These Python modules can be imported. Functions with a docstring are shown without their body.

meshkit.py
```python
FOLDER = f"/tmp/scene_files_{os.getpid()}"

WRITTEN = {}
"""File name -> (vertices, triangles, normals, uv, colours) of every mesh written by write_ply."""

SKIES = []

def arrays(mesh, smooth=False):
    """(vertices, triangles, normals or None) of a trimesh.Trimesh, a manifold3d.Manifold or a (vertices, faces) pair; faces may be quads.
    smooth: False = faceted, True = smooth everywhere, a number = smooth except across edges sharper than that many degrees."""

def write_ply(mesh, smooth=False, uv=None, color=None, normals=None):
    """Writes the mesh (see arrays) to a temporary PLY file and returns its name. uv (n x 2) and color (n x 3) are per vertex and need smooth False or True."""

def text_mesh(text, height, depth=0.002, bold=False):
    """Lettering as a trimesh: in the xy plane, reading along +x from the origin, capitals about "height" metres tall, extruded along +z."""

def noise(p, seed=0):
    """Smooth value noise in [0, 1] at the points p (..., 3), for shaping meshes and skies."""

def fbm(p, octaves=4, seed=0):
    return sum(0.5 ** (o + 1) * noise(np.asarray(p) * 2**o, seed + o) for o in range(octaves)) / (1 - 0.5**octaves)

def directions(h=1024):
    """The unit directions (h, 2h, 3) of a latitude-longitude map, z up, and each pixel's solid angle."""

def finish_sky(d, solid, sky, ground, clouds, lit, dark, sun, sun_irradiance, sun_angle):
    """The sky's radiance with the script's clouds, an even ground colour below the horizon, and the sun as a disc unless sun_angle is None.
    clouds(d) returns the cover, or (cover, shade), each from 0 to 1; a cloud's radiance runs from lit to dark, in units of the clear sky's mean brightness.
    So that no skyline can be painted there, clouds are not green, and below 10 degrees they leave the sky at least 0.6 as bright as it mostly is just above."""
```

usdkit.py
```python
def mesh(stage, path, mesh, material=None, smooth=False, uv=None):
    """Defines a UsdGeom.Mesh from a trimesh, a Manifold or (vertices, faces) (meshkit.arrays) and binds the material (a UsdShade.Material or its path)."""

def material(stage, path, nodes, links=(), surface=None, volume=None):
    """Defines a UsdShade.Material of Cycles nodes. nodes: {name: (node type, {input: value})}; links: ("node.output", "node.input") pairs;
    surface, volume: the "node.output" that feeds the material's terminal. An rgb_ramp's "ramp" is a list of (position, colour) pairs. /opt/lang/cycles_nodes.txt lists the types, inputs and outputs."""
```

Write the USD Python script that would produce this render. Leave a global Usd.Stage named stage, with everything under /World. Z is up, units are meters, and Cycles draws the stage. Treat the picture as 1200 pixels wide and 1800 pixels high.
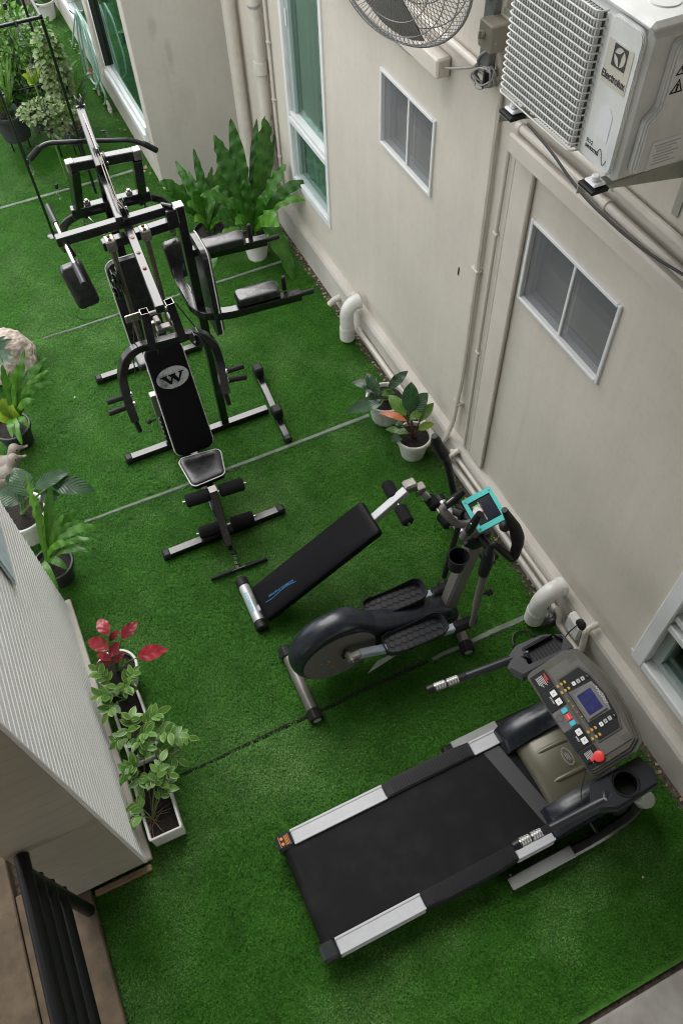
import math, random
import numpy as np, trimesh, manifold3d as m3, usdkit, meshkit
from shapely.geometry import Polygon, Point
from shapely import affinity
from pxr import Usd, UsdGeom, UsdLux, UsdShade, Gf, Sdf, Vt

stage = Usd.Stage.CreateInMemory()
UsdGeom.SetStageUpAxis(stage, "Z")
UsdGeom.SetStageMetersPerUnit(stage, 1.0)
UsdGeom.Xform.Define(stage, "/World")
UsdGeom.Scope.Define(stage, "/World/Looks")
V = lambda *a: np.array(a, float)

# ------------------------------------------------------------------ camera (hand-held over an upper balcony rail, looking steeply down)
EYE = V(-2.21795, 0.0, 4.74206)
RIGHT, DOWN, FWD = (V(0.90460556, -0.42526933, -0.02889255), V(-0.3649556, -0.73772366, -0.56795353), V(0.2202185, 0.52431842, -0.82255334))
FPX = 1427.8 / 1200.0
EXPOSURE = 0.86
cam = UsdGeom.Camera.Define(stage, "/World/camera")
cam.CreateHorizontalApertureAttr(24.0)
cam.CreateFocalLengthAttr(24.0 * FPX)
cam.CreateClippingRangeAttr(Gf.Vec2f(0.05, 500))
cam.CreateExposureAttr(EXPOSURE)
M = np.eye(4)
M[0, :3], M[1, :3], M[2, :3], M[3, :3] = RIGHT, -DOWN, -FWD, EYE
cam.AddTransformOp().Set(Gf.Matrix4d(*M.ravel().tolist()))

# ------------------------------------------------------------------ daylight: bright overcast, a soft sun high over the open garden end
SUN_DIR = V(0.02, 0.68, 0.73)
SUN_DIR = SUN_DIR / np.linalg.norm(SUN_DIR)
SUN_EL, SUN_ROT = math.asin(SUN_DIR[2]), math.atan2(SUN_DIR[0], SUN_DIR[1])
SKY_STRENGTH, SUN_INT, SUN_ANGLE = 0.14, 0.40, 46.0
dome_mat = usdkit.material(stage, "/World/Looks/sky_look", {
    "tc": ("texture_coordinate", {}), "mp": ("mapping", {"scale": (1.0, 1.0, 2.2)}),
    "n": ("noise_texture", {"scale": 2.2, "detail": 6, "roughness": 0.55}),
    "r": ("rgb_ramp", {"ramp": [(0.30, (0.5, 0.5, 0.5)), (0.60, (1, 1, 1))]}),
    "s": ("sky_texture", {"sky_type": "single_scattering", "sun_disc": False, "sun_elevation": SUN_EL, "sun_rotation": SUN_ROT, "aerosol_density": 2.0}),
    "m": ("mix_color", {"b": (7.5, 7.5, 7.55)}), "b": ("background_shader", {"strength": SKY_STRENGTH})},
    [("tc.generated", "mp.vector"), ("mp.vector", "n.vector"), ("n.fac", "r.fac"), ("r.color", "m.fac"), ("s.color", "m.a"), ("m.result", "b.color")], surface="b.background")
dome = UsdLux.DomeLight.Define(stage, "/World/sky")
UsdShade.MaterialBindingAPI.Apply(dome.GetPrim()).Bind(dome_mat)
dome.GetPrim().SetCustomDataByKey("kind", "structure")
sun = UsdLux.DistantLight.Define(stage, "/World/sun")
sun.CreateNormalizeAttr(True)
sun.CreateIntensityAttr(SUN_INT)
sun.CreateAngleAttr(SUN_ANGLE)
sun.CreateColorAttr(Gf.Vec3f(1.0, 0.985, 0.955))
_z = SUN_DIR
_x = np.cross([0, 0, 1.0], _z); _x /= np.linalg.norm(_x)
_y = np.cross(_z, _x)
M = np.eye(4); M[0, :3], M[1, :3], M[2, :3] = _x, _y, _z
sun.AddTransformOp().Set(Gf.Matrix4d(*M.ravel().tolist()))

# ------------------------------------------------------------------ helpers
def at(u, v, x=None, y=None, z=None):
    """The point of the plane x, y or z = const that the photograph (1200 x 1800) shows at u, v: a tape measure for the place."""
    d = RIGHT * (u - 600) / (FPX * 1200) + DOWN * (v - 900) / (FPX * 1200) + FWD
    t = (z - EYE[2]) / d[2] if z is not None else (x - EYE[0]) / d[0] if x is not None else (y - EYE[1]) / d[1]
    return EYE + t * d

def on(u, v, T, h=0.0):
    """Where the sight line through u, v meets the plane of frame T at height h: its local x, y."""
    d = RIGHT * (u - 600) / (FPX * 1200) + DOWN * (v - 900) / (FPX * 1200) + FWD
    n = T[:3, 2]; o = T[:3, 3] + n * h; p = EYE + d * (((o - EYE) @ n) / (d @ n))
    return (np.linalg.inv(T) @ np.append(p, 1))[:2]

def unit(a):
    a = np.asarray(a, float); return a / (np.linalg.norm(a) + 1e-12)

_used = {}
def numbered(parent, name):
    k = (parent, name); n = _used.get(k, 0); _used[k] = n + 1
    return name if n == 0 else f"{name}_{n:03d}"

BASE = {}
def thing(name, label, cat_, base=(0, 0, 0), group=None, kind=None):
    path = "/World/" + numbered("/World", name)
    x = UsdGeom.Xform.Define(stage, path); x.AddTranslateOp().Set(Gf.Vec3d(*map(float, base)))
    p = x.GetPrim(); BASE[path] = V(*base)
    for k, val in (("label", label), ("category", cat_), ("group", group), ("kind", kind)):
        if val: p.SetCustomDataByKey(k, val)
    return path

def part(parent, name, mesh, mat, label=None, smooth=35, uv=None, kind=None):
    path = parent + "/" + numbered(parent, name)
    root = "/".join(parent.split("/")[:3])
    v, f = (mesh.vertices, mesh.faces) if hasattr(mesh, "faces") else mesh
    m = usdkit.mesh(stage, path, (np.asarray(v) - BASE[root], f), mat, smooth=smooth, uv=uv)
    if label: m.GetPrim().SetCustomDataByKey("label", label)
    if kind: m.GetPrim().SetCustomDataByKey("kind", kind)
    return path

def single(name, mesh, mat, label=None, cat_=None, group=None, kind=None, smooth=35):
    path = "/World/" + numbered("/World", name)
    v, f = (mesh.vertices, mesh.faces) if hasattr(mesh, "faces") else mesh
    m = usdkit.mesh(stage, path, (np.asarray(v), f), mat, smooth=smooth)
    for k, val in (("label", label), ("category", cat_), ("group", group), ("kind", kind)):
        if val: m.GetPrim().SetCustomDataByKey(k, val)
    return path

def copy_of(src, loc, rotz=0.0, label=None, cat_=None, group=None, scale=None):
    was = stage.GetPrimAtPath(src).GetCustomData()
    path = "/World/" + numbered("/World", src.split("/")[-1])
    x = UsdGeom.Xform.Define(stage, path)
    x.GetPrim().GetReferences().AddInternalReference(src); x.GetPrim().SetInstanceable(True)
    x.ClearXformOpOrder()
    M = trimesh.transformations.rotation_matrix(rotz, [0, 0, 1])
    if scale: M = M @ np.diag([scale, scale, scale, 1.0])
    M[:3, 3] = loc
    x.AddTransformOp(opSuffix="place").Set(Gf.Matrix4d(*M.T.ravel().tolist()))
    p = x.GetPrim()
    p.SetCustomDataByKey("label", label or was["label"]); p.SetCustomDataByKey("category", cat_ or was["category"])
    if group: p.SetCustomDataByKey("group", group)
    return path

def cat(*ms):
    ms = [m for x in ms for m in (x if isinstance(x, (list, tuple)) else [x])]
    return trimesh.util.concatenate(ms)

def frame(o, X, Y):
    X = unit(X); Y = np.asarray(Y, float); Y = unit(Y - X * (X @ Y)); Z = np.cross(X, Y)
    T = np.eye(4); T[:3, 0], T[:3, 1], T[:3, 2], T[:3, 3] = X, Y, Z, o
    return T

def rbox(size, c=(0, 0, 0), r=0.004, T=None):
    """Box with chamfered edges, 24 corners."""
    h = np.array(size, float) / 2; r = min(r, 0.45 * 2 * h.min())
    pts = []
    for sx in (-1, 1):
        for sy in (-1, 1):
            for sz in (-1, 1):
                s = V(sx, sy, sz)
                for k in range(3):
                    q = h - r; q[k] = h[k]; pts.append(s * q)
    m = trimesh.convex.convex_hull(np.array(pts) + c)
    if T is not None: m.apply_transform(T)
    return m

def box2(a, b, r=0.004):
    a, b = np.minimum(a, b), np.maximum(a, b)
    return rbox(b - a, (a + b) / 2, r)

def beam(p0, p1, w, h, r=0.004, up=(0, 0, 1), ext=0.0):
    """Straight bar from p0 to p1: width w sideways, height h along up."""
    p0, p1 = np.asarray(p0, float), np.asarray(p1, float); X = unit(p1 - p0)
    up = np.asarray(up, float)
    if abs(X @ unit(up)) > 0.98: up = V(0, 1, 0)
    return rbox((np.linalg.norm(p1 - p0) + 2 * ext, w, h), r=r, T=frame((p0 + p1) / 2, X, np.cross(up, X)))

def fillet(pts, rad, k=6):
    pts = [np.asarray(p, float) for p in pts]; out = [pts[0]]
    for a, b, c in zip(pts, pts[1:], pts[2:]):
        d1, d2 = np.linalg.norm(a - b), np.linalg.norm(c - b)
        e = min(rad, 0.48 * d1, 0.48 * d2); p, q = b + unit(a - b) * e, b + unit(c - b) * e
        for t in np.linspace(0, 1, k): out.append((1 - t) ** 2 * p + 2 * t * (1 - t) * b + t * t * q)
    return np.array(out + [pts[-1]])

def sweep(path, prof, up=None, close=True, scale=None):
    """Sweeps a closed 2D profile (side, up) along the path."""
    p = np.asarray(path, float); n = len(p); t = np.gradient(p, axis=0); t /= np.linalg.norm(t, axis=1, keepdims=True) + 1e-12
    if up is None:
        u = V(0, 0, 1) if abs(t[0][2]) < 0.9 else V(0, 1, 0); ups = []
        for k in range(n):
            u = unit(u - t[k] * (u @ t[k])); ups.append(u)
        ups = np.array(ups)
    else:
        ups = np.array([unit(np.asarray(up, float) - t[k] * (np.asarray(up, float) @ t[k])) for k in range(n)])
    side = np.cross(t, ups); prof = np.asarray(prof, float); m = len(prof)
    s = np.ones(n) if scale is None else np.broadcast_to(scale, (n,))
    v = (p[:, None] + s[:, None, None] * (prof[None, :, :1] * side[:, None] + prof[None, :, 1:] * ups[:, None])).reshape(-1, 3)
    f = []
    for i in range(n - 1):
        for j in range(m):
            a, b, c, d = i * m + j, i * m + (j + 1) % m, (i + 1) * m + (j + 1) % m, (i + 1) * m + j
            f += [(a, b, c), (a, c, d)]
    if close:
        v = np.vstack([v, p[0], p[-1]]); a, b = n * m, n * m + 1
        for j in range(m):
            f += [(a, (j + 1) % m, j), (b, (n - 1) * m + j, (n - 1) * m + (j + 1) % m)]
    mesh = trimesh.Trimesh(v, f, process=False)
    return mesh

def circ(r, n=10): return [(r * math.cos(a), r * math.sin(a)) for a in np.arange(n) * 2 * math.pi / n]
def tube(pts, r, n=10, up=None, rad=0.0):
    if rad: pts = fillet(pts, rad)
    if np.ndim(r): return sweep(pts, circ(1.0, n), up, scale=np.asarray(r, float))
    return sweep(pts, circ(r, n), up)
def sq(pts, w, h, up=(0, 0, 1), rad=0.0, c=0.005, k=7):
    if rad: pts = fillet(pts, rad, k)
    a, b = w / 2, h / 2
    return sweep(pts, [(a, -b + c), (a, b - c), (a - c, b), (-a + c, b), (-a, b - c), (-a, -b + c), (-a + c, -b), (a - c, -b)], up)

def lathe(prof, n=28, T=None, o=None):
    m = trimesh.creation.revolve(np.array(prof, float), sections=n)
    if T is not None: m.apply_transform(T)
    if o is not None: m.apply_translation(o)
    return m
def axisT(o, axis):
    """Frame whose z runs along the axis."""
    Z = unit(axis); X = unit(np.cross(V(0, 1, 0) if abs(Z[1]) < 0.9 else V(1, 0, 0), Z))
    T = np.eye(4); T[:3, 0], T[:3, 1], T[:3, 2], T[:3, 3] = X, np.cross(Z, X), Z, o
    return T
def cyl(p0, p1, r, n=20, ch=0.003):
    p0, p1 = np.asarray(p0, float), np.asarray(p1, float); L = np.linalg.norm(p1 - p0); ch = min(ch, r * .4, L * .3)
    return lathe([(0, 0), (r - ch, 0), (r, ch), (r, L - ch), (r - ch, L), (0, L)], n, axisT(p0, p1 - p0))
def roundpoly(pts, r): return Polygon(pts).buffer(-r).buffer(r, quad_segs=5)
def slab(poly, h, T, ch=0.004):
    """Extrudes a 2D outline by h with a chamfer round the top (manifold)."""
    def cs(p): return m3.CrossSection([np.array(p.exterior.coords)[:-1]] + [np.array(i.coords)[:-1] for i in p.interiors], m3.FillRule.EvenOdd)
    if ch <= 0: ms = [cs(poly).extrude(h)]
    else:
        ms = [cs(poly).extrude(h - ch)]
        q = poly.buffer(-ch * 0.5); q2 = poly.buffer(-ch)
        ms += [cs(q).extrude(h - ch * 0.45)] if q.area > 0 and q.geom_type == "Polygon" else []
        ms += [cs(q2).extrude(h)] if q2.area > 0 and q2.geom_type == "Polygon" else []
    m = m3.Manifold.batch_boolean(ms, m3.OpType.Add) if len(ms) > 1 else ms[0]
    g = m.to_mesh(); t = trimesh.Trimesh(g.vert_properties[:, :3], g.tri_verts, process=False)
    t.apply_transform(T); return t
def cushion(poly, h, T, dome=0.25, rings=7):
    """Padded cushion: outline with rounded upper edge, slightly domed."""
    P0 = np.array(poly.exterior.coords)[:-1]; n = len(P0); c = np.array(poly.centroid.coords[0])
    if Polygon(P0).exterior.is_ccw is False: P0 = P0[::-1]
    v, f = [], []
    prof = [(1.0, 0.0), (1.0, h * .55)] + [(1 - .10 * (1 - math.cos(a)), h * .55 + h * .33 * math.sin(a)) for a in np.linspace(.3, math.pi / 2, 4)] + [(.72, h * .95), (.4, h * (1 - .02)), (.12, h)]
    for s, z in prof:
        for q in P0: v.append((*(c + (q - c) * s), z))
    k = len(prof)
    for i in range(k - 1):
        for j in range(n):
            a, b, d, e = i * n + j, i * n + (j + 1) % n, (i + 1) * n + (j + 1) % n, (i + 1) * n + j
            f += [(a, b, d), (a, d, e)]
    v += [(*c, h), (*c, 0)]
    for j in range(n): f += [((k - 1) * n + j, (k - 1) * n + (j + 1) % n, len(v) - 2), ((j + 1) % n, j, len(v) - 1)]
    t = trimesh.Trimesh(np.array(v), f, process=False); t.apply_transform(T); return t
def text(s, h, T, depth=0.0012, bold=False, center=True, sx=1.0):
    m = meshkit.text_mesh(s, h, depth, bold)
    if center: m.apply_translation([-m.bounds[:, 0].mean(), -h / 2, 0])
    m.apply_scale([sx, 1, 1]); m.apply_transform(T); return m
def plate(w, h, T, t=0.0015, r=0.003):
    r = min(r, w * .3, h * .3)
    return slab(Polygon([(-w/2,-h/2),(w/2,-h/2),(w/2,h/2),(-w/2,h/2)]).buffer(-r).buffer(r, quad_segs=3), t, T, 0)
def moved(T, x, y, z=0):
    D = np.eye(4); D[:3, 3] = (x, y, z); return T @ D

# ------------------------------------------------------------------ materials
def mat(name, col, rough=0.5, metal=0.0, var=0.0, vscale=6.0, bump=0.0, bscale=80.0, coat=0.0, spec=None, ior=None, col2=None, lo=0.35, hi=0.65, detail=4, rvar=0.0, bdist=0.002):
    n = {"p": ("principled_bsdf", {"base_color": col, "roughness": rough, "metallic": metal})}
    if coat: n["p"][1].update({"coat_weight": coat, "coat_roughness": 0.08})
    if spec is not None: n["p"][1]["specular_ior_level"] = spec
    if ior: n["p"][1]["ior"] = ior
    L = []
    if var or col2 or bump or rvar: n["g"] = ("texture_coordinate", {})
    if var or col2:
        c2 = col2 or tuple(c * (1 - var) for c in col)
        n["n"] = ("noise_texture", {"scale": vscale, "detail": detail, "roughness": 0.6})
        n["r"] = ("rgb_ramp", {"ramp": [(lo, c2), (hi, col)]})
        L += [("g.object", "n.vector"), ("n.fac", "r.fac"), ("r.color", "p.base_color")]
    if rvar:
        n["n3"] = ("noise_texture", {"scale": vscale * 2.7, "detail": 5, "roughness": 0.65})
        n["mr"] = ("map_range", {"from_min": 0.3, "from_max": 0.7, "to_min": rough - rvar, "to_max": rough + rvar, "clamp": True})
        L += [("g.object", "n3.vector"), ("n3.fac", "mr.value"), ("mr.result", "p.roughness")]
    if bump:
        n["n2"] = ("noise_texture", {"scale": bscale, "detail": 3, "roughness": 0.5})
        n["b"] = ("bump", {"strength": bump, "distance": bdist})
        L += [("g.object", "n2.vector"), ("n2.fac", "b.height"), ("b.normal", "p.normal")]
    return usdkit.material(stage, "/World/Looks/" + name, n, L, surface="p.BSDF")

def leafmat(name, dark, light, vein, edge=None, rough=0.32, nveins=16.0, veinw=0.05, spot=0.0, trans=0.35):
    """Leaf with a pale midrib, slanting side veins and tone that differs leaf by leaf; st runs along and across the leaf."""
    n = {"uv": ("uvmap", {"attribute": "st"}), "s": ("separate_xyz", {}), "oi": ("geometry", {}), "tc": ("texture_coordinate", {}),
         "a1": ("math", {"math_type": "subtract", "value2": 0.5}), "ab": ("math", {"math_type": "absolute"}),
         "rib": ("map_range", {"from_min": 0.0, "from_max": veinw, "to_min": 0.75, "to_max": 0.0, "clamp": True}),
         "sl": ("math", {"math_type": "multiply_add", "value2": -0.55}), "mul": ("math", {"math_type": "multiply", "value2": nveins * 6.283}),
         "sn": ("math", {"math_type": "sine"}), "vp": ("map_range", {"from_min": 0.55, "from_max": 1.0, "to_min": 0.0, "to_max": 0.28, "clamp": True}),
         "mx": ("math", {"math_type": "maximum"}),
         "nz": ("noise_texture", {"scale": 14.0, "detail": 3}), "rp": ("rgb_ramp", {"ramp": [(0.3, dark), (0.72, light)]}),
         "mix": ("mix_color", {"b": vein}), "p": ("principled_bsdf", {"roughness": rough, "specular_ior_level": 0.5}),
         "t": ("translucent_bsdf", {}), "ms": ("mix_closure", {"fac": trans * 0.5}),
         "bp": ("bump", {"strength": 0.16, "distance": 0.004})}
    L = [("uv.UV", "s.vector"), ("s.y", "a1.value1"), ("a1.value", "ab.value1"), ("ab.value", "rib.value"), ("ab.value", "sl.value1"), ("s.x", "sl.value3"),
         ("sl.value", "mul.value1"), ("mul.value", "sn.value1"), ("sn.value", "vp.value"), ("rib.result", "mx.value1"), ("vp.result", "mx.value2"),
         ("tc.object", "nz.vector"), ("nz.fac", "rp.fac"), ("rp.color", "mix.a"), ("mx.value", "mix.fac"), ("sn.value", "bp.height"), ("bp.normal", "p.normal")]
    if edge:
        n["en"] = ("noise_texture", {"scale": 55.0, "detail": 3})
        n["ea"] = ("math", {"math_type": "multiply_add", "value2": 0.22})
        n["er"] = ("map_range", {"from_min": 0.47, "from_max": 0.53, "to_min": 0.0, "to_max": 1.0, "clamp": True})
        n["em"] = ("mix_color", {"b": edge})
        L += [("tc.object", "en.vector"), ("en.fac", "ea.value1"), ("ab.value", "ea.value3"), ("ea.value", "er.value"), ("mix.result", "em.a"), ("er.result", "em.fac")]
        out = "em.result"
    else: out = "mix.result"
    n["ob"] = ("object_info", {}); n["va"] = ("rgb_ramp", {"ramp": [(0.0, (0.62, 0.68, 0.6)), (0.5, (0.95, 0.95, 0.95)), (1.0, (1.30, 1.18, 1.1))]}); n["vb"] = ("rgb_ramp", {"ramp": [(0.0, (0.7, 0.74, 0.7)), (1.0, (1.25, 1.18, 1.1))]})
    n["m8"] = ("mix_color", {"blend_type": "multiply", "fac": 1.0, "use_clamp": False}); n["m9"] = ("mix_color", {"blend_type": "multiply", "fac": 1.0, "use_clamp": False})
    L += [("ob.random", "va.fac"), ("oi.random_per_island", "vb.fac"), (out, "m8.a"), ("va.color", "m8.b"), ("m8.result", "m9.a"), ("vb.color", "m9.b")]; out = "m9.result"
    L += [(out, "p.base_color"), (out, "t.color"), ("p.BSDF", "ms.closure1"), ("t.BSDF", "ms.closure2")]
    return usdkit.material(stage, "/World/Looks/" + name, n, L, surface="ms.closure")

def glassmat(name, tint, ior=1.5, rough=0.0, boost=0.0):
    f0 = ((ior - 1) / (ior + 1)) ** 2
    return usdkit.material(stage, "/World/Looks/" + name, {
        "t": ("transparent_bsdf", {"color": tint}), "g": ("glossy_bsdf", {"color": (0.95, 1, 0.98), "roughness": rough}), "f": ("layer_weight", {"blend": 0.5}),
        "pw": ("math", {"math_type": "power", "value2": 5.0}), "ma": ("math", {"math_type": "multiply_add", "value2": 0.92 - f0, "value3": f0}),
        "m": ("mix_closure", {})}, [("f.facing", "pw.value1"), ("pw.value", "ma.value1"), ("ma.value", "m.fac"), ("t.BSDF", "m.closure1"), ("g.BSDF", "m.closure2")], surface="m.closure")

def wallmat(name, col, stains=(), streak=0.045, warm=(0.60, 0.47, 0.33)):
    """Painted render: blotchy tone, faint rain streaks, trowel unevenness, and smudges at given places (x, y, z, radius, strength)."""
    n = {"g": ("geometry", {}), "n1": ("noise_texture", {"scale": 1.1, "detail": 8, "roughness": 0.62}), "r1": ("rgb_ramp", {"ramp": [(0.32, tuple(c * 0.91 for c in col)), (0.55, col), (0.75, tuple(c * 1.05 for c in col))]}),
         "mp": ("mapping", {"scale": (5.5, 5.5, 0.35)}), "n2": ("noise_texture", {"scale": 1.6, "detail": 7, "roughness": 0.7}), "r2": ("rgb_ramp", {"ramp": [(0.40, (1, 1, 1)), (0.70, (1 - streak, 1 - streak * 1.1, 1 - streak * 1.3))]}),
         "m1": ("mix_color", {"blend_type": "multiply", "fac": 1.0}), "n3": ("noise_texture", {"scale": 28.0, "detail": 5, "roughness": 0.6}), "r3": ("rgb_ramp", {"ramp": [(0.30, (0.95, 0.945, 0.93)), (0.5, (1, 1, 1))]}), "m2": ("mix_color", {"blend_type": "multiply", "fac": 1.0}),
         "nb": ("noise_texture", {"scale": 9.0, "detail": 9, "roughness": 0.72}), "b": ("bump", {"strength": 0.16, "distance": 0.006}), "p": ("principled_bsdf", {"roughness": 0.68, "specular_ior_level": 0.3})}
    L = [("g.position", "n1.vector"), ("n1.fac", "r1.fac"), ("g.position", "mp.vector"), ("mp.vector", "n2.vector"), ("n2.fac", "r2.fac"), ("r1.color", "m1.a"), ("r2.color", "m1.b"), ("g.position", "n3.vector"), ("n3.fac", "r3.fac"),
         ("m1.result", "m2.a"), ("r3.color", "m2.b"), ("g.position", "nb.vector"), ("nb.fac", "b.height"), ("b.normal", "p.normal")]
    out = "m2.result"
    for k, (x, y, z, sx, sz, st) in enumerate(stains):
        n[f"sm{k}"] = ("mapping", {"location": (-x / sx, -y / sx, -z / sz), "scale": (1 / sx, 1 / sx, 1 / sz)}); n[f"sl{k}"] = ("vector_math", {"math_type": "length"}); n[f"sn{k}"] = ("noise_texture", {"scale": 11.0, "detail": 5})
        n[f"sa{k}"] = ("math", {"math_type": "multiply_add", "value2": 0.9}); n[f"sr{k}"] = ("map_range", {"from_min": 0.75, "from_max": 1.45, "to_min": st, "to_max": 0.0, "clamp": True}); n[f"sx{k}"] = ("mix_color", {"b": tuple(c * 0.55 for c in col)})
        L += [("g.position", f"sm{k}.vector"), (f"sm{k}.vector", f"sl{k}.vector1"), ("g.position", f"sn{k}.vector"), (f"sn{k}.fac", f"sa{k}.value1"), (f"sl{k}.value", f"sa{k}.value3"), (f"sa{k}.value", f"sr{k}.value"), (out, f"sx{k}.a"), (f"sr{k}.result", f"sx{k}.fac")]
        out = f"sx{k}.result"
    L.append((out, "p.base_color"))
    return usdkit.material(stage, "/World/Looks/" + name, n, L, surface="p.BSDF")
WALL = wallmat("wall_paint", (0.635, 0.59, 0.515), [(0, 3.60, 2.50, .10, .10, .35), (0, 3.05, .62, .05, .35, .22), (0, 4.1, .40, .5, .07, .18), (0, 1.45, .40, .5, .06, .25), (0, 2.45, 1.0, .03, .5, .10)])
WALL2 = mat("wall_paint_plinth", (0.59, 0.555, 0.50), 0.72, col2=(0.47, 0.44, 0.39), vscale=3.0, bump=0.2, bscale=110, detail=6)
WALLW = mat("pale_trim_paint", (0.63, 0.58, 0.51), 0.6, var=0.1, vscale=4, bump=0.08)
PVC = mat("cream_pvc", (0.62, 0.58, 0.51), 0.38, var=0.12, vscale=7)
PVCG = mat("grey_white_pvc", (0.74, 0.735, 0.70), 0.32, col2=(0.62, 0.61, 0.57), vscale=9)
WFRAME = mat("white_window_frame", (0.76, 0.78, 0.77), 0.3, var=0.06, vscale=8)
BLACK = mat("black_gloss_steel", (0.006, 0.006, 0.0065), 0.17, ior=1.64, vscale=20, rvar=0.06)
BLACKM = mat("matte_black_steel", (0.006, 0.006, 0.006), 0.42, spec=0.25, rvar=0.08, vscale=14)
BLACKP = mat("black_plastic", (0.012, 0.012, 0.0135), 0.42, spec=0.3, var=0.25, vscale=14, bump=0.1, bscale=700, bdist=0.0005)
GREYBLK = mat("charcoal_plastic", (0.022, 0.024, 0.028), 0.33, spec=0.4, var=0.2, vscale=10, bump=0.1, bscale=700, bdist=0.0004)
BLUEBLK = mat("dark_blue_grey_plastic", (0.014, 0.018, 0.024), 0.27, var=0.2, vscale=8, rvar=0.07)
RUBBER = mat("black_rubber", (0.012, 0.012, 0.012), 0.5, spec=0.3, var=0.3, vscale=30)
FOAM = mat("black_foam", (0.011, 0.011, 0.012), 0.85, spec=0.2, var=0.3, vscale=40, bump=0.5, bscale=350, bdist=0.001)
VINYL = mat("black_vinyl", (0.008, 0.008, 0.009), 0.30, spec=0.75, bump=0.25, bscale=260, bdist=0.0008, rvar=0.08, vscale=9)
VINYLM = mat("matte_black_vinyl", (0.004, 0.004, 0.005), 0.42, spec=0.10, bump=0.25, bscale=300, bdist=0.0008, rvar=0.06, vscale=9)
PIPING = mat("white_piping", (0.72, 0.71, 0.68), 0.5)
CHROME = mat("chrome", (0.50, 0.50, 0.50), 0.2, 1.0, rvar=0.08, vscale=25)
STEEL = mat("dull_steel", (0.42, 0.40, 0.37), 0.38, 1.0, var=0.35, vscale=18, rvar=0.1)
RODM = mat("worn_guide_rod", (0.16, 0.145, 0.12), 0.32, 0.7, var=0.4, vscale=12)
SILVER = mat("silver_paint", (0.50, 0.51, 0.52), 0.34, 0.35, var=0.08, vscale=9)
BLUESIL = mat("blue_silver_paint", (0.40, 0.46, 0.52), 0.32, 0.3, var=0.1, vscale=8)
TAUPE = mat("taupe_grey_paint", (0.185, 0.172, 0.158), 0.36, 0.25, var=0.12, vscale=7)
OLIVE = mat("olive_grey_plastic", (0.098, 0.093, 0.076), 0.33, 0.15, var=0.12, vscale=6, rvar=0.06)
OLIVEL = mat("light_olive_plastic", (0.150, 0.141, 0.098), 0.33, 0.15, var=0.08, vscale=5)
ALU = mat("white_aluminium", (0.53, 0.54, 0.56), 0.42, 0.1, spec=0.3, var=0.06, vscale=16)
BELT = mat("treadmill_belt", (0.007, 0.007, 0.0075), 0.62, spec=0.16, col2=(0.0135, 0.0135, 0.014), vscale=7.0, lo=0.72, hi=0.44, detail=10, bump=0.25, bscale=500, bdist=0.0006)
BELTB = mat("belt_joint_band", (0.055, 0.056, 0.060), 0.66, bump=0.4, bscale=420, bdist=0.001)
TEAL = mat("turquoise_plastic", (0.085, 0.60, 0.55), 0.4)
LCD = mat("dark_blue_screen", (0.012, 0.016, 0.032), 0.15, coat=0.4)
LCDB = mat("blue_lcd", (0.035, 0.040, 0.155), 0.2, var=0.35, vscale=30, coat=0.3)
RED = mat("red_plastic", (0.72, 0.05, 0.045), 0.38)
CYAN = mat("cyan_button", (0.06, 0.48, 0.62), 0.4)
WHITEB = mat("white_button", (0.78, 0.78, 0.76), 0.4)
GREYB = mat("grey_button", (0.42, 0.42, 0.41), 0.4)
PRINTW = mat("white_print", (0.68, 0.68, 0.66), 0.6)
PRINTR = mat("red_print", (0.6, 0.05, 0.04), 0.6)
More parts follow.
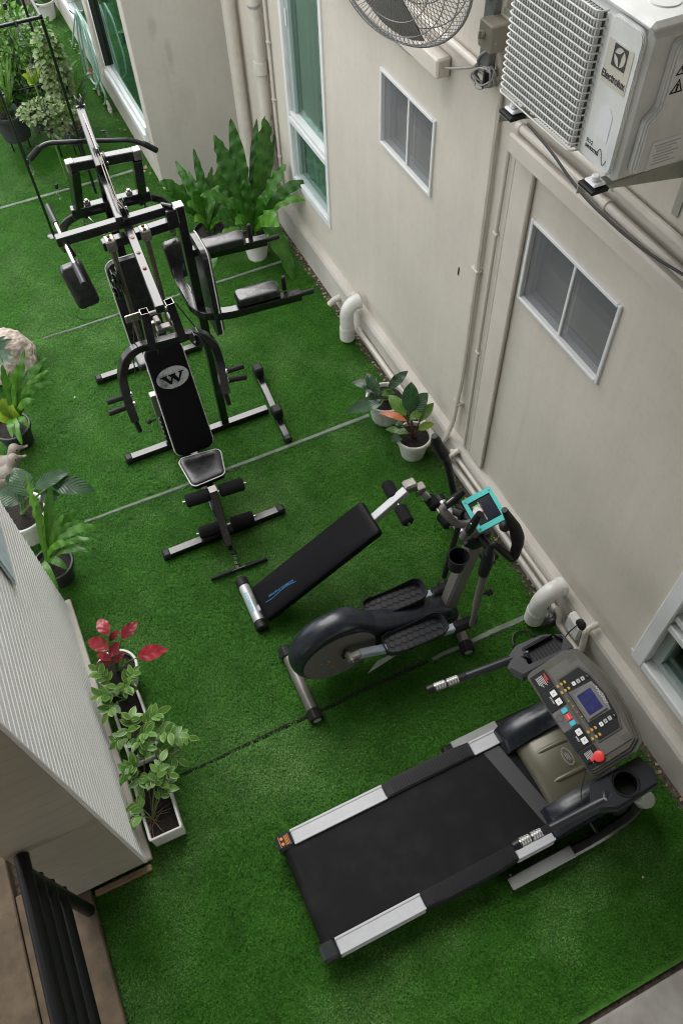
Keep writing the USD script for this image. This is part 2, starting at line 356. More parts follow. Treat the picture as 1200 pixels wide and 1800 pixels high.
PRINTO = mat("ochre_print", (0.55, 0.33, 0.04), 0.6)
PRINTOR = mat("orange_print", (0.75, 0.25, 0.03), 0.6)
PRINTB = mat("blue_print", (0.06, 0.30, 0.62), 0.5)
PRINTG = mat("green_print", (0.12, 0.55, 0.10), 0.5)
BRANDK = mat("faded_brand_print", (0.06, 0.062, 0.068), 0.5, spec=0.25)
PRINTK = mat("dark_grey_print", (0.014, 0.015, 0.017), 0.5, spec=0.25)
PANELG = mat("grey_panel_print", (0.30, 0.30, 0.29), 0.4, col2=(0.10, 0.10, 0.10), vscale=3)
ACW = mat("ac_white_paint", (0.72, 0.73, 0.71), 0.40, col2=(0.58, 0.61, 0.59), vscale=5.0, lo=0.3, hi=0.55, detail=6)
ACDARK = mat("ac_dark_coil", (0.10, 0.095, 0.085), 0.6, var=0.3, vscale=30)
ACG = mat("ac_grille_white", (0.66, 0.67, 0.64), 0.4, var=0.1, vscale=10)
STICK = mat("yellowed_sticker", (0.60, 0.58, 0.49), 0.5, var=0.1, vscale=10)
STICKW = mat("white_sticker", (0.74, 0.74, 0.76), 0.5)
BRKT = mat("grey_green_bracket", (0.40, 0.41, 0.35), 0.5, var=0.2, vscale=12)
FANG = mat("grey_fan_metal", (0.26, 0.26, 0.245), 0.4, 0.2, var=0.1)
FANB = mat("grey_fan_blade", (0.20, 0.19, 0.175), 0.42, 0.3, var=0.1)
FANW = mat("fan_cage_wire", (0.30, 0.30, 0.31), 0.35, 0.5)
BOXG = mat("olive_switch_box", (0.23, 0.21, 0.165), 0.45, var=0.1)
CABLE = mat("pale_cable", (0.27, 0.265, 0.25), 0.5)
CABLEK = mat("black_cable", (0.02, 0.02, 0.02), 0.5)
SIDE = mat("white_siding", (0.76, 0.755, 0.735), 0.42, col2=(0.68, 0.675, 0.655), vscale=2.6, detail=9, lo=.3, hi=.6)
SIDEG = mat("siding_groove", (0.80, 0.80, 0.78), 0.5)
BEIGE = mat("beige_end_panel", (0.36, 0.325, 0.265), 0.5, col2=(0.33, 0.298, 0.243), vscale=3.0)
BROWNP = mat("brown_aggregate", (0.145, 0.105, 0.062), 0.8, col2=(0.085, 0.062, 0.038), vscale=9, detail=8, bump=0.5, bscale=220, bdist=0.003)
WOOD = mat("brown_timber_strip", (0.30, 0.20, 0.11), 0.65, var=0.4, vscale=12)
CONC = mat("concrete_slab", (0.36, 0.34, 0.315), 0.85, col2=(0.24, 0.22, 0.20), vscale=5, detail=8, bump=0.3, bscale=150)
SOIL = mat("dark_soil", (0.020, 0.016, 0.012), 0.95, var=0.5, vscale=60, bump=1.0, bscale=90, bdist=0.01)
GRAVEL = mat("gravel_soil", (0.13, 0.10, 0.075), 0.9, col2=(0.035, 0.028, 0.022), vscale=45, bump=0.8, bscale=120, bdist=0.006)
PEB = usdkit.material(stage, "/World/Looks/pebbles", {"g": ("geometry", {}), "r": ("rgb_ramp", {"ramp": [(0, (0.36, 0.27, 0.19)), (0.4, (0.22, 0.17, 0.13)), (0.7, (0.45, 0.36, 0.27)), (1, (0.14, 0.11, 0.09))]}), "p": ("principled_bsdf", {"roughness": 0.7})},
    [("g.random_per_island", "r.fac"), ("r.color", "p.base_color")], surface="p.BSDF")
STONE = mat("boulder_stone", (0.60, 0.52, 0.45), 0.85, col2=(0.34, 0.26, 0.21), vscale=26, detail=10, bump=0.9, bscale=30, bdist=0.012)
DUCK = mat("duck_grey_stone", (0.30, 0.265, 0.225), 0.75, col2=(0.19, 0.165, 0.135), vscale=11, detail=8, bump=0.3, bscale=60)
POTW = mat("white_pot", (0.70, 0.70, 0.66), 0.4, col2=(0.52, 0.51, 0.46), vscale=7, lo=0.3, hi=0.5, detail=6)
POTK = mat("black_pot", (0.025, 0.026, 0.028), 0.5, var=0.3, vscale=8)
TAPE = mat("grey_seam_tape", (0.22, 0.26, 0.21), 0.75, col2=(0.12, 0.16, 0.11), vscale=9, detail=8)
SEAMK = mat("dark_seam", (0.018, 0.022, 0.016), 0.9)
HOSE = usdkit.material(stage, "/World/Looks/green_hose", {"p": ("principled_bsdf", {"base_color": (0.36, 0.58, 0.50), "roughness": 0.22})}, [], surface="p.BSDF")
BULBG = glassmat("bulb_glass", (0.97, 0.98, 0.98), 1.5)
BRASS = mat("brass_tap", (0.45, 0.38, 0.28), 0.35, 0.9)
GLASSG = glassmat("green_window_glass", (0.74, 0.85, 0.81), 1.5)
GLASSB = glassmat("green_reflecting_glass", (0.20, 0.42, 0.36), 2.1)
GLASSP = glassmat("plain_window_glass", (0.90, 0.93, 0.93), 1.3)
SCREEN = usdkit.material(stage, "/World/Looks/insect_screen", {"t": ("transparent_bsdf", {"color": (0.9, 0.9, 0.9)}), "d": ("diffuse_bsdf", {"color": (0.16, 0.165, 0.165)}), "m": ("mix_closure", {"fac": 0.24})},
    [("t.BSDF", "m.closure1"), ("d.BSDF", "m.closure2")], surface="m.closure")
CURT = mat("pale_curtain", (0.36, 0.41, 0.375), 0.85, var=0.08)
ROOM = mat("room_wall", (0.17, 0.215, 0.22), 0.8)
ROOMB = mat("room_tile", (0.62, 0.54, 0.46), 0.6)
GFRAME = mat("green_grey_frame", (0.36, 0.43, 0.41), 0.35)

FERN = leafmat("fern_leaf", (0.020, 0.095, 0.007), (0.060, 0.215, 0.018), (0.10, 0.22, 0.04), nveins=26, veinw=0.03, rough=0.27, trans=0.25)
FERNL = leafmat("light_fern_leaf", (0.055, 0.20, 0.016), (0.13, 0.36, 0.035), (0.20, 0.36, 0.08), nveins=22, veinw=0.04, rough=0.28, trans=0.28)
PHIL = leafmat("philodendron_leaf", (0.016, 0.056, 0.022), (0.038, 0.115, 0.034), (0.075, 0.165, 0.05), nveins=9, veinw=0.03, rough=0.2)
PHILL = leafmat("young_philodendron_leaf", (0.075, 0.19, 0.02), (0.15, 0.30, 0.04), (0.26, 0.38, 0.10), nveins=9, veinw=0.03, rough=0.25)
PHILO = leafmat("orange_leaf", (0.50, 0.09, 0.025), (0.68, 0.17, 0.05), (0.72, 0.25, 0.10), nveins=9, veinw=0.03, rough=0.3)
REDL = leafmat("red_leaf", (0.36, 0.018, 0.035), (0.68, 0.085, 0.12), (0.20, 0.02, 0.03), nveins=3.5, veinw=0.03, rough=0.28)
VARI = leafmat("variegated_leaf", (0.085, 0.25, 0.03), (0.20, 0.44, 0.08), (0.22, 0.42, 0.10), edge=(0.46, 0.60, 0.22), nveins=5, veinw=0.02, rough=0.33)
SILV = leafmat("silver_leaf", (0.20, 0.30, 0.08), (0.42, 0.52, 0.24), (0.4, 0.48, 0.25), nveins=4, rough=0.45)
ORCH = leafmat("orchid_leaf", (0.08, 0.23, 0.02), (0.20, 0.42, 0.05), (0.24, 0.38, 0.10), nveins=3, veinw=0.03, rough=0.3)
YELL = leafmat("yellow_green_leaf", (0.20, 0.36, 0.02), (0.40, 0.55, 0.05), (0.45, 0.55, 0.12), nveins=5, rough=0.35)
DRY = mat("dry_roots", (0.22, 0.17, 0.10), 0.85, var=0.4, vscale=40)
STEM = mat("green_stem", (0.10, 0.19, 0.04), 0.5)
STEMB = mat("brown_stem", (0.10, 0.055, 0.035), 0.6)
# PART2
# ================================================================== THE SETTING
rng = np.random.default_rng(7)
def sheet(x0, x1, y0, y1, z, name, m, kind="structure", nx=1, ny=1):
    xs, ys = np.linspace(x0, x1, nx + 1), np.linspace(y0, y1, ny + 1)
    v = [(x, y, z) for y in ys for x in xs]
    f = [(j * (nx + 1) + i, j * (nx + 1) + i + 1, (j + 1) * (nx + 1) + i + 1, (j + 1) * (nx + 1) + i) for j in range(ny) for i in range(nx)]
    return single(name, (np.array(v), np.array(f)), m, kind=kind, smooth=False)
sheet(-120, 120, -120, 120, -0.02, "ground", GRAVEL)
SEAMS = [9.74, 7.74, 5.74, 3.74, 1.74, -0.26]
XL, XR = -5.0, -0.10
TURFB = mat("turf_backing", (0.06, 0.20, 0.022), 0.9)
for hi, lo in zip([11.6] + SEAMS[:-1], SEAMS):
    sheet(XL if hi > 3.5 else -3.215, XR, lo + 0.004, hi - 0.004, 0.0, "lawn", TURFB)

# artificial grass: tufts of blades, scattered over every strip but not over the joints
GRASS = usdkit.material(stage, "/World/Looks/grass_blades", {
    "g": ("geometry", {}), "n": ("noise_texture", {"scale": 1.1, "detail": 5, "roughness": 0.6}), "n2": ("noise_texture", {"scale": 4.5, "detail": 4, "roughness": 0.6}),
    "r": ("rgb_ramp", {"ramp": [(0.0, (0.060, 0.21, 0.022)), (0.45, (0.112, 0.36, 0.044)), (0.8, (0.175, 0.46, 0.074)), (0.97, (0.33, 0.60, 0.16)), (1.0, (0.50, 0.58, 0.28))]}),
    "d": ("rgb_ramp", {"ramp": [(0.50, (0, 0, 0)), (0.70, (0.42, 0.42, 0.42))]}), "mx": ("mix_color", {"b": (0.30, 0.48, 0.19)}),
    "d2": ("rgb_ramp", {"ramp": [(0.3, (0.72, 0.74, 0.72)), (0.7, (1.18, 1.16, 1.18))]}), "n4": ("noise_texture", {"scale": 105.0, "detail": 3, "roughness": 0.7}), "d4": ("rgb_ramp", {"ramp": [(0.33, (0.26, 0.29, 0.22)), (0.50, (0.95, 0.95, 0.95)), (0.70, (2.3, 2.0, 2.4))]}), "m4": ("mix_color", {"blend_type": "multiply", "fac": 1.0, "use_clamp": False}), "mm": ("mix_color", {"blend_type": "multiply", "fac": 1.0, "use_clamp": False}),
    "p": ("principled_bsdf", {"roughness": 0.5, "specular_ior_level": 0.12}), "t": ("translucent_bsdf", {}), "ms": ("mix_closure", {"fac": 0.34})},
    [("g.random_per_island", "r.fac"), ("g.position", "n.vector"), ("g.position", "n2.vector"), ("n.fac", "d.fac"), ("n2.fac", "d2.fac"), ("r.color", "mx.a"), ("d.color", "mx.fac"), ("mx.result", "mm.a"), ("d2.color", "mm.b"),
     ("g.position", "n4.vector"), ("n4.fac", "d4.fac"), ("mm.result", "m4.a"), ("d4.color", "m4.b"), ("m4.result", "p.base_color"), ("m4.result", "t.color"), ("p.BSDF", "ms.closure1"), ("t.BSDF", "ms.closure2")], surface="ms.closure")
CELL = 0.245
gi = UsdGeom.PointInstancer.Define(stage, "/World/artificial_grass")
gi.GetPrim().SetCustomDataByKey("kind", "stuff")
gi.GetPrim().SetCustomDataByKey("label", "short green artificial grass covering the yard floor")
gi.GetPrim().SetCustomDataByKey("category", "grass")
UsdGeom.Scope.Define(stage, "/World/artificial_grass/tufts")
def tuft(seed):
    r = np.random.default_rng(seed); n = 1350
    x, y = r.uniform(0, CELL, n), r.uniform(0, CELL, n); a = r.uniform(0, 2 * np.pi, n); L = r.uniform(0.020, 0.036, n); w = r.uniform(0.0012, 0.0021, n)
    ln = r.uniform(0.5, 1.5, n)
    d = np.stack([np.cos(a), np.sin(a), 0 * a], 1); s = np.stack([-np.sin(a), np.cos(a), 0 * a], 1); up = V(0, 0, 1)
    b = np.stack([x, y, np.full(n, 0.0)], 1)
    m = b + d * (L * .30 * ln)[:, None] + up * (L * .46)[:, None] ; t = b + d * (L * .95 * ln)[:, None] + up * (L * np.clip(.80 - .28 * ln, .30, 1))[:, None]
    v = np.stack([b - s * w[:, None], b + s * w[:, None], m + s * w[:, None] * .9, m - s * w[:, None] * .9, t], 1).reshape(-1, 3)
    k = np.arange(n)[:, None] * 5
    return v, np.vstack([k + [0, 1, 2], k + [0, 2, 3], k + [3, 2, 4]])
tgt = []
for s in range(5):
    path = f"/World/artificial_grass/tufts/tuft_{s:03d}" if s else "/World/artificial_grass/tufts/tuft"
    usdkit.mesh(stage, path, tuft(50 + s), GRASS); tgt.append(Sdf.Path(path))
pos, ori, idx, scl = [], [], [], []
for hi, lo in zip([11.6] + SEAMS[:-1], SEAMS):
    ny = round((hi - lo) / 0.25); cy = (hi - lo - 0.035) / ny
    for j in range(ny):
        for i in range(22):
            x, y = XR - 0.006 - (i + 1) * CELL, lo + 0.028 + j * cy
            if x < -3.42 and y < 3.2 or (x < -2.2 and y > 9.6) or x < -4.2: continue
            if x < -3.1 and 1.25 < y < 3.2: continue
            q = rng.integers(4); cx, cyy = x + CELL / 2, y + cy / 2; a = q * math.pi / 2
            off = V(-CELL / 2, -CELL / 2, 0); R2 = np.array([[math.cos(a), -math.sin(a), 0], [math.sin(a), math.cos(a), 0], [0, 0, 1]])
            pos.append(V(cx, cyy, 0.002) + R2 @ (off * V(1, 1, 1))); ori.append((math.cos(a / 2), 0, 0, math.sin(a / 2))); idx.append(int(rng.integers(5))); scl.append((1, 1, float(rng.uniform(0.9, 1.1))))
gi.CreatePrototypesRel().SetTargets(tgt)
gi.CreatePositionsAttr(Vt.Vec3fArray.FromNumpy(np.array(pos, np.float32)))
gi.CreateOrientationsAttr(Vt.QuathArray([Gf.Quath(float(a), float(b), float(c), float(d)) for a, b, c, d in ori]))
gi.CreateProtoIndicesAttr(Vt.IntArray(idx))
gi.CreateScalesAttr(Vt.Vec3fArray.FromNumpy(np.array(scl, np.float32)))

# the joints between the turf strips: pale tape folded up along the edge, its thin shadow painted as a dark strip beside it
def seam(y, x0, x1, w0, w1, top, label, dark=False, wob=0.006, seed=0):
    n = 26; xs = np.linspace(x0, x1, n); r = np.random.default_rng(seed)
    cy = y + wob * np.cumsum(r.normal(0, .35, n)); ww = np.interp(xs, [x0, x1], [w0, w1]) * (1 + 0.25 * (meshkit.noise(np.stack([xs * 5, xs * 0, xs * 0 + seed], 1)) - .5))
    v, f = [], []
    for k in range(n):
        v += [(xs[k], cy[k] - ww[k] / 2 - .006, 0.003), (xs[k], cy[k] - ww[k] / 2, top), (xs[k], cy[k] + ww[k] / 2, top + .004), (xs[k], cy[k] + ww[k] / 2 + .006, 0.003)]
    for k in range(n - 1):
        for j in range(3): f.append((k * 4 + j, (k + 1) * 4 + j, (k + 1) * 4 + j + 1, k * 4 + j + 1))
    if not dark:
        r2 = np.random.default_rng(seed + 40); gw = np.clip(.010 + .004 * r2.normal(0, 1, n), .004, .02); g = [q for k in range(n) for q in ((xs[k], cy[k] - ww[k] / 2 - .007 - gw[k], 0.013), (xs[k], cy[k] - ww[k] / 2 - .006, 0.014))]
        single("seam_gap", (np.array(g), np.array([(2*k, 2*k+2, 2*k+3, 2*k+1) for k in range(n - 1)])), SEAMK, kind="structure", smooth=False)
    return single("seam_strip", (np.array(v), np.array(f)), SEAMK if dark else TAPE, kind="structure")
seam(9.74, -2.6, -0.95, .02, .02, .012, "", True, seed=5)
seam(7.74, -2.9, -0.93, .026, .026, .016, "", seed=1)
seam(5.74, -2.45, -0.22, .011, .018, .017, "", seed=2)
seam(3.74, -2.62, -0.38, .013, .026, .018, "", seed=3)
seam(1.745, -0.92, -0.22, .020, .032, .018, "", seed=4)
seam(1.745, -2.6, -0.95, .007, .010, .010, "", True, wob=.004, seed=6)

# strip of gravel between the turf and the wall, with loose stones
sheet(XR - 0.03, 0.02, -0.3, 7.28, 0.006, "gravel_strip", GRAVEL, nx=1, ny=1)
def pebbles(n, fx, fy, z, s0, s1, name, label, seed):
    r = np.random.default_rng(seed); base = trimesh.creation.icosphere(1); ms = []
    for _ in range(n):
        m = base.copy(); s = r.uniform(s0, s1); m.apply_scale(s * r.uniform(.6, 1.2, 3) * V(1, 1, .65)); m.apply_transform(trimesh.transformations.rotation_matrix(r.uniform(0, 6.3), [0, 0, 1]))
        m.apply_translation([fx(r), fy(r), z + s * .2]); ms.append(m)
    return single(name, cat(ms), PEB, label, "pebbles", kind="stuff", smooth=True)
pebbles(420, lambda r: -0.065 - 0.055 * r.random(), lambda r: 7.2 * r.random() ** 0.8, 0.008, .004, .013, "gravel_stones", "small brown stones in the gap along the foot of the wall", 11)
pebbles(60, lambda r: -0.90 - 0.06 * r.random(), lambda r: 7.6 + 3.5 * r.random(), 0.008, .006, .018, "gravel_stones", "pale stones along the foot of the glazed extension", 12)
sheet(-6, -1.75, 10.3, 13.5, 0.012, "pebble_bed", GRAVEL)
sheet(-1.75, -0.9, 11.6, 16, 0.012, "pebble_bed", GRAVEL)
pebbles(1500, lambda r: -3.4 + 1.75 * r.random(), lambda r: 10.3 + 2.6 * r.random(), 0.016, .014, .032, "bed_pebbles", "brown rounded pebbles in the bed at the garden end", 13)

# brown aggregate path with the railing, concrete slab by the lower edge
single("path", cat(box2((-6, -3, -0.05), (-3.60, 4.5, 0.052), .006), box2((-3.594, -3, -0.05), (-3.218, 1.50, 0.046), .006)), BROWNP, kind="structure")
single("pavement", cat(box2((-3.2, -3.5, -0.05), (0.0, -0.285, 0.034), .008)), CONC, kind="structure")

# ------------------------------------------------------------------ the house wall on the right
hw = thing("house_wall", "long cream painted house wall on the right with plinth and windows", "wall", (0, 3, 0))
def cut(a, b, holes):
    m = m3.Manifold.cube(np.array(b, float) - a).translate(a)
    for h0, h1 in holes: m = m - m3.Manifold.cube(np.array(h1, float) - h0).translate(h0)
    g = m.to_mesh(); return trimesh.Trimesh(g.vert_properties[:, :3], g.tri_verts, process=False)
W1, W2, WB, WR = (3.677, 4.322, 1.845, 2.290), (2.004, 2.699, 1.829, 2.292), (5.20, 5.95, 0.64, 2.95), (-0.25, 1.10, 0.50, 2.0)
part(hw, "wall_panel", cut((0, -0.9, 0.26), (0.22, 7.30, 4.3), [((-.1, w[0], w[2]), (.3, w[1], w[3])) for w in (W1, W2, WB, WR)]), WALL, smooth=False)
pl = [(-0.062, 0.0), (-0.062, 0.262), (-0.050, 0.284), (-0.004, 0.300), (0.1, 0.300), (0.1, 0.0)]
part(hw, "plinth", sweep([(0, -0.9, 0), (0, 2.0, 0), (0, 5.0, 0), (0, 7.27, 0)], [(x, z) for x, z in pl], up=(0, 0, 1)), WALL2, smooth=25)
part(hw, "jamb_strip", box2((-0.028, 2.735, 0.302), (-0.002, 2.885, 2.558), .006), WALLW)
part(hw, "lintel", box2((-0.075, -0.6, 2.560), (-0.002, 2.905, 2.655), .010), WALLW)
part(hw, "ledge", box2((-0.085, 3.56, 2.590), (-0.002, 5.05, 2.690), .010), WALLW)
part(hw, "reveal_strip", box2((-0.016, 2.90, 0.302), (-0.002, 2.935, 2.54), .003), WALLW)

def small_window(w, depth=0.09, label=None):
    y0, y1, z0, z1 = w
    fw = 0.019
    fr = part(hw, "window", cat(box2((-.014, y0 - .01, z0 - .012), (depth, y0 + fw - .008, z1 + .012), .004), box2((-.014, y1 - fw + .008, z0 - .012), (depth, y1 + .01, z1 + .012), .004),
              box2((-.015, y0 + fw - .008, z1 - fw + .01), (depth, y1 - fw + .008, z1 + .012), .004), box2((-.015, y0 + fw - .008, z0 - .012), (depth, y1 - fw + .008, z0 + fw - .01), .004)), WFRAME, label)
    ym = (y0 + y1) / 2
    part(fr, "mullion", box2((.004, ym - .009, z0 + fw - .008), (.03, ym + .009, z1 - fw + .008), .003), WFRAME)
    for a, b in ((y0 + fw - .006, ym - .010), (ym + .010, y1 - fw + .006)):
        part(fr, "insect_screen", box2((.012, a, z0 + fw - .009), (.0135, b, z1 - fw + .009), 0.0003), SCREEN, smooth=False)
        part(fr, "pane", box2((.050, a, z0 + fw - .009), (.054, b, z1 - fw + .009), 0.001), GLASSP, smooth=False)
    part(fr, "reveal_ledge", box2((.095, y0 + .02, z0 + .175), (.16, y1 - .02, z0 + .20), .003), ROOMB)
    part(fr, "inner_panel", cat(box2((.105, y0, z0), (.107, y1, z0 + .174), .0005)), ROOMB)
    part(fr, "inner_panel", cat(box2((.15, y0, z0 + .201), (.152, y1, z1), .0005)), ROOM)
small_window(W1, label="white framed window below the ledge, half screened")
small_window(W2, label="white framed window in the filled doorway, half screened")

# tall window near the corner: fixed lower pane, tall upper pane, curtain behind green glass
y0, y1, z0, z1 = WB
bw = part(hw, "tall_window", cat(box2((-.012, y0 - .012, z0 - .014), (.10, y0 + .030, z1), .004), box2((-.012, y1 - .030, z0 - .014), (.10, y1 + .012, z1), .004),
          box2((-.013, y0 + .030, z0 - .014), (.10, y1 - .030, z0 + .045), .004), box2((-.013, y0 + .030, 1.165), (.10, y1 - .030, 1.215), .004), box2((-.004, y0 + .030, 1.217), (.10, y1 - .030, 1.255), .004)), WFRAME)
part(bw, "sash", cat(box2((.02, y0 + .030, z0 + .047), (.08, y0 + .062, 1.163), .003), box2((.02, y1 - .085, z0 + .047), (.08, y1 - .030, 1.163), .003), box2((.02, y0 + .062, z0 + .047), (.08, y1 - .085, z0 + .085), .003)), GFRAME)
part(bw, "sash", cat(box2((.02, y1 - .10, 1.257), (.08, y1 - .030, z1), .003), box2((.02, y0 + .030, 1.257), (.08, y0 + .055, z1), .003)), GFRAME)
part(bw, "pane", box2((.045, y0 + .062, z0 + .085), (.051, y1 - .085, 1.163), .001), GLASSG, smooth=False)
part(bw, "pane", box2((.045, y0 + .055, 1.257), (.051, y1 - .10, z1), .001), GLASSG, smooth=False)
ys = np.linspace(y0 - .1, y1 + .1, 60); cx = .095 + .030 * np.sin(ys * 52 + 1.3 * np.sin(ys * 17)); zz = [.62, 1.8, 2.98]
cv = [(cx[i], ys[i], z) for z in zz for i in range(60)]; cf = [(k * 60 + i, k * 60 + i + 1, (k + 1) * 60 + i + 1, (k + 1) * 60 + i) for k in range(2) for i in range(59)]
part(bw, "curtain", (np.array(cv), np.array(cf)), CURT, smooth=True)
part(bw, "handle", box2((.008, y1 - .075, 1.90), (.019, y1 - .055, 2.02), .003), WFRAME)

# window at the lower right: deep white frame round dark green glass
y0, y1, z0, z1 = WR
rw = part(hw, "side_window", cat(box2((-.040, y1 - .075, z0 - .012), (.10, y1 + .012, z1), .006), box2((-.041, y0, z0 - .012), (.10, y1 - .075, z0 + .055), .008), box2((-.030, y0, .955), (.10, y1 - .075, 1.005), .006), box2((-.02, y0, 1.045), (.09, y1 - .075, 1.09), .005)), WFRAME)
part(rw, "sill", box2((-.012, y0, z0 - .05), (-.001, y1 + .045, z0 - .014), .004), WALLW)
part(rw, "sash", cat(box2((.012, y1 - .135, z0 + .057), (.07, y1 - .077, .953), .003), box2((.012, y0, z0 + .057), (.07, y1 - .135, z0 + .11), .003)), GFRAME)
part(rw, "pane", box2((.040, y0, z0 + .11), (.046, y1 - .135, .953), .001), GLASSG, smooth=False)
part(rw, "pane", box2((.040, y0, 1.09), (.046, y1 - .08, z1), .001), GLASSG, smooth=False)
# rooms behind the windows (dim)
part(hw, "room_shell", cat(box2((.225, -0.6, 0), (2.8, 1.5, .05)), box2((2.8, -0.6, 0), (2.85, 7.2, 3)), box2((.225, -0.65, 0), (2.8, -0.6, 3)), box2((.225, 1.5, 0), (2.8, 1.55, 3)),
     box2((.225, 4.8, 0), (2.8, 7.2, .05)), box2((.225, 4.75, 0), (2.8, 4.8, 3)), box2((.225, 7.2, 0), (2.8, 7.25, 3)), box2((.225, -0.65, 3.0), (2.85, 7.25, 3.05))), ROOM)

# ------------------------------------------------------------------ the glazed extension at the far end
ex = thing("house_extension", "pale grey painted extension with a blank end wall and a glazed side", "building", (-0.4, 10, 0))
part(ex, "end_wall", box2((-0.875, 7.285, 0.0), (-0.004, 7.45, 2.6), .005), wallmat("extension_paint", (0.52, 0.49, 0.44), [(-.66, 7.285, 1.48, .05, .12, .4), (-.56, 7.285, 1.22, .04, .17, .4), (-.5, 7.285, .8, .10, .25, .15), (-.62, 7.285, .62, .12, .2, .14), (-.62, 7.285, 1.05, .03, .4, .15)]))
part(ex, "low_wall", box2((-0.868, 7.452, 0.0), (-0.75, 16, 0.425), .004), WALL2)
part(ex, "roof_slab", box2((-0.93, 7.27, 2.602), (0.3, 16, 2.68), .01), WALLW)
def post(y, w=.06, name="mullion"): return part(ex, name, box2((-0.905, y - w / 2, 0.572), (-0.80, y + w / 2, 2.6), .004), WFRAME)
part(ex, "window_sill", cat(box2((-0.915, 7.452, 0.427), (-0.79, 8.86, 0.50), .004), box2((-0.895, 7.452, 0.502), (-0.80, 8.86, 0.57), .004)), WFRAME)
part(ex, "window_sill", cat(box2((-0.915, 8.90, 0.427), (-0.79, 16, 0.50), .004), box2((-0.895, 8.90, 0.502), (-0.80, 16, 0.57), .004)), WFRAME)
part(ex, "pillar", box2((-0.93, 8.863, 0.43), (-0.78, 9.02, 2.6), .004), WALLW)
post(8.80, .085); post(9.06, .05); post(10.35, .06); post(11.9, .06)
part(ex, "gasket", box2((-0.906, 8.742, 0.575), (-0.84, 8.756, 2.6), .001), SEAMK)
for a, b in ((7.455, 8.74), (9.09, 10.31), (10.39, 11.86), (11.94, 15.9)):
    part(ex, "pane", box2((-0.862, a, 0.572), (-0.856, b, 2.6), .001), GLASSB, smooth=False)
part(ex, "room_floor", box2((-0.75, 7.46, .02), (2.5, 16, .08)), ROOMB)
part(ex, "room_wall", cat(box2((2.5, 7.46, .08), (2.55, 16, 2.6)), box2((-0.75, 16, 0), (2.5, 16.1, 2.6))), ROOM)

# ------------------------------------------------------------------ the balcony the photographer leans from, and the house behind (both out of the frame)
bh = thing("rear_house", "house with a projecting upper floor behind the viewer", "building", (-3, -3, 0))
part(bh, "wall", box2((-9, -3.0, 0.04), (0.0, -2.7, 7.5)), WALL)
part(bh, "floor_slab", box2((-9, -2.7, 3.30), (-0.0, -0.30, 3.48), .01), CONC)
part(bh, "roof_slab", box2((-9, -2.7, 5.0), (0.6, 2.4, 5.15), .01), CONC)  # unseen eave, drawn far forward to shade the near end of the yard
part(bh, "path_canopy", box2((-9, -2.65, 3.00), (-3.02, 1.36, 3.14), .01), CONC)  # unseen slab added over the path to keep it and the railing dark
# PART3
# ------------------------------------------------------------------ shed wall with horizontal boards, lower left
sh = thing("siding_wall", "tall white boarded wall with a beige end beside the path", "wall", (-3.1, 2.2, 0))
SX, SY0, SY1 = -2.90, 1.372, 3.135
part(sh, "core", box2((-3.300, SY0 + .012, .05), (SX - .016, SY1 - .01, 2.84), .003), BEIGE)
for k in range(48):
    z = 0.06 + k * 0.0575
    part(sh, "board", sweep([(SX, SY0 + .001, z), (SX, SY1, z)], [(-0.012, 0.0), (0.0018, 0.0002), (0.0029, .0034), (0.0006, .0050), (0.0, 0.0572), (-0.012, 0.0573)], up=(0, 0, 1)), SIDE, smooth=False)
for k in range(27):
    z = 0.06 + k * 0.103
    part(sh, "end_board", box2((-3.318, SY0 - .012, z), (SX - .013, SY0 + .010, z + .1024), .0010), BEIGE, smooth=False)
part(sh, "corner_bead", box2((SX - .012, SY0 - .014, .055), (SX + .006, SY0 - .0005, 2.84), .003), SIDE)
part(sh, "base_strip", box2((-2.905, SY0, .012), (-2.868, SY1 + .02, .056), .004), WALLW)
part(sh, "roof_board", box2((-3.36, SY0 - .03, 2.842), (-2.86, SY1 + .03, 2.87)), SIDE)
single("timber_strip", box2((-3.20, 1.318, .004), (-2.885, 1.350, .040), .004), WOOD, "brown timber strip lying under the beige end of the boarded wall", "timber strip")
mb = thing("meter_box", "blue grey metal cabinet fixed high on the white boarded wall", "cabinet", (SX, 2.8, 1.45))
part(mb, "housing", box2((SX + .010, 2.385, 1.462), (SX + .018, 3.0, 2.25), .003), mat("blue_grey_metal", (0.56, 0.64, 0.70), 0.35, 0.0, col2=(0.42, 0.49, 0.54), vscale=16, detail=8))
part(mb, "door", box2((SX + .0185, 2.40, 1.477), (SX + .022, 2.985, 2.235), .002), "/World/Looks/blue_grey_metal")

# ------------------------------------------------------------------ black railing on the path
rl = thing("railing", "black tubular steel railing of four rails on the brown path", "railing", (-3.247, 0.2, .05))
part(rl, "post", cyl((-3.247, 1.262, .052), (-3.247, 1.262, 1.0), .031, 18), BLACKM)
for z in (1.02, .86, .70, .52):
    part(rl, "rail", cyl((-3.247, 1.262 + (.085 if z > 1 else .028), z), (-3.247, -2.3, z), .033 if z > 1 else .030, 18), BLACKM)
part(rl, "post", cyl((-3.247, -1.2, .052), (-3.247, -1.2, 1.0), .031, 18), BLACKM)

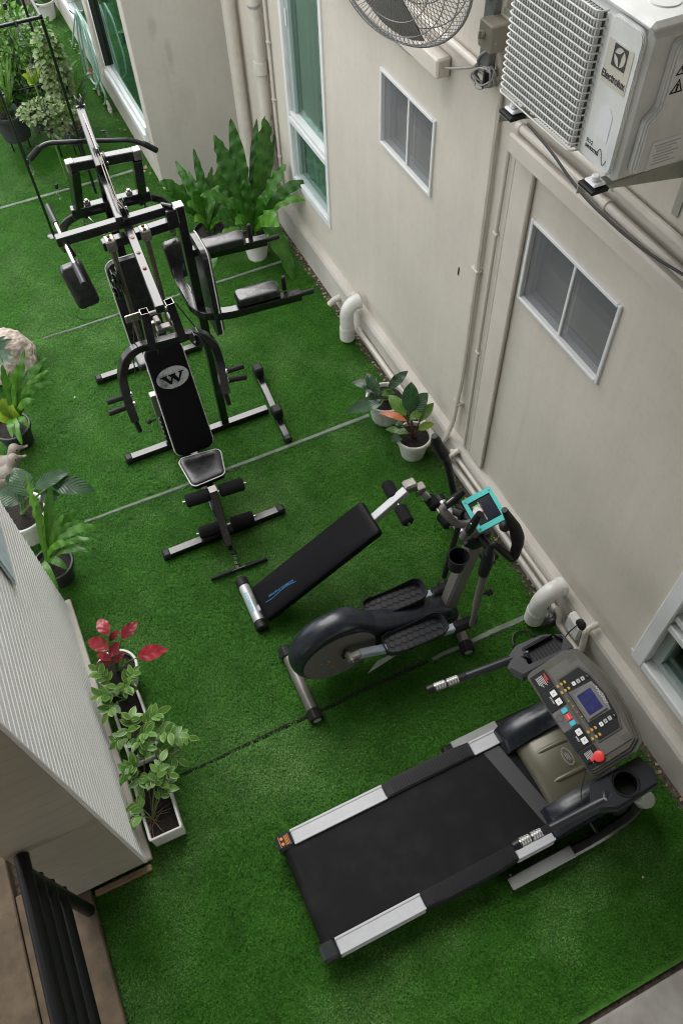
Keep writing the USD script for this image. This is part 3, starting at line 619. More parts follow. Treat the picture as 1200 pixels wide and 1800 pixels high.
# ------------------------------------------------------------------ pipes, cables and fittings on the house wall
def pipe(name, pts, r, m, label, cat_="pipe", rad=.06, group=None, n=12, clamps=(), clamp_axis=None):
    t = thing(name, label, cat_, pts[0], group)
    part(t, "tube", tube(pts, r, n, rad=rad), m)
    for c in clamps: part(t, "clamp", c, m)
    return t
for (u, v, r, xx, lab) in ((417, 130, .055, -.075, "thick cream downpipe in the corner, left of its thinner neighbour"), (459, 130, .046, -.060, "jointed cream downpipe in the corner, nearest the tall window")):
    c = at(u, v, x=xx); t = thing("downpipe", lab, "pipe", (xx, c[1], 0))
    part(t, "tube", cyl((xx, c[1], .01), (xx, c[1], 4.2), r, 20), PVC)
    if r < .05:
        zc = at(462, 122, x=xx)[2]; part(t, "coupling", lathe([(0, 0), (r + .008, 0), (r + .010, .004), (r + .010, .085), (r + .004, .10), (0, .10)], 22, o=(xx, c[1], zc - .05)), PVC)
        zc2 = at(447, 12, x=xx)[2]; part(t, "wire_tie", cyl((xx, c[1], zc2), (xx, c[1], zc2 + .02), r + .004, 20), CABLE)
    else: part(t, "coupling", cyl((xx, c[1], 2.6), (xx, c[1], 2.7), r + .006, 20), PVC)
cy_ = at(477, 130, x=-.018)[1]
pipe("conduit", [(-.018, cy_, .33), (-.018, cy_, 4.2)], .013, PVC, "thin cream conduit between the corner downpipes and the tall window", "conduit", clamps=[box2((-.034, cy_ - .02, z), (-.002, cy_ + .02, z + .015), .003) for z in (.7, 1.2, 1.65, 2.1)])
# flat conduit down the wall past the small window, curling into the foot of the wall
p = [at(u, v, x=-.03) for u, v in ((878, 0), (866, 60), (859, 88), (853, 130), (846, 300), (832, 480))]
c1 = thing("conduit", "cream conduit running down the wall from the switch box to the floor pipes", "conduit", (-.03, 3.1, 0))
zs = [3.4, 3.02, 2.92, 2.78, 2.4, 1.7, .9, .42, .28, .17]
yv = [3.13, 3.135, 3.15, 3.09, 3.085, 3.08, 3.085, 3.09, 3.10, 3.14]
part(c1, "tube", sq([(-.026 if z > 2.95 else (-.022 if z > .5 else (-.05 if z > .3 else -.085)), y, z) for y, z in zip(yv, zs)], .038, .026, up=(-1, 0, .01), rad=.08, c=.009), PVC)
for z in (3.05, 1.72, .62): part(c1, "clamp", box2((-.042, 3.055, z), (-.002, 3.125, z + .018), .003), PVC)
c2 = thing("conduit", "cream conduit along the edge of the filled doorway", "conduit", (-.02, 2.95, 0))
part(c2, "tube", tube([(-.022, 2.955, 2.53), (-.022, 2.958, 1.2), (-.022, 2.955, .31)], .011, 10), PVC)
for z in (2.05, 1.2): part(c2, "clamp", box2((-.036, 2.935, z), (-.002, 2.975, z + .014), .003), PVC)
for x, z, y1_, lab in ((-.030, 2.775, 5.2, "upper of two cream pipes running along the wall under the air conditioner"), (-.042, 2.688, 2.88, "lower of two cream pipes running along the wall under the air conditioner")):
    t = thing("wall_pipe", lab, "pipe", (x, 2, z)); part(t, "tube", tube([(x, -.6, z), (x, y1_, z)], .020, 12), PVC)
    for y in (2.2, 1.2, 2.85): part(t, "coupling", cyl((x, y, z), (x, y + .035, z), .0245, 14), PVC)
k = [at(u, v, x=-.086) for u, v in ((927, 217), (945, 238), (972, 270), (1000, 312), (1035, 355), (1100, 415), (1150, 452), (1210, 488))]
single("loose_cable", tube(fillet(k, .2), .006, 8), CABLEK, "dark loose cable drooping along the lintel under the air conditioner", "cable")
# floor pipes along the plinth
for x, z, y1_, y0_, r, lab in ((-.088, .135, 4.52, 1.66, .019, "outer cream pipe running along the foot of the wall"), (-.080, .225, 3.02, 1.72, .014, "inner thin cream pipe above the outer one along the plinth")):
    t = thing("floor_pipe", lab, "pipe", (x, 3, z)); part(t, "tube", tube([(x, y0_, z), (x, y1_, z)], r, 12), PVC)
    for y in (y1_ - .05, (y0_ + y1_) / 2, y0_ + .04): part(t, "coupling", cyl((x, y, z), (x, y + .04, z), r + .005, 14), PVC)
t = thing("pipe_tee", "short cream pipe stub with a cap above the floor pipes", "pipe", (-.1, 3.05, .2))
part(t, "tube", tube([at(806, 792, x=-.07), at(793, 800, x=-.12), (-.100, 2.98, .135)], .016, 12, rad=.02), PVC)
part(t, "cap", cyl(at(806, 792, x=-.055), at(806, 792, x=-.055) + V(-.045, 0, 0), .021, 14), PVC)
def elbow(y, r, zt, xo, label, cx=0.0, low=.04):
    t = thing("drain_elbow", label, "drain pipe", (xo, y, 0))
    part(t, "stub", cyl((-.055, y + cx, zt), (xo * .45, y + cx, zt), r + .004, 26), PVCG)
    q = [(xo * .45 + .01, y + cx, zt)] + [(xo + (xo * .55) * 0 + (.45 * abs(xo)) * (1 - math.sin(a)) * 1.0, y + cx * math.cos(a), zt - (1 - math.cos(a)) * .45 * abs(xo) * 1.5) for a in np.linspace(.15, math.pi / 2, 8)] + [(xo, y, low + .10)]
    part(t, "bend", tube(q, r, 26), PVCG)
    part(t, "socket", lathe([(r * .86, 0), (r + .001, 0), (r + .006, .004), (r + .006, .120), (r + .001, .128), (0, .128), (0, .1), (r * .86, .1)], 28, o=(xo, y, low)), PVCG)
elbow(4.56, .056, .385, -.170, "grey white drain elbow far along the wall, behind the potted plants")
elbow(1.70, .056, .350, -.21, "big grey white drain elbow between the cross trainer and the treadmill")
q = at(622, 520, x=-.05)
t = thing("pipe_clip", "small cream clip block above the far drain elbow", "pipe clip", q); part(t, "body", rbox((.05, .07, .06), q, .012), PVC); part(t, "peg", cyl(q + V(-.02, .02, -.06), q + V(-.02, .02, -.02), .012, 10), PVC); part(t, "peg", cyl(q + V(-.02, -.02, -.06), q + V(-.02, -.02, -.02), .012, 10), PVC)
t = thing("drain_stub", "small cream pipe stub poking from the foot of the wall", "pipe", (-.1, 4.9, .1)); a = at(597, 522, x=-.06)
part(t, "tube", tube([a + V(.02, 0, 0), a + V(-.05, 0, -.005), a + V(-.095, .01, -.05)], .026, 16, rad=.04), PVC); part(t, "collar", cyl(a + V(-.012, 0, 0), a + V(.01, 0, 0), .031, 16), PVC)
# pipes and adapter box beside the treadmill console
a, b = at(1045, 1100, x=-.04), at(1022, 1140, x=-.10)
pipe("bent_pipe", [a + V(.02, 0, 0), a + V(-.06, .0, .0), at(1022, 1140, x=-.11), at(1000, 1185, x=-.13)], .020, PVC, "cream pipe bending out of the plinth behind the treadmill console", rad=.04)
pipe("floor_pipe", [at(978, 1068, x=-.10), at(985, 1082, x=-.105), at(980, 1096, x=-.13), at(990, 1108, x=-.13), at(1030, 1165, x=-.13), (-.13, 0.9, .10)], .019, PVC, "kinked cream floor pipe between the drain elbow and the treadmill", rad=.03)
ab = at(1012, 1100, x=-.10); t = thing("junction_box", "white plastic junction box fixed to the plinth behind the treadmill", "junction box", ab)
part(t, "box", rbox((.05, .13, .15), ab, .010), PVCG); part(t, "lid", rbox((.008, .115, .135), ab + V(-.030, 0, 0), .006), PVCG)
ad = at(1021, 1098, x=-.145); t = thing("taped_plug", "plug wrapped in crumpled black tape on the junction box", "plug", ad)
m = trimesh.creation.icosphere(3); nn = meshkit.fbm(m.vertices * 3.3, 4, 3); m.apply_scale((.022, .034, .036)); m.vertices *= (0.75 + .55 * nn)[:, None]; m.apply_translation(ad)
part(t, "wrapping", m, BLACKP, smooth=False); part(t, "cord", tube([ad + V(0, .02, -.04), ad + V(-.06, .02, -.10), ad + V(-.13, -.02, -.20)], .004, 8, rad=.05), CABLEK)
ci = [at(u, v, z=.03) for u, v in ((903, 1135), (900, 1125), (903, 1114), (915, 1108), (930, 1110), (943, 1118))]
single("power_cord", tube(fillet(ci, .05), .006, 8), CABLEK, "looped black power cord on the turf by the treadmill tray", "cord")
m = trimesh.creation.icosphere(3); nn = meshkit.fbm(m.vertices * 4, 4, 9); m.apply_scale((.07, .05, .025)); m.vertices *= (0.5 + .9 * nn)[:, None]; m.apply_translation(at(958, 1086, z=.04))
single("crumpled_wrap", m, mat("crumpled_grey_wrap", (.16, .17, .16), .5, var=.6, vscale=40), "crumpled grey plastic wrap under the big drain elbow", "plastic wrap", smooth=False)

q = at(806, 476, x=-.0)
single("wall_slot", box2((-.004, q[1] - .005, q[2] - .028), (-.0005, q[1] + .005, q[2] + .028), .001), PRINTK, "small dark slot in the bare wall left of the long conduit", "wall fitting")
# ------------------------------------------------------------------ wall fan
FC = V(-.46, 3.27, 3.28); FN = unit(V(-.86, -.50, -.18)); FT = axisT(FC, FN); FR = .36
fan = thing("wall_fan", "large grey wall fan with a round wire cage", "fan", FC)
def fp(r, a, z): return (FT @ V(r * math.cos(a), r * math.sin(a), z, 1))[:3]
wires = []
for k in range(84):
    a = 2 * math.pi * k / 84
    wires.append(tube([fp(.075, a + .10, .085), fp(.2, a + .045, .082), fp(.295, a + .01, .050), fp(.330, a, .0)], .0016, 4))
    wires.append(tube([fp(.330, a, .0), fp(.31, a, -.05), fp(.2, a - .03, -.085), fp(.08, a - .06, -.09)], .0016, 4))
for r, z in ((.335, .0), (.300, .047), (.25, .072), (.18, .084), (.29, -.06), (.2, -.086)):
    wires.append(tube([fp(r, a, z) for a in np.linspace(0, 2 * math.pi, 49)], .0028 if r < .33 else .006, 5))
part(fan, "cage", cat(wires), FANW, smooth=True)
part(fan, "badge_disc", lathe([(0, .08), (.078, .08), (.082, .085), (.08, .094), (.06, .1), (0, .102)], 30, FT), FANG)
part(fan, "badge_emblem", cat(text("W", .03, FT @ trimesh.transformations.translation_matrix([0, 0, .1025]) @ trimesh.transformations.rotation_matrix(1.9, [0, 0, 1]))), PRINTK)
for k in range(3):
    a0 = 2 * math.pi * k / 3 + .55; v = []
    for i, r in enumerate(np.linspace(.05, .295, 8)):
        wd = .42 + .50 * math.sin(min(1, (r - .05) / .2) * 1.7)
        for j, s in enumerate(np.linspace(-.5, .5, 7)): v.append(fp(r, a0 + s * wd * 1.35 + .6 * r, .035 * s * 1.6))
    v = np.array(v); f = [(i * 7 + j, i * 7 + j + 1, (i + 1) * 7 + j + 1, (i + 1) * 7 + j) for i in range(7) for j in range(6)]
    nrm = FT[:3, 2] * .003; vv = np.vstack([v + nrm, v - nrm]); ff = f + [(d + 56, c + 56, b + 56, a + 56) for a, b, c, d in f]
    part(fan, "blade", (vv, np.array(ff)), FANB, smooth=40)
part(fan, "hub", lathe([(0, -.05), (.06, -.05), (.062, .03), (.045, .05), (0, .055)], 26, FT), FANG)
part(fan, "motor", lathe([(0, -.24), (.05, -.24), (.075, -.21), (.078, -.10), (.06, -.075), (0, -.07)], 26, FT), FANG)
part(fan, "arm", tube([fp(0, 0, -.22), V(-.16, 3.19, 3.16), V(-.055, 3.175, 3.12)], .022, 12, rad=.05), FANG)
part(fan, "bracket", cat(box2((-.075, 3.135, 2.80), (-.030, 3.215, 3.22), .006)), mat("grey_bracket_steel", (0.20, 0.205, 0.21), 0.4, 0.4, var=0.2))
sb = thing("fan_switch", "olive grey switch box with a round knob on the wall beside the fan", "switch box", (-.06, 3.09, 3.0))
sc = V(-.085, 3.095, 3.005)
part(sb, "box", rbox((.10, .105, .115), sc, .006), BOXG); part(sb, "back_plate", rbox((.006, .14, .16), sc + V(.053, -.015, .01), .002), BRKT)
part(sb, "knob", lathe([(0, 0), (.018, 0), (.017, .012), (.006, .016), (0, .016)], 20, axisT(sc + V(-.051, .012, .005), (-1, 0, 0))), BOXG); part(sb, "knob_grip", rbox((.012, .008, .034), sc + V(-.07, .012, .005), .003), BOXG)
part(fan, "cord", tube(fillet([at(680, 55, x=-.12), at(700, 78, x=-.08), at(735, 105, x=-.06), at(765, 117, x=-.05), at(795, 120, x=-.045), at(830, 118, x=-.06), at(838, 112, x=-.09)], .12), .006, 8), CABLE)
part(sb, "cord", tube(fillet([sc + V(-.03, -.055, -.02), at(872, 62, x=-.10), at(866, 82, x=-.09), at(845, 95, x=-.08), at(838, 105, x=-.08), at(845, 122, x=-.06)], .08), .006, 8), CABLE)
cc = at(856, 132, x=-.055); coil = []
rr = np.random.default_rng(4)
for k in range(9):
    a = np.linspace(0, 2 * math.pi, 26); ry, rz = .075 + .02 * rr.random(), .034 + .012 * rr.random(); o = rr.normal(0, .006, 3); tl = .35 + rr.normal(0, .1)
    coil.append(tube(np.stack([-.012 + o[0] + .012 * np.sin(a * 2 + k), o[1] + ry * np.cos(a) * math.cos(tl) - rz * np.sin(a) * math.sin(tl), o[2] - ry * np.cos(a) * math.sin(tl) * 1 - rz * np.sin(a) * math.cos(tl)], 1) + cc, .0045, 6))
t = thing("cable_coil", "bundle of coiled grey cable tied to the pipe below the switch", "cable coil", cc); part(t, "coil", cat(coil), CABLE, smooth=True); part(t, "tie", rbox((.05, .012, .09), cc + V(-.01, -.02, 0), .004), CABLEK)

# ------------------------------------------------------------------ air conditioner
AX, AB, AY0, AY1, AZ0, AZ1 = -.43, -.15, 1.822, 2.487, 3.125, 3.628
ac = thing("air_conditioner", "white outdoor air conditioner unit with a wire grille on wall brackets", "air conditioner", (-.29, 2.18, AZ0))
part(ac, "body", box2((AX, AY0, AZ0), (AB, AY1, AZ1 - .03), .018), ACW)
part(ac, "top_cover", cat(box2((AX - .006, AY0 - .006, AZ1 - .03), (AB + .004, AY1 + .006, AZ1), .014), lathe([(0, 0), (.05, 0), (.048, .006), (0, .007)], 26, o=(AX + .11, AY0 + .10, AZ1 - .002)), lathe([(0, 0), (.045, 0), (.043, .006), (0, .007)], 26, o=(AX + .21, AY0 + .07, AZ1 - .002))), ACW)
FT2 = frame((AX, AY0, AZ0), (0, 1, 0), (0, 0, 1))     # x along the wall, y up, z out of it is -x? (see flip)
gy0, gy1, gz0, gz1 = AY0 + .198, AY1 - .012, AZ0 + .022, AZ1 - .040
part(ac, "coil", box2((AX - .006, gy0 + .006, gz0 + .008), (AX - .001, gy1 - .006, gz1 - .008), .001), ACDARK)
for y in np.linspace(gy0 + .012, gy1 - .012, 31):
    part(ac, "grille_fin", box2((AX - .026, y - .0028, gz0 + .005), (AX - .008, y + .0028, gz1 - .005), .001), ACG, smooth=False)
for z in np.linspace(gz0, gz1, 19):
    part(ac, "grille_wire", tube(fillet([(AX - .002, gy0 - .004, z), (AX - .036, gy0 + .004, z), (AX - .036, gy1 - .004, z), (AX - .002, gy1 + .004, z)], .03), .0030, 7), ACG)
part(ac, "front_panel", cat(slab(roundpoly([(0.012, .014), (.172, .014), (.172, .470), (.012, .470)], .035), .012, frame((AX + .002, AY0 + .185, AZ0 + .004), (0, -1, 0), (0, 0, 1)), .006)), ACW)
LT = frame((AX - .0105, AY0 + .093, AZ0), (0, -1, 0), (0, 0, 1))
part(ac, "sticker", plate(.118, .128, moved(LT, -.003, .343), .0008), STICK)
emb = Polygon([(-.034, -.034), (.034, -.034), (.034, .034), (-.034, .034)]).buffer(.002)
disc = Point(0, 0).buffer(.031, quad_segs=12)
star = Polygon([(.016, .028), (.007, .004), (.007, -.010), (.004, -.033), (-.006, -.008), (-.014, -.002), (-.034, .006), (-.010, .008), (0, .012)])
dark = emb.difference(disc).union(star.intersection(disc))
part(ac, "emblem", cat([slab(affinity.scale(g, .88, .88, origin=(0, 0)), .0012, moved(LT, 0, .372, .0009), 0) for g in getattr(dark, "geoms", [dark])]), BRANDK)
part(ac, "brand_name", text("Electrolux", .0205, moved(LT, -.006, .306, .0012), .0012, True, sx=.86), BRANDK)
part(ac, "label", slab(Polygon([(-.032, 0), (.032, 0), (.032, .085), (.012, .105), (-.012, .105), (-.032, .085)]), .0008, moved(LT, .0, .118), 0), STICKW)
part(ac, "inverter_mark", cat(text("R32", .013, moved(LT, -.045, .085, 0), .0008), text("INVERTER", .0105, moved(LT, -.028, .066, 0), .0008, True),
     tube([(LT @ V(-.0 + .05 * s, .066 + .022 * math.sin(s * 6.28), .0006, 1))[:3] for s in np.linspace(0, 1, 21)], .0009, 5)), PRINTK)
ST = frame((AB - .0, AY0 - .001, AZ0), (1, 0, 0), (0, 0, 1)); ST = frame((AX, AY0 - .0015, AZ0), (1, 0, 0), (0, 0, 1))
part(ac, "side_cover", slab(roundpoly([(.048, .03), (.268, .03), (.268, .445), (.085, .445), (.085, .25), (.048, .21)], .022), .030, ST, .012), ACW)
SS = moved(ST, -.036, 0, .031)
part(ac, "handle_recess", plate(.10, .022, moved(SS, .195, .41), .001), PANELG)
part(ac, "warning_label", plate(.058, .125, moved(SS, .158, .335), .0008), STICKW)
def tri(T, s): return slab(Polygon([(-s, -s * .8), (s, -s * .8), (0, s)]).difference(Polygon([(-s * .7, -s * .62), (s * .7, -s * .62), (0, s * .68)])), .001, T, 0)
part(ac, "warning_symbol", cat(tri(moved(SS, .158, .365, .001), .021), slab(Polygon([(-.003, .012), (.004, .012), (.0, .002), (.004, .002), (-.003, -.012), (-.001, -.002), (-.004, -.002)]), .001, moved(SS, .158, .364, .001), 0)), PRINTK)
part(ac, "warning_symbol", cat(tri(moved(SS, .158, .312, .001), .024), slab(Polygon([(-.004, .01), (.004, .01), (.003, -.012), (-.003, -.012)]), .001, moved(SS, .158, .310, .001), 0)), PRINTK)
part(ac, "rating_label", plate(.13, .10, moved(SS, .195, .09), .0008), STICKW)
part(ac, "rating_print", cat([plate(.10 - .02 * (k % 3), .004, moved(SS, .195 - .005 * (k % 3), .125 - .011 * k, .001), .0006, .0005) for k in range(7)]), GREYB)
for yy in (AY0 + .055, AY1 - .105):
    for xx in (AX - .025,):
        part(ac, "foot", cat(box2((xx - .022, yy - .03, AZ0 - .016), (xx + .03, yy + .03, AZ0 - .004), .008), cyl((xx, yy, AZ0 - .004), (xx, yy, AZ0 + .014), .014, 12)), STICKW)
        part(ac, "rubber_pad", box2((xx - .035, yy - .042, AZ0 - .034), (xx + .035, yy + .042, AZ0 - .018), .004), RUBBER)
for i, yy in enumerate((AY0 + .055, AY1 - .105)):
    t = thing("ac_bracket", ("grey green wall bracket with round holes at the near end of the air conditioner", "grey green wall bracket at the far end of the air conditioner")[i], "bracket", (-.2, yy, AZ0 - .08))
    pr = Polygon([(0, 0), (.482, .0), (.482, -.03), (.0, -.115)])
    for hx in (.17, .25, .33, .41): pr = pr.difference(Point(hx, -.028).buffer(.014, quad_segs=5))
    part(t, "arm", slab(affinity.scale(pr, 1, 1), .004, frame((-.002, yy + .04, AZ0 - .040), (-1, 0, 0), (0, 0, 1)), 0), BRKT)
    part(t, "flange", box2((-.482, yy - .005, AZ0 - .0415), (-.002, yy + .0445, AZ0 - .0375), .001), BRKT)
    part(t, "upright", box2((-.008, yy - .0, AZ0 - .30), (-.002, yy + .036, AZ0 + .25), .001), BRKT)
# PART4
# ================================================================== MULTI GYM
gym = thing("multi_gym", "big black multi station gym with lat bar, press arms and seat", "multi gym", (-1.75, 4.1, 0))
GX = -1.755
def bar(name, p0, p1, w=.05, h=.05, m=None, up=(0, 0, 1), par=None, r=.004, ext=0, label=None):
    return part(par or gym, name, beam(p0, p1, w, h, r, up, ext), m or BLACK, label)
for y, xa, xb in ((3.205, -2.175, -1.345), (4.13, -2.165, -1.06), (5.03, -2.145, -1.32)):
    fb = bar("foot_bar", (xa, y, .038), (xb, y, .038), .058, .055)
    for x, s in ((xa, -1), (xb, 1)):
        if x < -1.1: part(fb, "rubber_cap", rbox((.058, .068, .064), (x + s * .005, y, .040), .012), RUBBER)
bar("spine", (GX, 3.21, .040), (GX, 5.02, .040), .05, .05)
hb = bar("side_foot", (-.985, 4.51, .034), (-1.035, 3.80, .034), .05, .04)
for y in (4.49, 4.02):
    x = -1.035 + (y - 3.80) / .71 * .05
    part(hb, "foot_block", rbox((.075, .085, .10), (x, y, .095), .012), RUBBER)
for p in ((-.985, 4.53, .034), (-1.036, 3.79, .034)): part(hb, "rubber_cap", rbox((.062, .06, .05), p, .012), RUBBER)
bar("bench_post", (GX - .045, 3.84, .06), (GX - .045, 3.84, .86), .06, .075)
part(gym, "bench_bracket", rbox((.06, .05, .20), (GX - .125, 3.83, .80), .004), STEEL)
kb = at(262, 741, y=3.78)
part(gym, "adjust_knob", cat(cyl(kb + V(.05, 0, 0), kb + V(.0, 0, 0), .007, 10), trimesh.creation.icosphere(2, .017).apply_translation(kb)), BLACKP)
for x in (-1.828, -1.622):
    part(gym, "guide_rod", cyl((x, 4.13, .07), (x, 4.13, 1.80), .0165, 16), RODM)
    part(gym, "rod_collar", rbox((.058, .072, .072), (x, 4.13, 1.832), .006), STEEL)
    for dy in (-.018, .018): part(gym, "bolt", cyl((x, 4.13 + dy, 1.866), (x, 4.13 + dy, 1.876), .010, 8), mat("rusty_bolt", (.22, .12, .07), .6, .5) if (x, dy) == (-1.828, -.018) else "/World/Looks/rusty_bolt")
for k in range(9): part(gym, "weight_plate", rbox((.30, .11, .047), (-1.725, 4.13, .12 + k * .052), .008), BLACK)
bar("weight_stem", (-1.725, 4.13, .6), (-1.725, 4.13, 1.2), .03, .03, STEEL)
bar("cross_beam", (-1.875, 4.13, 1.835), (-1.41, 4.15, 1.835), .055, .055)
bar("upright", (-1.405, 4.15, .06), (-1.395, 4.15, 1.93), .055, .06)
part(gym, "upright_cap", rbox((.057, .062, .008), (-1.395, 4.15, 1.935), .002), STEEL)
bar("top_beam", (-1.752, 3.40, 1.885), (-1.705, 4.16, 1.895), .05, .05)
for y in (3.72, 3.86, 4.0): part(gym, "bolt", cyl((-1.752 + (y - 3.4) * .062, y, 1.909), (-1.752 + (y - 3.4) * .062, y, 1.922), .011, 8), "/World/Looks/rusty_bolt")
bar("rear_beam", (-1.742, 4.11, 1.965), (-1.700, 4.72, 1.975), .045, .045)
bar("rear_mast", (-1.70, 4.98, .06), (-1.70, 4.90, 1.62), .055, .055)
bar("rear_brace", (-1.70, 4.90, 1.60), (-1.705, 4.68, 1.96), .05, .05)
# rear frame with the swing arms
A, B = at(120, 292, z=2.0), at(244, 268, z=2.0); C, D = at(134, 372, z=1.62), at(256, 342, z=1.62)
fr = bar("rear_frame", A, B, .055, .06)
for p, s in ((A, -1), (B, 1)): part(fr, "end_cap", rbox((.05, .058, .063), p + V(-s * .012, 0, .0015), .004), STEEL)
bar("frame_post", A + V(.022, .004, -.03), C + V(.022, -.0, .03), .056, .06); bar("frame_post", B + V(-.022, .004, -.03), D + V(-.022, 0, .03), .056, .06)
bar("lower_frame", C + V(-.03, 0, 0), D + V(.03, 0, 0), .058, .07)
for p in (C * .82 + D * .18, C * .22 + D * .78): part(gym, "pivot_bolt", cat(cyl(p + V(0, 0, .03), p + V(0, 0, .055), .020, 12), cyl(p + V(0, 0, .055), p + V(0, 0, .068), .013, 12)), STEEL)
for s, e, (ua, va), (ub, vb), (uc, vc) in ((C, -1, (140, 376), (112, 392), (110, 425)), (D, 1, (262, 345), (292, 352), (303, 395))):
    q = [s + V(.05 * -e, -.005, -.035), at(ua, va, z=1.57), at(ub, vb, z=1.53), at(uc, vc, z=1.36), at(uc + 2, vc + 14, z=1.28)]
    part(gym, "swing_arm", sq(q, .022, .05, rad=.12, up=(0, 0, 1)), BLACK)
    ce = s * .72 + (D if e < 0 else C) * .28 + V(0, -.045, -.05)
    part(gym, "cam_ring", sq([ce + V(.105 * math.cos(a), -.085 * math.sin(a) * 1.0 + .02, -.02) for a in np.linspace(-.1, math.pi + .1, 15)], .012, .045), BLACK)
# lat arm, pulleys, bar
L0, L1 = at(178, 297, z=2.03), at(143, 196, z=2.14)
bar("lat_arm", L0, L1, .052, .06)
def pulley(c, r=.045, ax=(1, 0, 0), par=None):
    p = part(par or gym, "pulley", lathe([(0, -.010), (r, -.010), (r, -.006), (r - .008, -.002), (r - .008, .002), (r, .006), (r, .010), (0, .010)], 22, axisT(c, ax)), BLACKP)
    part(p, "pulley_bolt", cyl(np.asarray(c) - .028 * unit(ax), np.asarray(c) + .028 * unit(ax), .008, 10), CHROME)
    part(p, "pulley_fork", cat(*[rbox((.004, .05, .09), np.asarray(c) + s * .017 * unit(ax) + V(0, .01, .01), .001) for s in (-1, 1)]), BLACK)
for (u, v, z) in ((142, 186, 2.16), (172, 272, 2.06), (183, 287, 2.02), (215, 366, 1.98), (222, 382, 1.93)): pulley(at(u, v, z=z))
pulley(V(-1.86, 4.12, 1.60), .042, (.9, .3, 0)); pulley(V(-1.88, 4.10, 1.52), .04, (.9, .3, 0)); pulley(V(-1.78, 3.75, 1.35), .05); pulley(V(-1.58, 3.52, 1.50), .05, (.8, .6, 0))
LY = 4.92
pts = [at(u, v, y=LY) for u, v in ((52, 279), (76, 251), (118, 247), (166, 247), (226, 243), (243, 247), (276, 264))]
lb = part(gym, "lat_bar", tube(fillet([pts[0], pts[1], pts[3], pts[4] * .5 + pts[5] * .5, pts[6]], .06), .0145, 14), BLACK)
for a, b in ((pts[0], pts[1]), (pts[6], pts[5])): part(lb, "hand_grip", cyl(a, a * .25 + b * .75, .0185, 14), RUBBER)
for (u0, v0, u1, v1) in ((150, 236, 158, 233), (186, 229, 178, 231)):
    a, b = at(u0, v0, z=2.06), at(u1, v1, z=2.06); part(gym, "bar_hook", tube([a + V(0, -.03, -.03), a, a * .3 + b * .7, b], .006, 8, rad=.012), BLACK)
# chin up bar on top of the cross beam
c0, c1 = at(99, 424, z=1.935), at(287, 368, z=1.935)
bar("chin_beam", c0, c1, .052, .055)
part(gym, "hinge", cat(rbox((.07, .06, .10), c1 + V(.035, -.012, -.045), .006), cyl(c1 + V(.0, .03, .018), c1 + V(.05, -.02, .018), .012, 12)), BLACK)
g0, g1 = at(84, 362, z=1.965), at(147, 498, z=1.88)
cb = part(gym, "chin_bar", cyl(g0, g1, .0125, 14), CHROME)
part(cb, "hand_grip", cyl(g0 - (g1 - g0) * .01, g0 * .76 + g1 * .24, .017, 14), GREYBLK); part(cb, "hand_grip", cyl(g1 + (g1 - g0) * .01, g1 * .76 + g0 * .24, .017, 14), GREYBLK)
def pad(c, w, h, t, T, name="pad", m=None, r=.03): return part(gym, name, cushion(roundpoly([(-w/2, -h/2), (w/2, -h/2), (w/2, h/2), (-w/2, h/2)], r), t, T), m or VINYL, smooth=50)
pad(0, .135, .285, .06, frame(at(139, 497, y=4.12), (1, .0, .10), (.05, .10, 1.0)), "arm_pad")
pad(0, .135, .285, .06, frame(at(309, 452, y=4.66), (1, .0, .06), (.0, .05, 1.0)), "arm_pad")
bar("pad_stem", at(130, 450, y=4.15), at(112, 425, z=1.92), .03, .03); bar("pad_stem", at(303, 410, y=4.68), at(298, 380, y=4.3), .035, .03)
# rear station backrest, piped in white
rb_ = frame(at(243, 535, y=4.50), (1, .0, 0), (0, .06, 1.0))
P_ = roundpoly([(-.13, -.35), (.13, -.35), (.13, .35), (-.13, .35)], .06)
rp = part(gym, "rear_backrest", cushion(P_, .06, frame(rb_[:3, 3], (-1, 0, 0), (0, .06, 1.0))), VINYL, smooth=50)
def piping(par, poly, T, z, r=.0045): 
    e = [(T @ V(x, y, z, 1))[:3] for x, y in np.array(poly.buffer(.002).exterior.coords)]; part(par, "piping", tube(np.array(e), r, 6, up=T[:3, 2]), PIPING)
piping(rp, P_, frame(rb_[:3, 3], (-1, 0, 0), (0, .06, 1.0)), .040, .0035)
bar("rear_seat_post", (-1.72, 4.62, .06), (-1.72, 4.62, .42), .05, .05)
pad(0, .28, .30, .06, frame((-1.72, 4.70, .43), (1, 0, 0), (0, 1, 0)), "rear_seat")
# press station: two open square tubes hung from the beam, curved arms with handles
PY = 3.62
def opentube(c0, c1, w, h, t=.004):
    T = frame(c0, np.cross(V(0, 1, 0), unit(c1 - c0)), V(0, 1, 0)); L = np.linalg.norm(c1 - c0); T[:3, 2] = unit(c1 - c0); T[:3, 0] = np.cross(T[:3, 1], T[:3, 2])
    o = Polygon([(-w/2, -h/2), (w/2, -h/2), (w/2, h/2), (-w/2, h/2)]); i = o.buffer(-t, join_style=2)
    rim = slab(o.difference(o.buffer(-.0025, join_style=2)), .0015, moved(T, 0, 0, L), 0)
    return slab(o.difference(i), L, T, 0), rim
for (ut, vt, ub, vb) in ((253, 547, 267, 612), (297, 530, 321, 596)):
    t0, b0_ = at(ut, vt, y=PY), at(ub, vb, y=PY - .02)
    body, rim = opentube(b0_, t0, .046, .05)
    pt = part(gym, "press_tube", body, BLACK, smooth=False); part(pt, "tube_rim", rim, STEEL, smooth=False)
bar("press_crosspiece", at(262, 607, y=PY - .01), at(324, 590, y=PY - .01), .052, .05)
part(gym, "press_axle", cyl(at(258, 553, y=PY + .04), at(305, 538, y=PY + .04), .014, 14), STEEL)
part(gym, "pivot_plate", rbox((.13, .012, .05), at(240, 556, y=PY + .05), .003), STEEL)
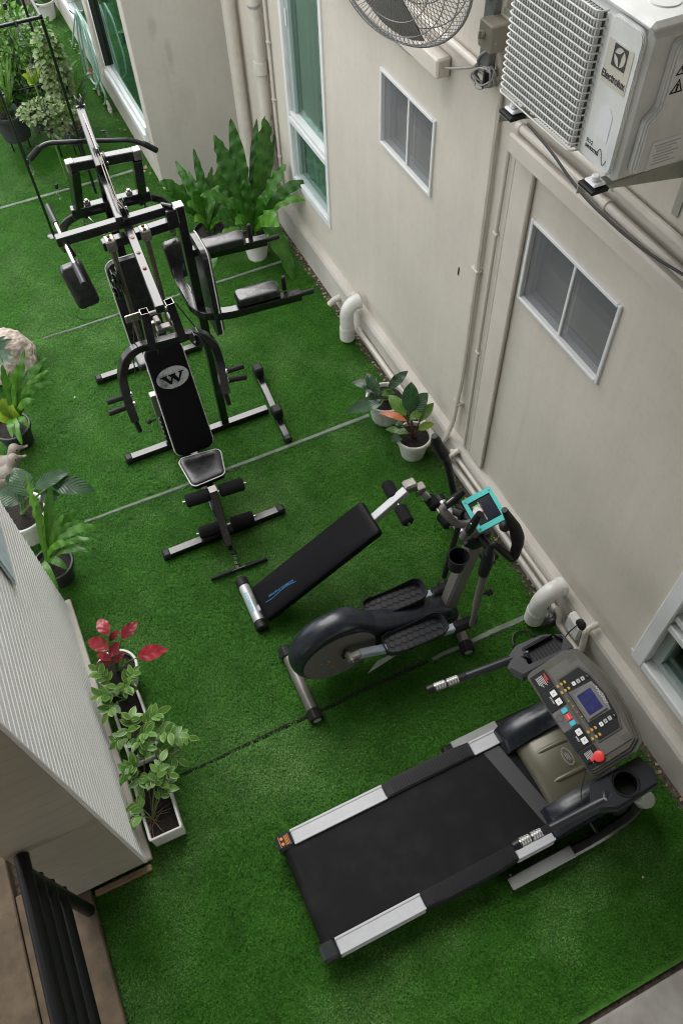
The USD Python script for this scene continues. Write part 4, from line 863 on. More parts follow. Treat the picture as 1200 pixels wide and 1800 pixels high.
part(gym, "press_stop", cat(rbox((.09, .05, .035), at(288, 576, y=PY + .10), .006), rbox((.035, .06, .035), at(276, 563, y=PY + .12), .006), rbox((.035, .06, .035), at(300, 556, y=PY + .12), .006)), STEEL)
pa = []
for nm, px in (("left", [(268, 604), (240, 611), (221, 628), (213, 660), (225, 708), (237, 738)]), ("right", [(318, 590), (352, 585), (376, 602), (386, 635), (392, 668), (396, 690)])):
    y_ = [PY - .01, PY - .02, PY - .03, PY - .05, PY - .09, PY - .12]
    q = [at(u, v, y=yy) for (u, v), yy in zip(px, y_)]
    m = part(gym, "press_arm", sq(fillet(q, .09, 8), .05, .05, up=(0, 1, .0)), BLACK)
    part(m, "end_peg", cyl(q[-1], q[-1] + V(.006, -.01, -.10), .015, 12), RUBBER)
for (ua, va, ub, vb) in ((232, 693, 188, 707), (238, 710, 191, 727), (396, 653, 428, 643), (398, 669, 433, 662)):
    a, b = at(ua, va, y=PY - .085), at(ub, vb, y=PY - .085)
    m = part(gym, "press_handle", cyl(a, b, .0175, 14), RUBBER); part(m, "ferrule", cyl(a * 1.02 - b * .02, a * .9 + b * .1, .019, 14), CHROME)
# cables
for pl_ in ([(233, 563), (236, 600), (234, 628), (238, 657)], ):
    part(gym, "cable", tube(np.array([at(u, v, y=PY) for u, v in pl_]), .004, 6), CABLEK)
part(gym, "cable", tube([at(308, 532, y=PY + .03), at(352, 585, y=3.80)], .004, 6), CABLEK); part(gym, "cable_end", trimesh.creation.icosphere(2, .014).apply_translation(at(352, 585, y=3.80)), CHROME)
part(gym, "cable", tube([at(172, 270, z=2.10), at(200, 350, z=2.03), at(215, 366, z=2.02)], .0035, 6), RODM); part(gym, "cable", tube([at(176, 268, z=2.10), at(205, 348, z=2.03), at(221, 368, z=2.0)], .0035, 6), RODM)
part(gym, "cable", tube([at(146, 200, z=2.18), at(170, 262, z=2.12)], .0035, 6), STEEL)
part(gym, "cable", tube([at(170, 395, z=1.55), at(152, 378, z=1.55)], .003, 6), STEEL)
# backrest with emblem, seat
bt, bb = (at(260, 632, z=1.22) + at(322, 613, z=1.22)) / 2 + V(0, .035, .03), (at(309, 803, z=.57) + at(374, 776, z=.57)) / 2 + V(0, 0, 0)
Yb = unit(bt - bb); Xb = V(1, -.02, 0); Lb = np.linalg.norm(bt - bb)
TB = frame((bt + bb) / 2, Xb, Yb); hl = Lb / 2 + .02
PB = roundpoly([(-.132, -hl), (.132, -hl), (.118, hl), (-.118, hl)], .055)
TB0 = moved(TB, 0, 0, -.03)
bk = part(gym, "backrest", cushion(PB, .055, TB0), VINYLM, smooth=50); piping(bk, PB, TB0, .020, .0042)
EM = moved(TB, .004, hl - .215, .0262)
EM = EM @ trimesh.transformations.rotation_matrix(.06, [0, 0, 1]) @ np.diag([1.18, 1.18, 1.0, 1.0])
el = affinity.scale(Point(0, 0).buffer(1, quad_segs=16), .088, .060)
part(bk, "emblem", slab(el, .0015, EM, 0), mat("silver_print", (0.44, 0.47, 0.46), .42, .2, col2=(.10, .12, .12), vscale=12, lo=.3, hi=.52, detail=8))
W_ = [Polygon([(-.066, .020), (-.026, .020), (-.026, .014), (-.032, .014), (-.018, -.016), (-.008, .002), (-.015, .014), (-.020, .014), (-.020, .020), (.022, .020), (.022, .014), (.015, .014), (.028, -.014), (.044, .014), (.036, .014), (.036, .020), (.068, .020), (.068, .014), (.058, .014), (.026, -.034), (.018, -.034), (.0, -.004), (-.016, -.034), (-.024, -.034), (-.056, .014), (-.066, .014)])]
part(bk, "emblem_letter", cat([slab(w.buffer(0) if w.buffer(0).geom_type == "Polygon" else max(w.buffer(0).geoms, key=lambda g: g.area), .0012, moved(EM, 0, 0, .0016), 0) for w in W_]), VINYLM)
ln = []
for s in (-.6, -.2, .2, .6):
    ln.append(tube([(EM @ V(.088 * s * math.cos(a), .060 * math.sin(a), .0018, 1))[:3] for a in np.linspace(-1.5, 1.5, 13)], .0006, 4))
for s in (-.45, .0, .45): ln.append(tube([(EM @ V(x * math.sqrt(1 - s * s) * .088, s * .06, .0018, 1))[:3] for x in (-1, 0, 1)], .0006, 4))
part(bk, "emblem_grid", cat(ln), PRINTK)
S4 = [at(u, v, z=.50) for u, v in ((312, 806), (385, 786), (394, 830), (339, 853))]
cs_ = sum(S4) / 4; TS = frame(cs_ + V(0, 0, -.055), (1, -.02, 0), (0, 1, 0)); loc = [(np.linalg.inv(TS) @ np.append(p, 1))[:2] for p in S4]
PS = Polygon(loc).buffer(-.035).buffer(.038, quad_segs=6)
se = part(gym, "seat", cushion(PS, .062, TS), VINYL, smooth=50); piping(se, PS, TS, .040, .0042)
bar("seat_post", (GX, 3.42, .06), (GX - .01, 3.40, .445), .045, .045, BLUESIL); bar("seat_beam", (GX, 3.80, .40), (GX, 3.26, .40), .05, .04)
# leg lever with foam rollers, low pulley bar on the turf
q0, q1 = at(374, 862, z=.455), at(402, 958, z=.12)
bar("leg_lever", q0, q1, .052, .052); part(gym, "lever_cap", rbox((.053, .053, .004), q0 + V(0, 0, .016), .001), STEEL)
for (ua, va, ub, vb, z) in ((326, 882, 428, 850, .42), (350, 938, 445, 908, .135)):
    a, b = at(ua, va, z=z), at(ub, vb, z=z); ax = unit(b - a)
    rod = part(gym, "roller_rod", cyl(a - ax * .02, b + ax * .02, .009, 12), CHROME)
    for e0, e1 in ((a, a * .58 + b * .42), (a * .42 + b * .58, b)): part(rod, "foam_roller", cyl(e0, e1, .044, 20, .010), FOAM)
bl = at(411, 972, z=.07); part(gym, "cable_ball", trimesh.creation.icosphere(2, .020).apply_translation(bl), RUBBER)
a, b = at(371, 1018, z=.035), at(469, 982, z=.035)
part(gym, "low_pulley_fork", rbox((.03, .05, .07), at(403, 958, z=.06), .006), BLACK)
for k in range(4):
    c = bl * (1 - (k + .5) / 4) + (a * .53 + b * .47) * ((k + .5) / 4) + V(0, 0, .006)
    part(gym, "chain_link", tube([c + V(.006 * math.cos(t), .011 * math.sin(t), .003 * math.cos(t + k * 1.5)) for t in np.linspace(0, 2 * math.pi, 10)], .0022, 5), STEEL)
rbk = thing("row_bar", "short black pull bar lying on the turf below the leg rollers", "pull bar", (a + b) / 2)
part(rbk, "bar", cyl(a, b, .0125, 14), BLACK); part(rbk, "grip", cyl(a, a * .62 + b * .38, .0155, 14), RUBBER); part(rbk, "grip", cyl(b, b * .62 + a * .38, .0155, 14), RUBBER); part(rbk, "eye", tube([(a + b) / 2 + V(-.02, .02, .0), (a + b) / 2 + V(-.01, .03, .012), (a + b) / 2 + V(.01, .03, .012), (a + b) / 2 + V(.015, .01, 0)], .005, 6), BLACK)
# dip station: vertical backrest and a U shaped arm with elbow pads
U = [at(u, v, z=1.17) for u, v in ((472, 424), (405, 443), (350, 452), (322, 468), (330, 500), (352, 543), (385, 555), (420, 548), (528, 517))]
U = [U[0], U[2] + V(-.02, .01, 0), U[3], U[5] + V(-.01, -.01, 0), U[6] * .6 + U[7] * .4, U[8]]
U[1], U[0] = at(360, 449, z=1.17), at(468, 421, z=1.17)
da = part(gym, "dip_arm", sq(fillet([at(468, 421, z=1.17), at(352, 448, z=1.17), at(325, 455, z=1.17), at(311, 474, z=1.17), at(318, 500, z=1.17), at(340, 539, z=1.17), at(360, 552, z=1.17), at(400, 551, z=1.17), at(528, 517, z=1.17)], .06, 6), .062, .060), BLACK)
for i, (ua, va, ub, vb) in enumerate(((347, 441, 430, 420), (415, 530, 490, 510))):
    p0, p1 = at(ua, va, z=1.215), at(ub, vb, z=1.215); X = unit(p1 - p0); L = np.linalg.norm(p1 - p0)
    T = frame((p0 + p1) / 2, X, np.cross(V(0, 0, 1), X)); m = part(da, "elbow_pad", cushion(roundpoly([(-L/2, -.062), (L/2, -.062), (L/2, .062), (-L/2, .062)], .03), .058, T), VINYL, smooth=50)
for (u, v, u2, v2) in ((440, 417, 442, 395), (500, 509, 501, 488)):
    a, b = at(u, v, z=1.19), at(u2, v2, z=1.19); part(da, "upright_grip", cyl(a, V(a[0], a[1], 1.30), .0165, 14, .008), RUBBER)
for (ua, va, ub, vb) in ((466, 421.5, 490, 415), (524, 518, 551, 510)):
    a, b = at(ua, va, z=1.17), at(ub, vb, z=1.17); part(da, "end_grip", cyl(a, b, .0175, 14), RUBBER)
b1 = at(362, 418, y=4.15); b2 = at(386, 570, y=4.15)
PD = roundpoly([(-.135, b2[2] - 1.3), (.135, b2[2] - 1.3), (.135, b1[2] - 1.3), (-.135, b1[2] - 1.3)], .06)
TD = frame((-1.345, 4.15, 1.3), (0, 1, 0), (0, 0, 1)); dp = part(gym, "dip_backrest", cushion(PD, .06, TD), VINYL, smooth=50); piping(dp, PD, TD, .035, .004)
for z in (1.1, 1.6): bar("pad_bracket", (-1.40, 4.15, z), (-1.342, 4.15, z), .05, .05)
bar("dip_arm_bracket", (-1.40, 4.15, 1.17), at(322, 500, z=1.17) + V(-.0, 0, 0), .05, .05)

# ================================================================== TREADMILL
tm = thing("treadmill", "olive grey and black motorised treadmill with white side rails", "treadmill", (-1.4, .815, 0))
YN, YF, YC = .490, 1.145, .8175
part(tm, "deck", box2((-2.19, YN + .02, .095), (-.80, YF - .02, .170), .006), BLACKP)
bx = [(-2.205 + .036 * (1 - math.cos(a)) - .0, .150 + .036 * math.sin(a)) for a in np.linspace(-1.4, math.pi / 2, 8)]
bp = [(x, z) for x, z in bx] + [(-.78, .186)]
bv = [(x, y, z) for x, z in bp for y in (YN + .083, YF - .083)]; n_ = len(bp)
part(tm, "belt", trimesh.Trimesh(np.array(bv), np.array([(2*i, 2*i+1, 2*i+3) for i in range(n_-1)] + [(2*i, 2*i+3, 2*i+2) for i in range(n_-1)]), process=False), BELT, smooth=True)
bd = [at(u, v, z=.188) for u, v in ((838, 1322), (880, 1306), (988, 1423), (962, 1452))]
bd = [V(-.985, 1.055, .1875), V(-.885, 1.055, .1875), V(-.80, .60, .1875), V(-.885, .580, .1875)]
part(tm, "belt_joint", slab(Polygon([(p[0], p[1]) for p in bd]), .0015, trimesh.transformations.translation_matrix([0, 0, .1865]), 0), BELTB, smooth=False)
part(tm, "rear_roller_cover", cyl((-2.172, YN + .08, .150), (-2.172, YF - .08, .150), .030, 18), BLACKP)
for ya, yb, segs in ((YN, YN + .082, [(590, 1690, 745, 1580), (905, 1515, 975, 1475)]), (YF - .082, YF, [(515, 1470, 660, 1385), (805, 1315, 868, 1283)])):
    near = ya == YN; ym = (ya + yb) / 2
    xs = [at(s[0], s[1], y=ym)[0] for s in segs] ; 
    x0, x1, x2, x3 = (-2.135, -1.655, -1.105, -.88) if near else (-2.135, -1.585, -1.035, -.84)
    for a, b in ((x0, x1), (x2, x3)):
        m = part(tm, "side_rail", box2((a, ya, .135), (b, yb, .197), .005), ALU); part(m, "rail_lip", cat(box2((a, ya - .004, .10), (b, ya + .010, .134), .003) if near else box2((a, yb - .010, .10), (b, yb + .004, .134), .003), box2((a, (ya if near else yb - .012), .198), (b, (ya + .012 if near else yb), .2005), .001), box2((a, (yb - .012 if near else ya), .198), (b, (yb if near else ya + .012), .2005), .001)), ALU)
    o = -.010 if near else .010
    pg = Polygon([(x1 + .002, ya), (x1 + .002, yb), (x2 - .002, yb), (x2 - .002, ya)])
    pg = Polygon([(x1 + .002, ya), (x1 + .13, ya + min(o, 0)), (x2 - .13, ya + min(o, 0)), (x2 - .002, ya), (x2 - .002, yb), (x2 - .13, yb + max(o, 0)), (x1 + .13, yb + max(o, 0)), (x1 + .002, yb)])
    st = part(tm, "foot_grip", slab(pg, .105, trimesh.transformations.translation_matrix([0, 0, .10]), .008), BLACKP)
    for x in np.arange(x1 + .05, x2 - .035, .0165): part(st, "rib", box2((x, ya + .008, .2045), (x + .008, yb - .008, .2085), .0015), BLACKP, smooth=False)
    part(tm, "end_cap", box2((-2.225, ya - .003, .075), (-2.137, yb + .003, .201), .014), GREYBLK)
wl = part(tm, "warning_sticker", plate(.062, .055, frame((-2.180, YF - .041, .2018), (0, -1, 0), (1, 0, 0)), .0008), PRINTK)
part(wl, "sticker_print", cat([plate(.050, .003, frame((-2.180 + .018 - .0065 * k, YF - .041, .2028), (0, -1, 0), (1, 0, 0)), .0006, .0005) for k in range(3)] + [plate(.058, .0025, frame((-2.180 + s * .026, YF - .041, .2028), (0, -1, 0), (1, 0, 0)), .0006, .0005) for s in (-1, 1)] + [slab(Point(s * .014, -.012).buffer(.008), .0006, frame((-2.180, YF - .041, .2028), (0, -1, 0), (1, 0, 0)), 0) for s in (-1, 1)]), PRINTOR)
for y in (YN + .05, YF - .05): part(tm, "rear_foot", cyl((-2.13, y, .004), (-2.13, y, .078), .028, 16), RUBBER)
for y in (YN + .03, YF - .03): part(tm, "frame_rail", box2((-2.1, y - .02, .055), (-.40, y + .02, .093), .005), BLACK)
# motor hood
hp = [(-.815, .190), (-.800, .225), (-.74, .262), (-.60, .285), (-.46, .285), (-.40, .255), (-.385, .10), (-.80, .10)]
def prismy(pr, ya, yb, r=.012, bow=0.0, n=9):
    ys = np.linspace(ya, yb, n); v = []; k = len(pr)
    for y in ys:
        s = 2 * (y - ya) / (yb - ya) - 1
        for x, z in pr: v.append((x, y, z + bow * (1 - s * s) * (z > .15)))
    f = [(i * k + j, i * k + (j + 1) % k, (i + 1) * k + (j + 1) % k, (i + 1) * k + j) for i in range(n - 1) for j in range(k)]
    c = [(0, j, j + 1) for j in range(1, k - 1)]; e = [((n - 1) * k, (n - 1) * k + j + 1, (n - 1) * k + j) for j in range(1, k - 1)]
    m = trimesh.Trimesh(np.array(v), np.vstack([np.array(f)[:, [0, 1, 2]], np.array(f)[:, [0, 2, 3]], c, e]), process=False); m.fix_normals(); return m
hd = part(tm, "motor_hood", prismy(hp, .655, .985, bow=.02), OLIVEL, smooth=40)
for y in (.735, .905): part(hd, "hood_ridge", tube([(-.79, y, .232), (-.72, y + .002, .282), (-.58, y - .004, .303), (-.46, y - .01, .300)], [.004, .011, .013, .005], 10), OLIVEL)
HB = frame((-.615, .815, .3055), (-0.0, -1, 0), (1, 0, .10))
elh = affinity.scale(Point(0, 0).buffer(1, quad_segs=12), .052, .027)
part(hd, "oval_emblem", cat(slab(elh.difference(elh.buffer(-.003)), .001, HB, 0), slab(elh.buffer(-.006).difference(elh.buffer(-.0075)), .001, HB, 0), *[plate(.05 - .012 * abs(k), .0035, moved(HB, .004 * k, .0085 * k), .001, .001) for k in (-1, 0, 1)]), GREYB)
for ya, yb, sg in ((YN + .005, .652, 1), (.988, YF - .005, -1)):
    q = [(-.875, .188), (-.85, .235), (-.77, .275), (-.62, .315), (-.50, .330), (-.42, .310), (-.38, .09), (-.87, .09)]
    part(tm, "side_fairing", prismy(q, ya, yb, bow=.03), BLUEBLK, smooth=40)
# front feet and floor frame
for y, s in ((.415, 1), (1.185, -1)):
    part(tm, "floor_bar", sq(fillet([(-1.13, y, .050), (-.62, y, .050), (-.40, y + .02 * s, .055), (-.31, y + .06 * s, .085)], .2), .060, .055, c=.012), BLACK)
    part(tm, "floor_plate", box2((-1.19 if s > 0 else -1.10, y - .032, .080), (-.80, y + .032, .092), .004), mat("grey_plate", (.30, .31, .30), .4, .3, var=.15) if s == 1 else "/World/Looks/grey_plate")
    part(tm, "floor_cap", rbox((.035, .066, .062), (-1.14, y, .048), .008), RUBBER)
    q = [V(-.31, y + .06 * s, .09), V(-.335, y + .035 * s, .22), V(-.40, y + .03 * s, .36), V(-.47, y + .06 * s, .48)]
    part(tm, "frame_foot", tube(fillet(q, .14), [.046] * len(fillet(q, .14)), 16), mat("pale_grey_green_plastic", (.40, .43, .37), .35, var=.1) if s == 1 else "/World/Looks/pale_grey_green_plastic")
    part(tm, "cross_rod", cyl((-.62, y, .065), (-.62, YC, .075), .012, 10), BLACK)
    part(tm, "upright", sq(fillet([V(-.46, y + .07 * s, .10), V(-.50, y + .07 * s, .55), V(-.62, y + .06 * s, .90)], .2), .075, .05, up=(0, 1, 0), c=.01), BLUEBLK)
# console
CF = [at(923, 1188, z=1.05), at(1036, 1366, z=1.05), at(1142, 1300, z=1.20), at(1022, 1134, z=1.20)]
CY = (CF[0][1] + CF[1][1]) / 2
xf, xb = (CF[0][0] + CF[1][0]) / 2, (CF[2][0] + CF[3][0]) / 2
cw = abs(CF[0][1] - CF[1][1]) / 2 + .005; cl = math.hypot(xb - xf, .15)
TC = frame(((xf + xb) / 2, CY, 1.125), (0, -1, 0), (xb - xf, 0, .15)); hc = cl / 2
CP = Polygon([(-cw + .01, -hc), (cw - .01, -hc), (cw, -hc + .03), (cw + .0, hc - .09), (cw - .03, hc - .03), (cw * .5, hc - .004), (0, hc + .008), (-cw * .5, hc - .004), (-cw + .03, hc - .03), (-cw, hc - .09), (-cw, -hc + .03)])
CP = CP.buffer(-.015).buffer(.015, quad_segs=4)
cs0 = part(tm, "console", slab(CP, .085, moved(TC, 0, 0, -.085), .020), OLIVE, smooth=45)
part(tm, "console_neck", rbox((.44, .16, .20), T=moved(TC, 0, -.02, -.17), r=.03), OLIVE)
inset = Polygon([(-cw + .045, -hc + .105), (cw - .045, -hc + .105), (cw - .045, hc - .055), (.0, hc - .028), (-cw + .045, hc - .055)]).buffer(-.01).buffer(.01)
part(cs0, "deck_inset", slab(inset, .0035, moved(TC, 0, 0, .0002), .002), mat("olive_grey_inset", (.125, .122, .105), .36, .1, var=.08))
s0 = .0045
dp_ = Polygon([(-.16, -hc + .125), (.16, -hc + .125), (.16, hc - .075), (.10, hc - .052), (0, hc - .042), (-.10, hc - .052), (-.16, hc - .075)])
part(cs0, "display_surround", slab(dp_.buffer(.010), .004, moved(TC, 0, 0, s0 - .0008), .002), OLIVE)
dpl = part(cs0, "display_panel", slab(dp_, .002, moved(TC, 0, 0, s0 + .0034), 0), PRINTK)
Zp = s0 + .0056
part(dpl, "grey_field", slab(Polygon([(-.088, -hc + .13), (.072, -hc + .13), (.075, hc - .062), (.0, hc - .048), (-.075, hc - .062)]), .0008, moved(TC, 0, 0, Zp), 0), PANELG)
yl = .036
bz = part(dpl, "screen_bezel", slab(Polygon([(-.066, yl - .050), (.066, yl - .050), (.066, yl + .050), (-.066, yl + .050)]), .009, moved(TC, 0, 0, Zp + .0009), .003), mat("bezel_silver", (.20, .20, .195), .3, .3))
part(bz, "screen", plate(.104, .074, moved(TC, 0, yl, Zp + .010), .0008), LCDB)
part(dpl, "brand_script", cat(tube([(moved(TC, 0, hc - .060, Zp + .001) @ V(-.045 + .09 * s, .005 * math.sin(s * 40) + .002 * math.sin(s * 13), 0, 1))[:3] for s in np.linspace(0, 1, 60)], .0012, 4)), PRINTW)
for s in (-1, 1):
    for k in range(4):
        y_ = -.030 + k * .0235; x_ = s * .108; y_ += .040
        b_ = part(dpl, "button", plate(.019, .0165, moved(TC, x_ - s * .004 * k * .3, y_ - .002 + .012, Zp + .0004), .003), WHITEB if k < 1 else GREYB if k < 3 else BLACKP); part(b_, "button_mark", plate(.006, .003, moved(TC, x_ - s * .004 * k * .3, y_ + .010, Zp + .0036), .0005, .0005), PRINTK if k < 3 else GREYB)
    ic = []
    for k in range(6): ic.append(slab(affinity.translate(Polygon([(-.007, -.004), (.007, -.004), (.009, .003), (.003, .007), (-.004, .005)]), s * .122 + (k % 2 - .5) * .034, -.060 + (k // 2) * .019), .0008, moved(TC, 0, .01, Zp + .0004), 0))
    part(dpl, "symbol_print", cat(ic), PRINTO)
part(dpl, "indicator_print", cat([slab(affinity.translate(Point(0, 0).buffer(.0035, quad_segs=4), -.055 + .03 * k, -.058 + .004 * k), .0008, moved(TC, 0, .012, Zp + .001), 0) for k in (0, 1, 3)]), PRINTO)
part(dpl, "indicator_print", slab(affinity.translate(Point(0, 0).buffer(.0042, quad_segs=4), .008, -.040), .0008, moved(TC, 0, .0, Zp + .001), 0), PRINTR)
# lower button strip
yb_ = -hc + .052
xs_ = np.linspace(-cw + .030, cw - .030, 8)
for i, (a, b) in enumerate(((-.255, -.160), (-.155, -.055), (-.050, .055), (.060, .160), (.165, .255))):
    a, b = a * cw / .285, b * cw / .285
    k0 = .018 if i in (1, 2, 3) else .010
    pg = Polygon([(a, yb_ - .034 - k0 * .5), (b, yb_ - .034 - k0 * .5), (b, yb_ + .042), (a, yb_ + .042)]).buffer(-.004).buffer(.004)
    st_ = part(cs0, "key_panel", slab(pg, .003, moved(TC, 0, 0, .0005), .001), PANELG if i == 2 else PRINTK)
    Zk = .0036
    if i in (0, 4):
        part(st_, "fine_print", cat([plate(.055 - .008 * (k % 3), .0022, moved(TC, (a + b) / 2 - .004 * (k % 3), yb_ + .014 - .0062 * k, Zk), .0006, .0004) for k in range(6)]), PRINTW)
        if i == 0: part(st_, "red_print", cat([plate(.036, .005, moved(TC, (a + b) / 2 - .010 + .012 * k, yb_ + .030 - .008 * k, Zk), .0006, .0006) for k in range(2)]), PRINTR)
    elif i in (1, 3):
        for k in (-1, 1):
            b_ = part(st_, "button", plate(.029, .027, moved(TC, (a + b) / 2 + k * .022, yb_ + .017, Zk), .004), WHITEB); part(b_, "button_mark", plate(.006, .006, moved(TC, (a + b) / 2 + k * .022, yb_ + .017, Zk + .0042), .0005, .001), GREYB)
        part(st_, "key_print", text("SPEED" if i == 3 else "INCLINE", .0065, moved(TC, (a + b) / 2, yb_ - .006, Zk), .0006, True), PRINTW)
    else:
        for x_, m_, w_, tx in ((-.033, CYAN, .023, ""), (0, RED, .032, "STOP"), (.033, CYAN, .023, "")):
            b_ = part(st_, "button", plate(w_ * .95, .028, moved(TC, (a + b) / 2 + x_, yb_ + .016, Zk), .004), m_)
            if tx: part(b_, "button_print", text(tx, .006, moved(TC, (a + b) / 2 + x_, yb_ + .016, Zk + .0042), .0006, True), PRINTW)
        part(st_, "pulse_disc", slab(Point(-.012, yb_ - .022).buffer(.016).difference(Point(-.012, yb_ - .022).buffer(.0148)), .0008, moved(TC, 0, 0, Zk), 0), PRINTK)
part(cs0, "speaker_dots", cat([cyl((moved(TC, 0, 0, .0034) @ V(s * (cw - .075 + .007 * i), hc - .095 + .007 * j, 0, 1))[:3], (moved(TC, 0, 0, .0044) @ V(s * (cw - .075 + .007 * i), hc - .095 + .007 * j, 0, 1))[:3], .002, 5) for s in (-1, 1) for i in range(5) for j in range(6)]), PRINTK, smooth=False)
kp = moved(TC, cw - .055, -hc + .085, 0)
sk = part(cs0, "safety_key", lathe([(0, .0), (.024, .0), (.026, .006), (.024, .018), (.018, .021), (0, .022)], 24, kp), RED); part(sk, "key_tail", rbox((.016, .03, .010), T=moved(kp, -.004, -.028, .008), r=.003), RED); part(sk, "key_clip", rbox((.018, .016, .012), T=moved(kp, -.004, -.048, .008), r=.003), RUBBER)
kk = (moved(kp, -.004, -.055, .006) @ V(0, 0, 0, 1))[:3]
part(sk, "key_cord", tube(fillet([kk, kk + V(-.03, -.03, -.02), at(1020, 1390, z=.9), at(1025, 1440, z=.6), at(985, 1452, z=.45)], .1), .0022, 6), CABLEK)
# side trays and handrails
for s, yy in ((1, CY + cw), (-1, CY - cw)):
    c = V(-.70 if s > 0 else -.72, yy + s * .080, 1.035)
    PT = Polygon([(-.155, -.075), (.150, -.075), (.175, .02), (.150, .082), (-.10, .090), (-.185, .055), (-.20, .0)]) if s < 0 else Polygon([(-.21, -.0), (-.17, -.06), (-.10, -.092), (.06, -.075), (.16, -.02), (.17, .078), (-.16, .078)])
    PT = affinity.scale(PT, *((.88, .92) if s > 0 else (.84, .90)), origin=(0, 0)); PT = PT.buffer(-.015).buffer(.015, quad_segs=4)
    T = frame(c + V(0, 0, -.0), (1, 0, .22), (0, 1 if s < 0 else 1, 0))
    PT = affinity.scale(PT, 1, -1, origin=(0, 0))
    if s < 0:
        hole = Point(.005, -.005).buffer(.0515, quad_segs=10)
        tr = part(tm, "cup_tray", slab(PT.difference(hole), .085, moved(T, 0, 0, -.085), .010), GREYBLK, smooth=40)
        part(tr, "cup_holder", lathe([(0, -.095), (.046, -.095), (.050, -.09), (.0525, -.002), (.058, .003), (.062, .0), (.0522, .0), (.0535, -.093), (.040, -.098), (0, -.098)], 30, moved(T, .005, -.005, .002)), BLACKP)
    else:
        hole = Polygon([(-.10, .045), (.07, .045), (.10, -.0), (.06, -.045), (-.12, -.03)]).buffer(-.012).buffer(.012, quad_segs=4); hole = affinity.translate(hole, .03, .0)
        tr = part(tm, "side_tray", slab(PT.difference(hole), .075, moved(T, 0, 0, -.075), .010), GREYBLK, smooth=40)
        part(tr, "tray_floor", slab(hole.buffer(.004), .006, moved(T, 0, 0, -.050), 0), BLACKP)
        for k in range(9): part(tr, "tray_rib", rbox((.004, .075, .004), T=moved(T, -.05 + .018 * k, 0, -.042), r=.001), BLACKP)
    q = [at(752, 1213, z=.95), at(925, 1150, z=.99)] if s > 0 else [at(903, 1488, z=.95), at(1062, 1408, z=.99)]
    hr = part(tm, "handrail", tube([q[0], q[0] * .4 + q[1] * .6, q[1], c + V(-.08, 0, -.04)], [.018, .020, .024, .034], 16), GREYBLK)
    for k, t in enumerate(((.06, .17), (.19, .30))):
        a, b = q[0] * (1 - t[0]) + q[1] * t[0], q[0] * (1 - t[1]) + q[1] * t[1]
        part(hr, "pulse_grip", tube([a + V(0, 0, .003), b + V(0, 0, .002)], .0195, 16), STEEL)
        for j in range(4): w_ = a + (b - a) * (j + .5) / 4; part(hr, "grip_ring", tube([w_ + V(-.0035, 0, .003), w_ + V(.0035, 0, .002)], .0212, 16), SILVER)
    a = q[0] * .66 + q[1] * .34; part(hr, "button_pod", rbox((.05, .030, .022), a + V(0, 0, .014), .008), BLACKP)
    part(hr, "end_plug", lathe([(0, -.005), (.020, -.005), (.022, .01), (.022, .035), (0, .035)], 16, axisT(q[0], q[1] - q[0])), BLACKP)
    part(hr, "screw", cyl(q[1] + V(0, 0, .022), q[1] + V(0, 0, .030), .007, 10), STEEL)

# ================================================================== SIT UP BENCH
sb_ = thing("sit_up_bench", "black padded sit up bench with silver frame and foam rollers", "exercise bench", (-1.8, 2.58, 0))
F0, F1 = at(424, 1021, z=.045), at(461, 1104, z=.045); ax = unit(F1 - F0)
ft = part(sb_, "floor_tube", cyl(F0, F1, .036, 22), SILVER)
for e, d in ((F0, 1), (F1, -1)): part(ft, "end_cap", cyl(e - ax * d * .012, e + ax * d * .055, .041, 22, .008), RUBBER)
TT = frame((F0 + F1) / 2 + V(-.012, 0, .0345), ax, V(1, 0, .3)); part(ft, "tube_lettering", text("FITNESS", .022, TT, .001, True, sx=1.2), mat("teal_print", (.12, .42, .50), .5))
p0 = (at(436, 1040, z=.125) + at(472, 1088, z=.125)) / 2; p1 = (at(632, 884, z=.60) + at(672, 931, z=.60)) / 2
Xp = unit(p1 - p0); Yp = unit(np.cross(V(0, 0, 1), Xp)); Lp = np.linalg.norm(p1 - p0); TP = frame((p0 + p1) / 2, Xp, Yp); TP = moved(TP, 0, 0, -.035)
PP = roundpoly([(-Lp/2, -.133), (Lp/2, -.133), (Lp/2, .133), (-Lp/2, .133)], .025)
pd_ = part(sb_, "pad", cushion(PP, .05, TP), VINYLM, smooth=50)
part(pd_, "pad_base", slab(PP.buffer(-.012), .012, moved(TP, 0, 0, -.0125), 0), BLACKP)
swp = [on(u, v, TP, .049) for u, v in ((467, 1059), (480, 1051), (492, 1039), (505, 1029), (520, 1022))]
part(pd_, "blue_swoosh", tube([(TP @ V(x, y, .0490, 1))[:3] for x, y in fillet([V(*q, 0) for q in swp], .03)[:, :2]], .0016, 5), PRINTB)
l0, l1 = on(513, 1021, TP, .05), on(474, 1047, TP, .05); TXT = frame((TP @ V(*((l0 + l1) / 2), .0494, 1))[:3], TP[:3, :2] @ (l1 - l0), -TP[:3, 1])
part(pd_, "blue_lettering", text("FITNESS SYSTEM", .0115, TXT, .0006, False, sx=np.linalg.norm(l1 - l0) / .125), PRINTB)
bt0, bt1 = p1 - Xp * .10 - V(0, 0, .06), at(714, 862, z=.66)
part(sb_, "beam", beam(p0 - V(0, 0, .06), p1 - V(0, 0, .06), .045, .045), SILVER)
part(sb_, "neck", beam(bt0 + Xp * .06, bt1, .05, .055), SILVER)
kn = at(722, 853, z=.66); part(sb_, "knuckle", rbox((.085, .075, .075), kn + V(-.01, 0, 0), .012), STEEL)
part(sb_, "clamp_plate", cat(rbox((.06, .06, .045), kn + V(.055, -.02, -.035), .005), rbox((.05, .012, .06), kn + V(.04, -.045, -.05), .004)), STEEL)
l1 = at(812, 905, z=.05) + V(.02, .03, 0)
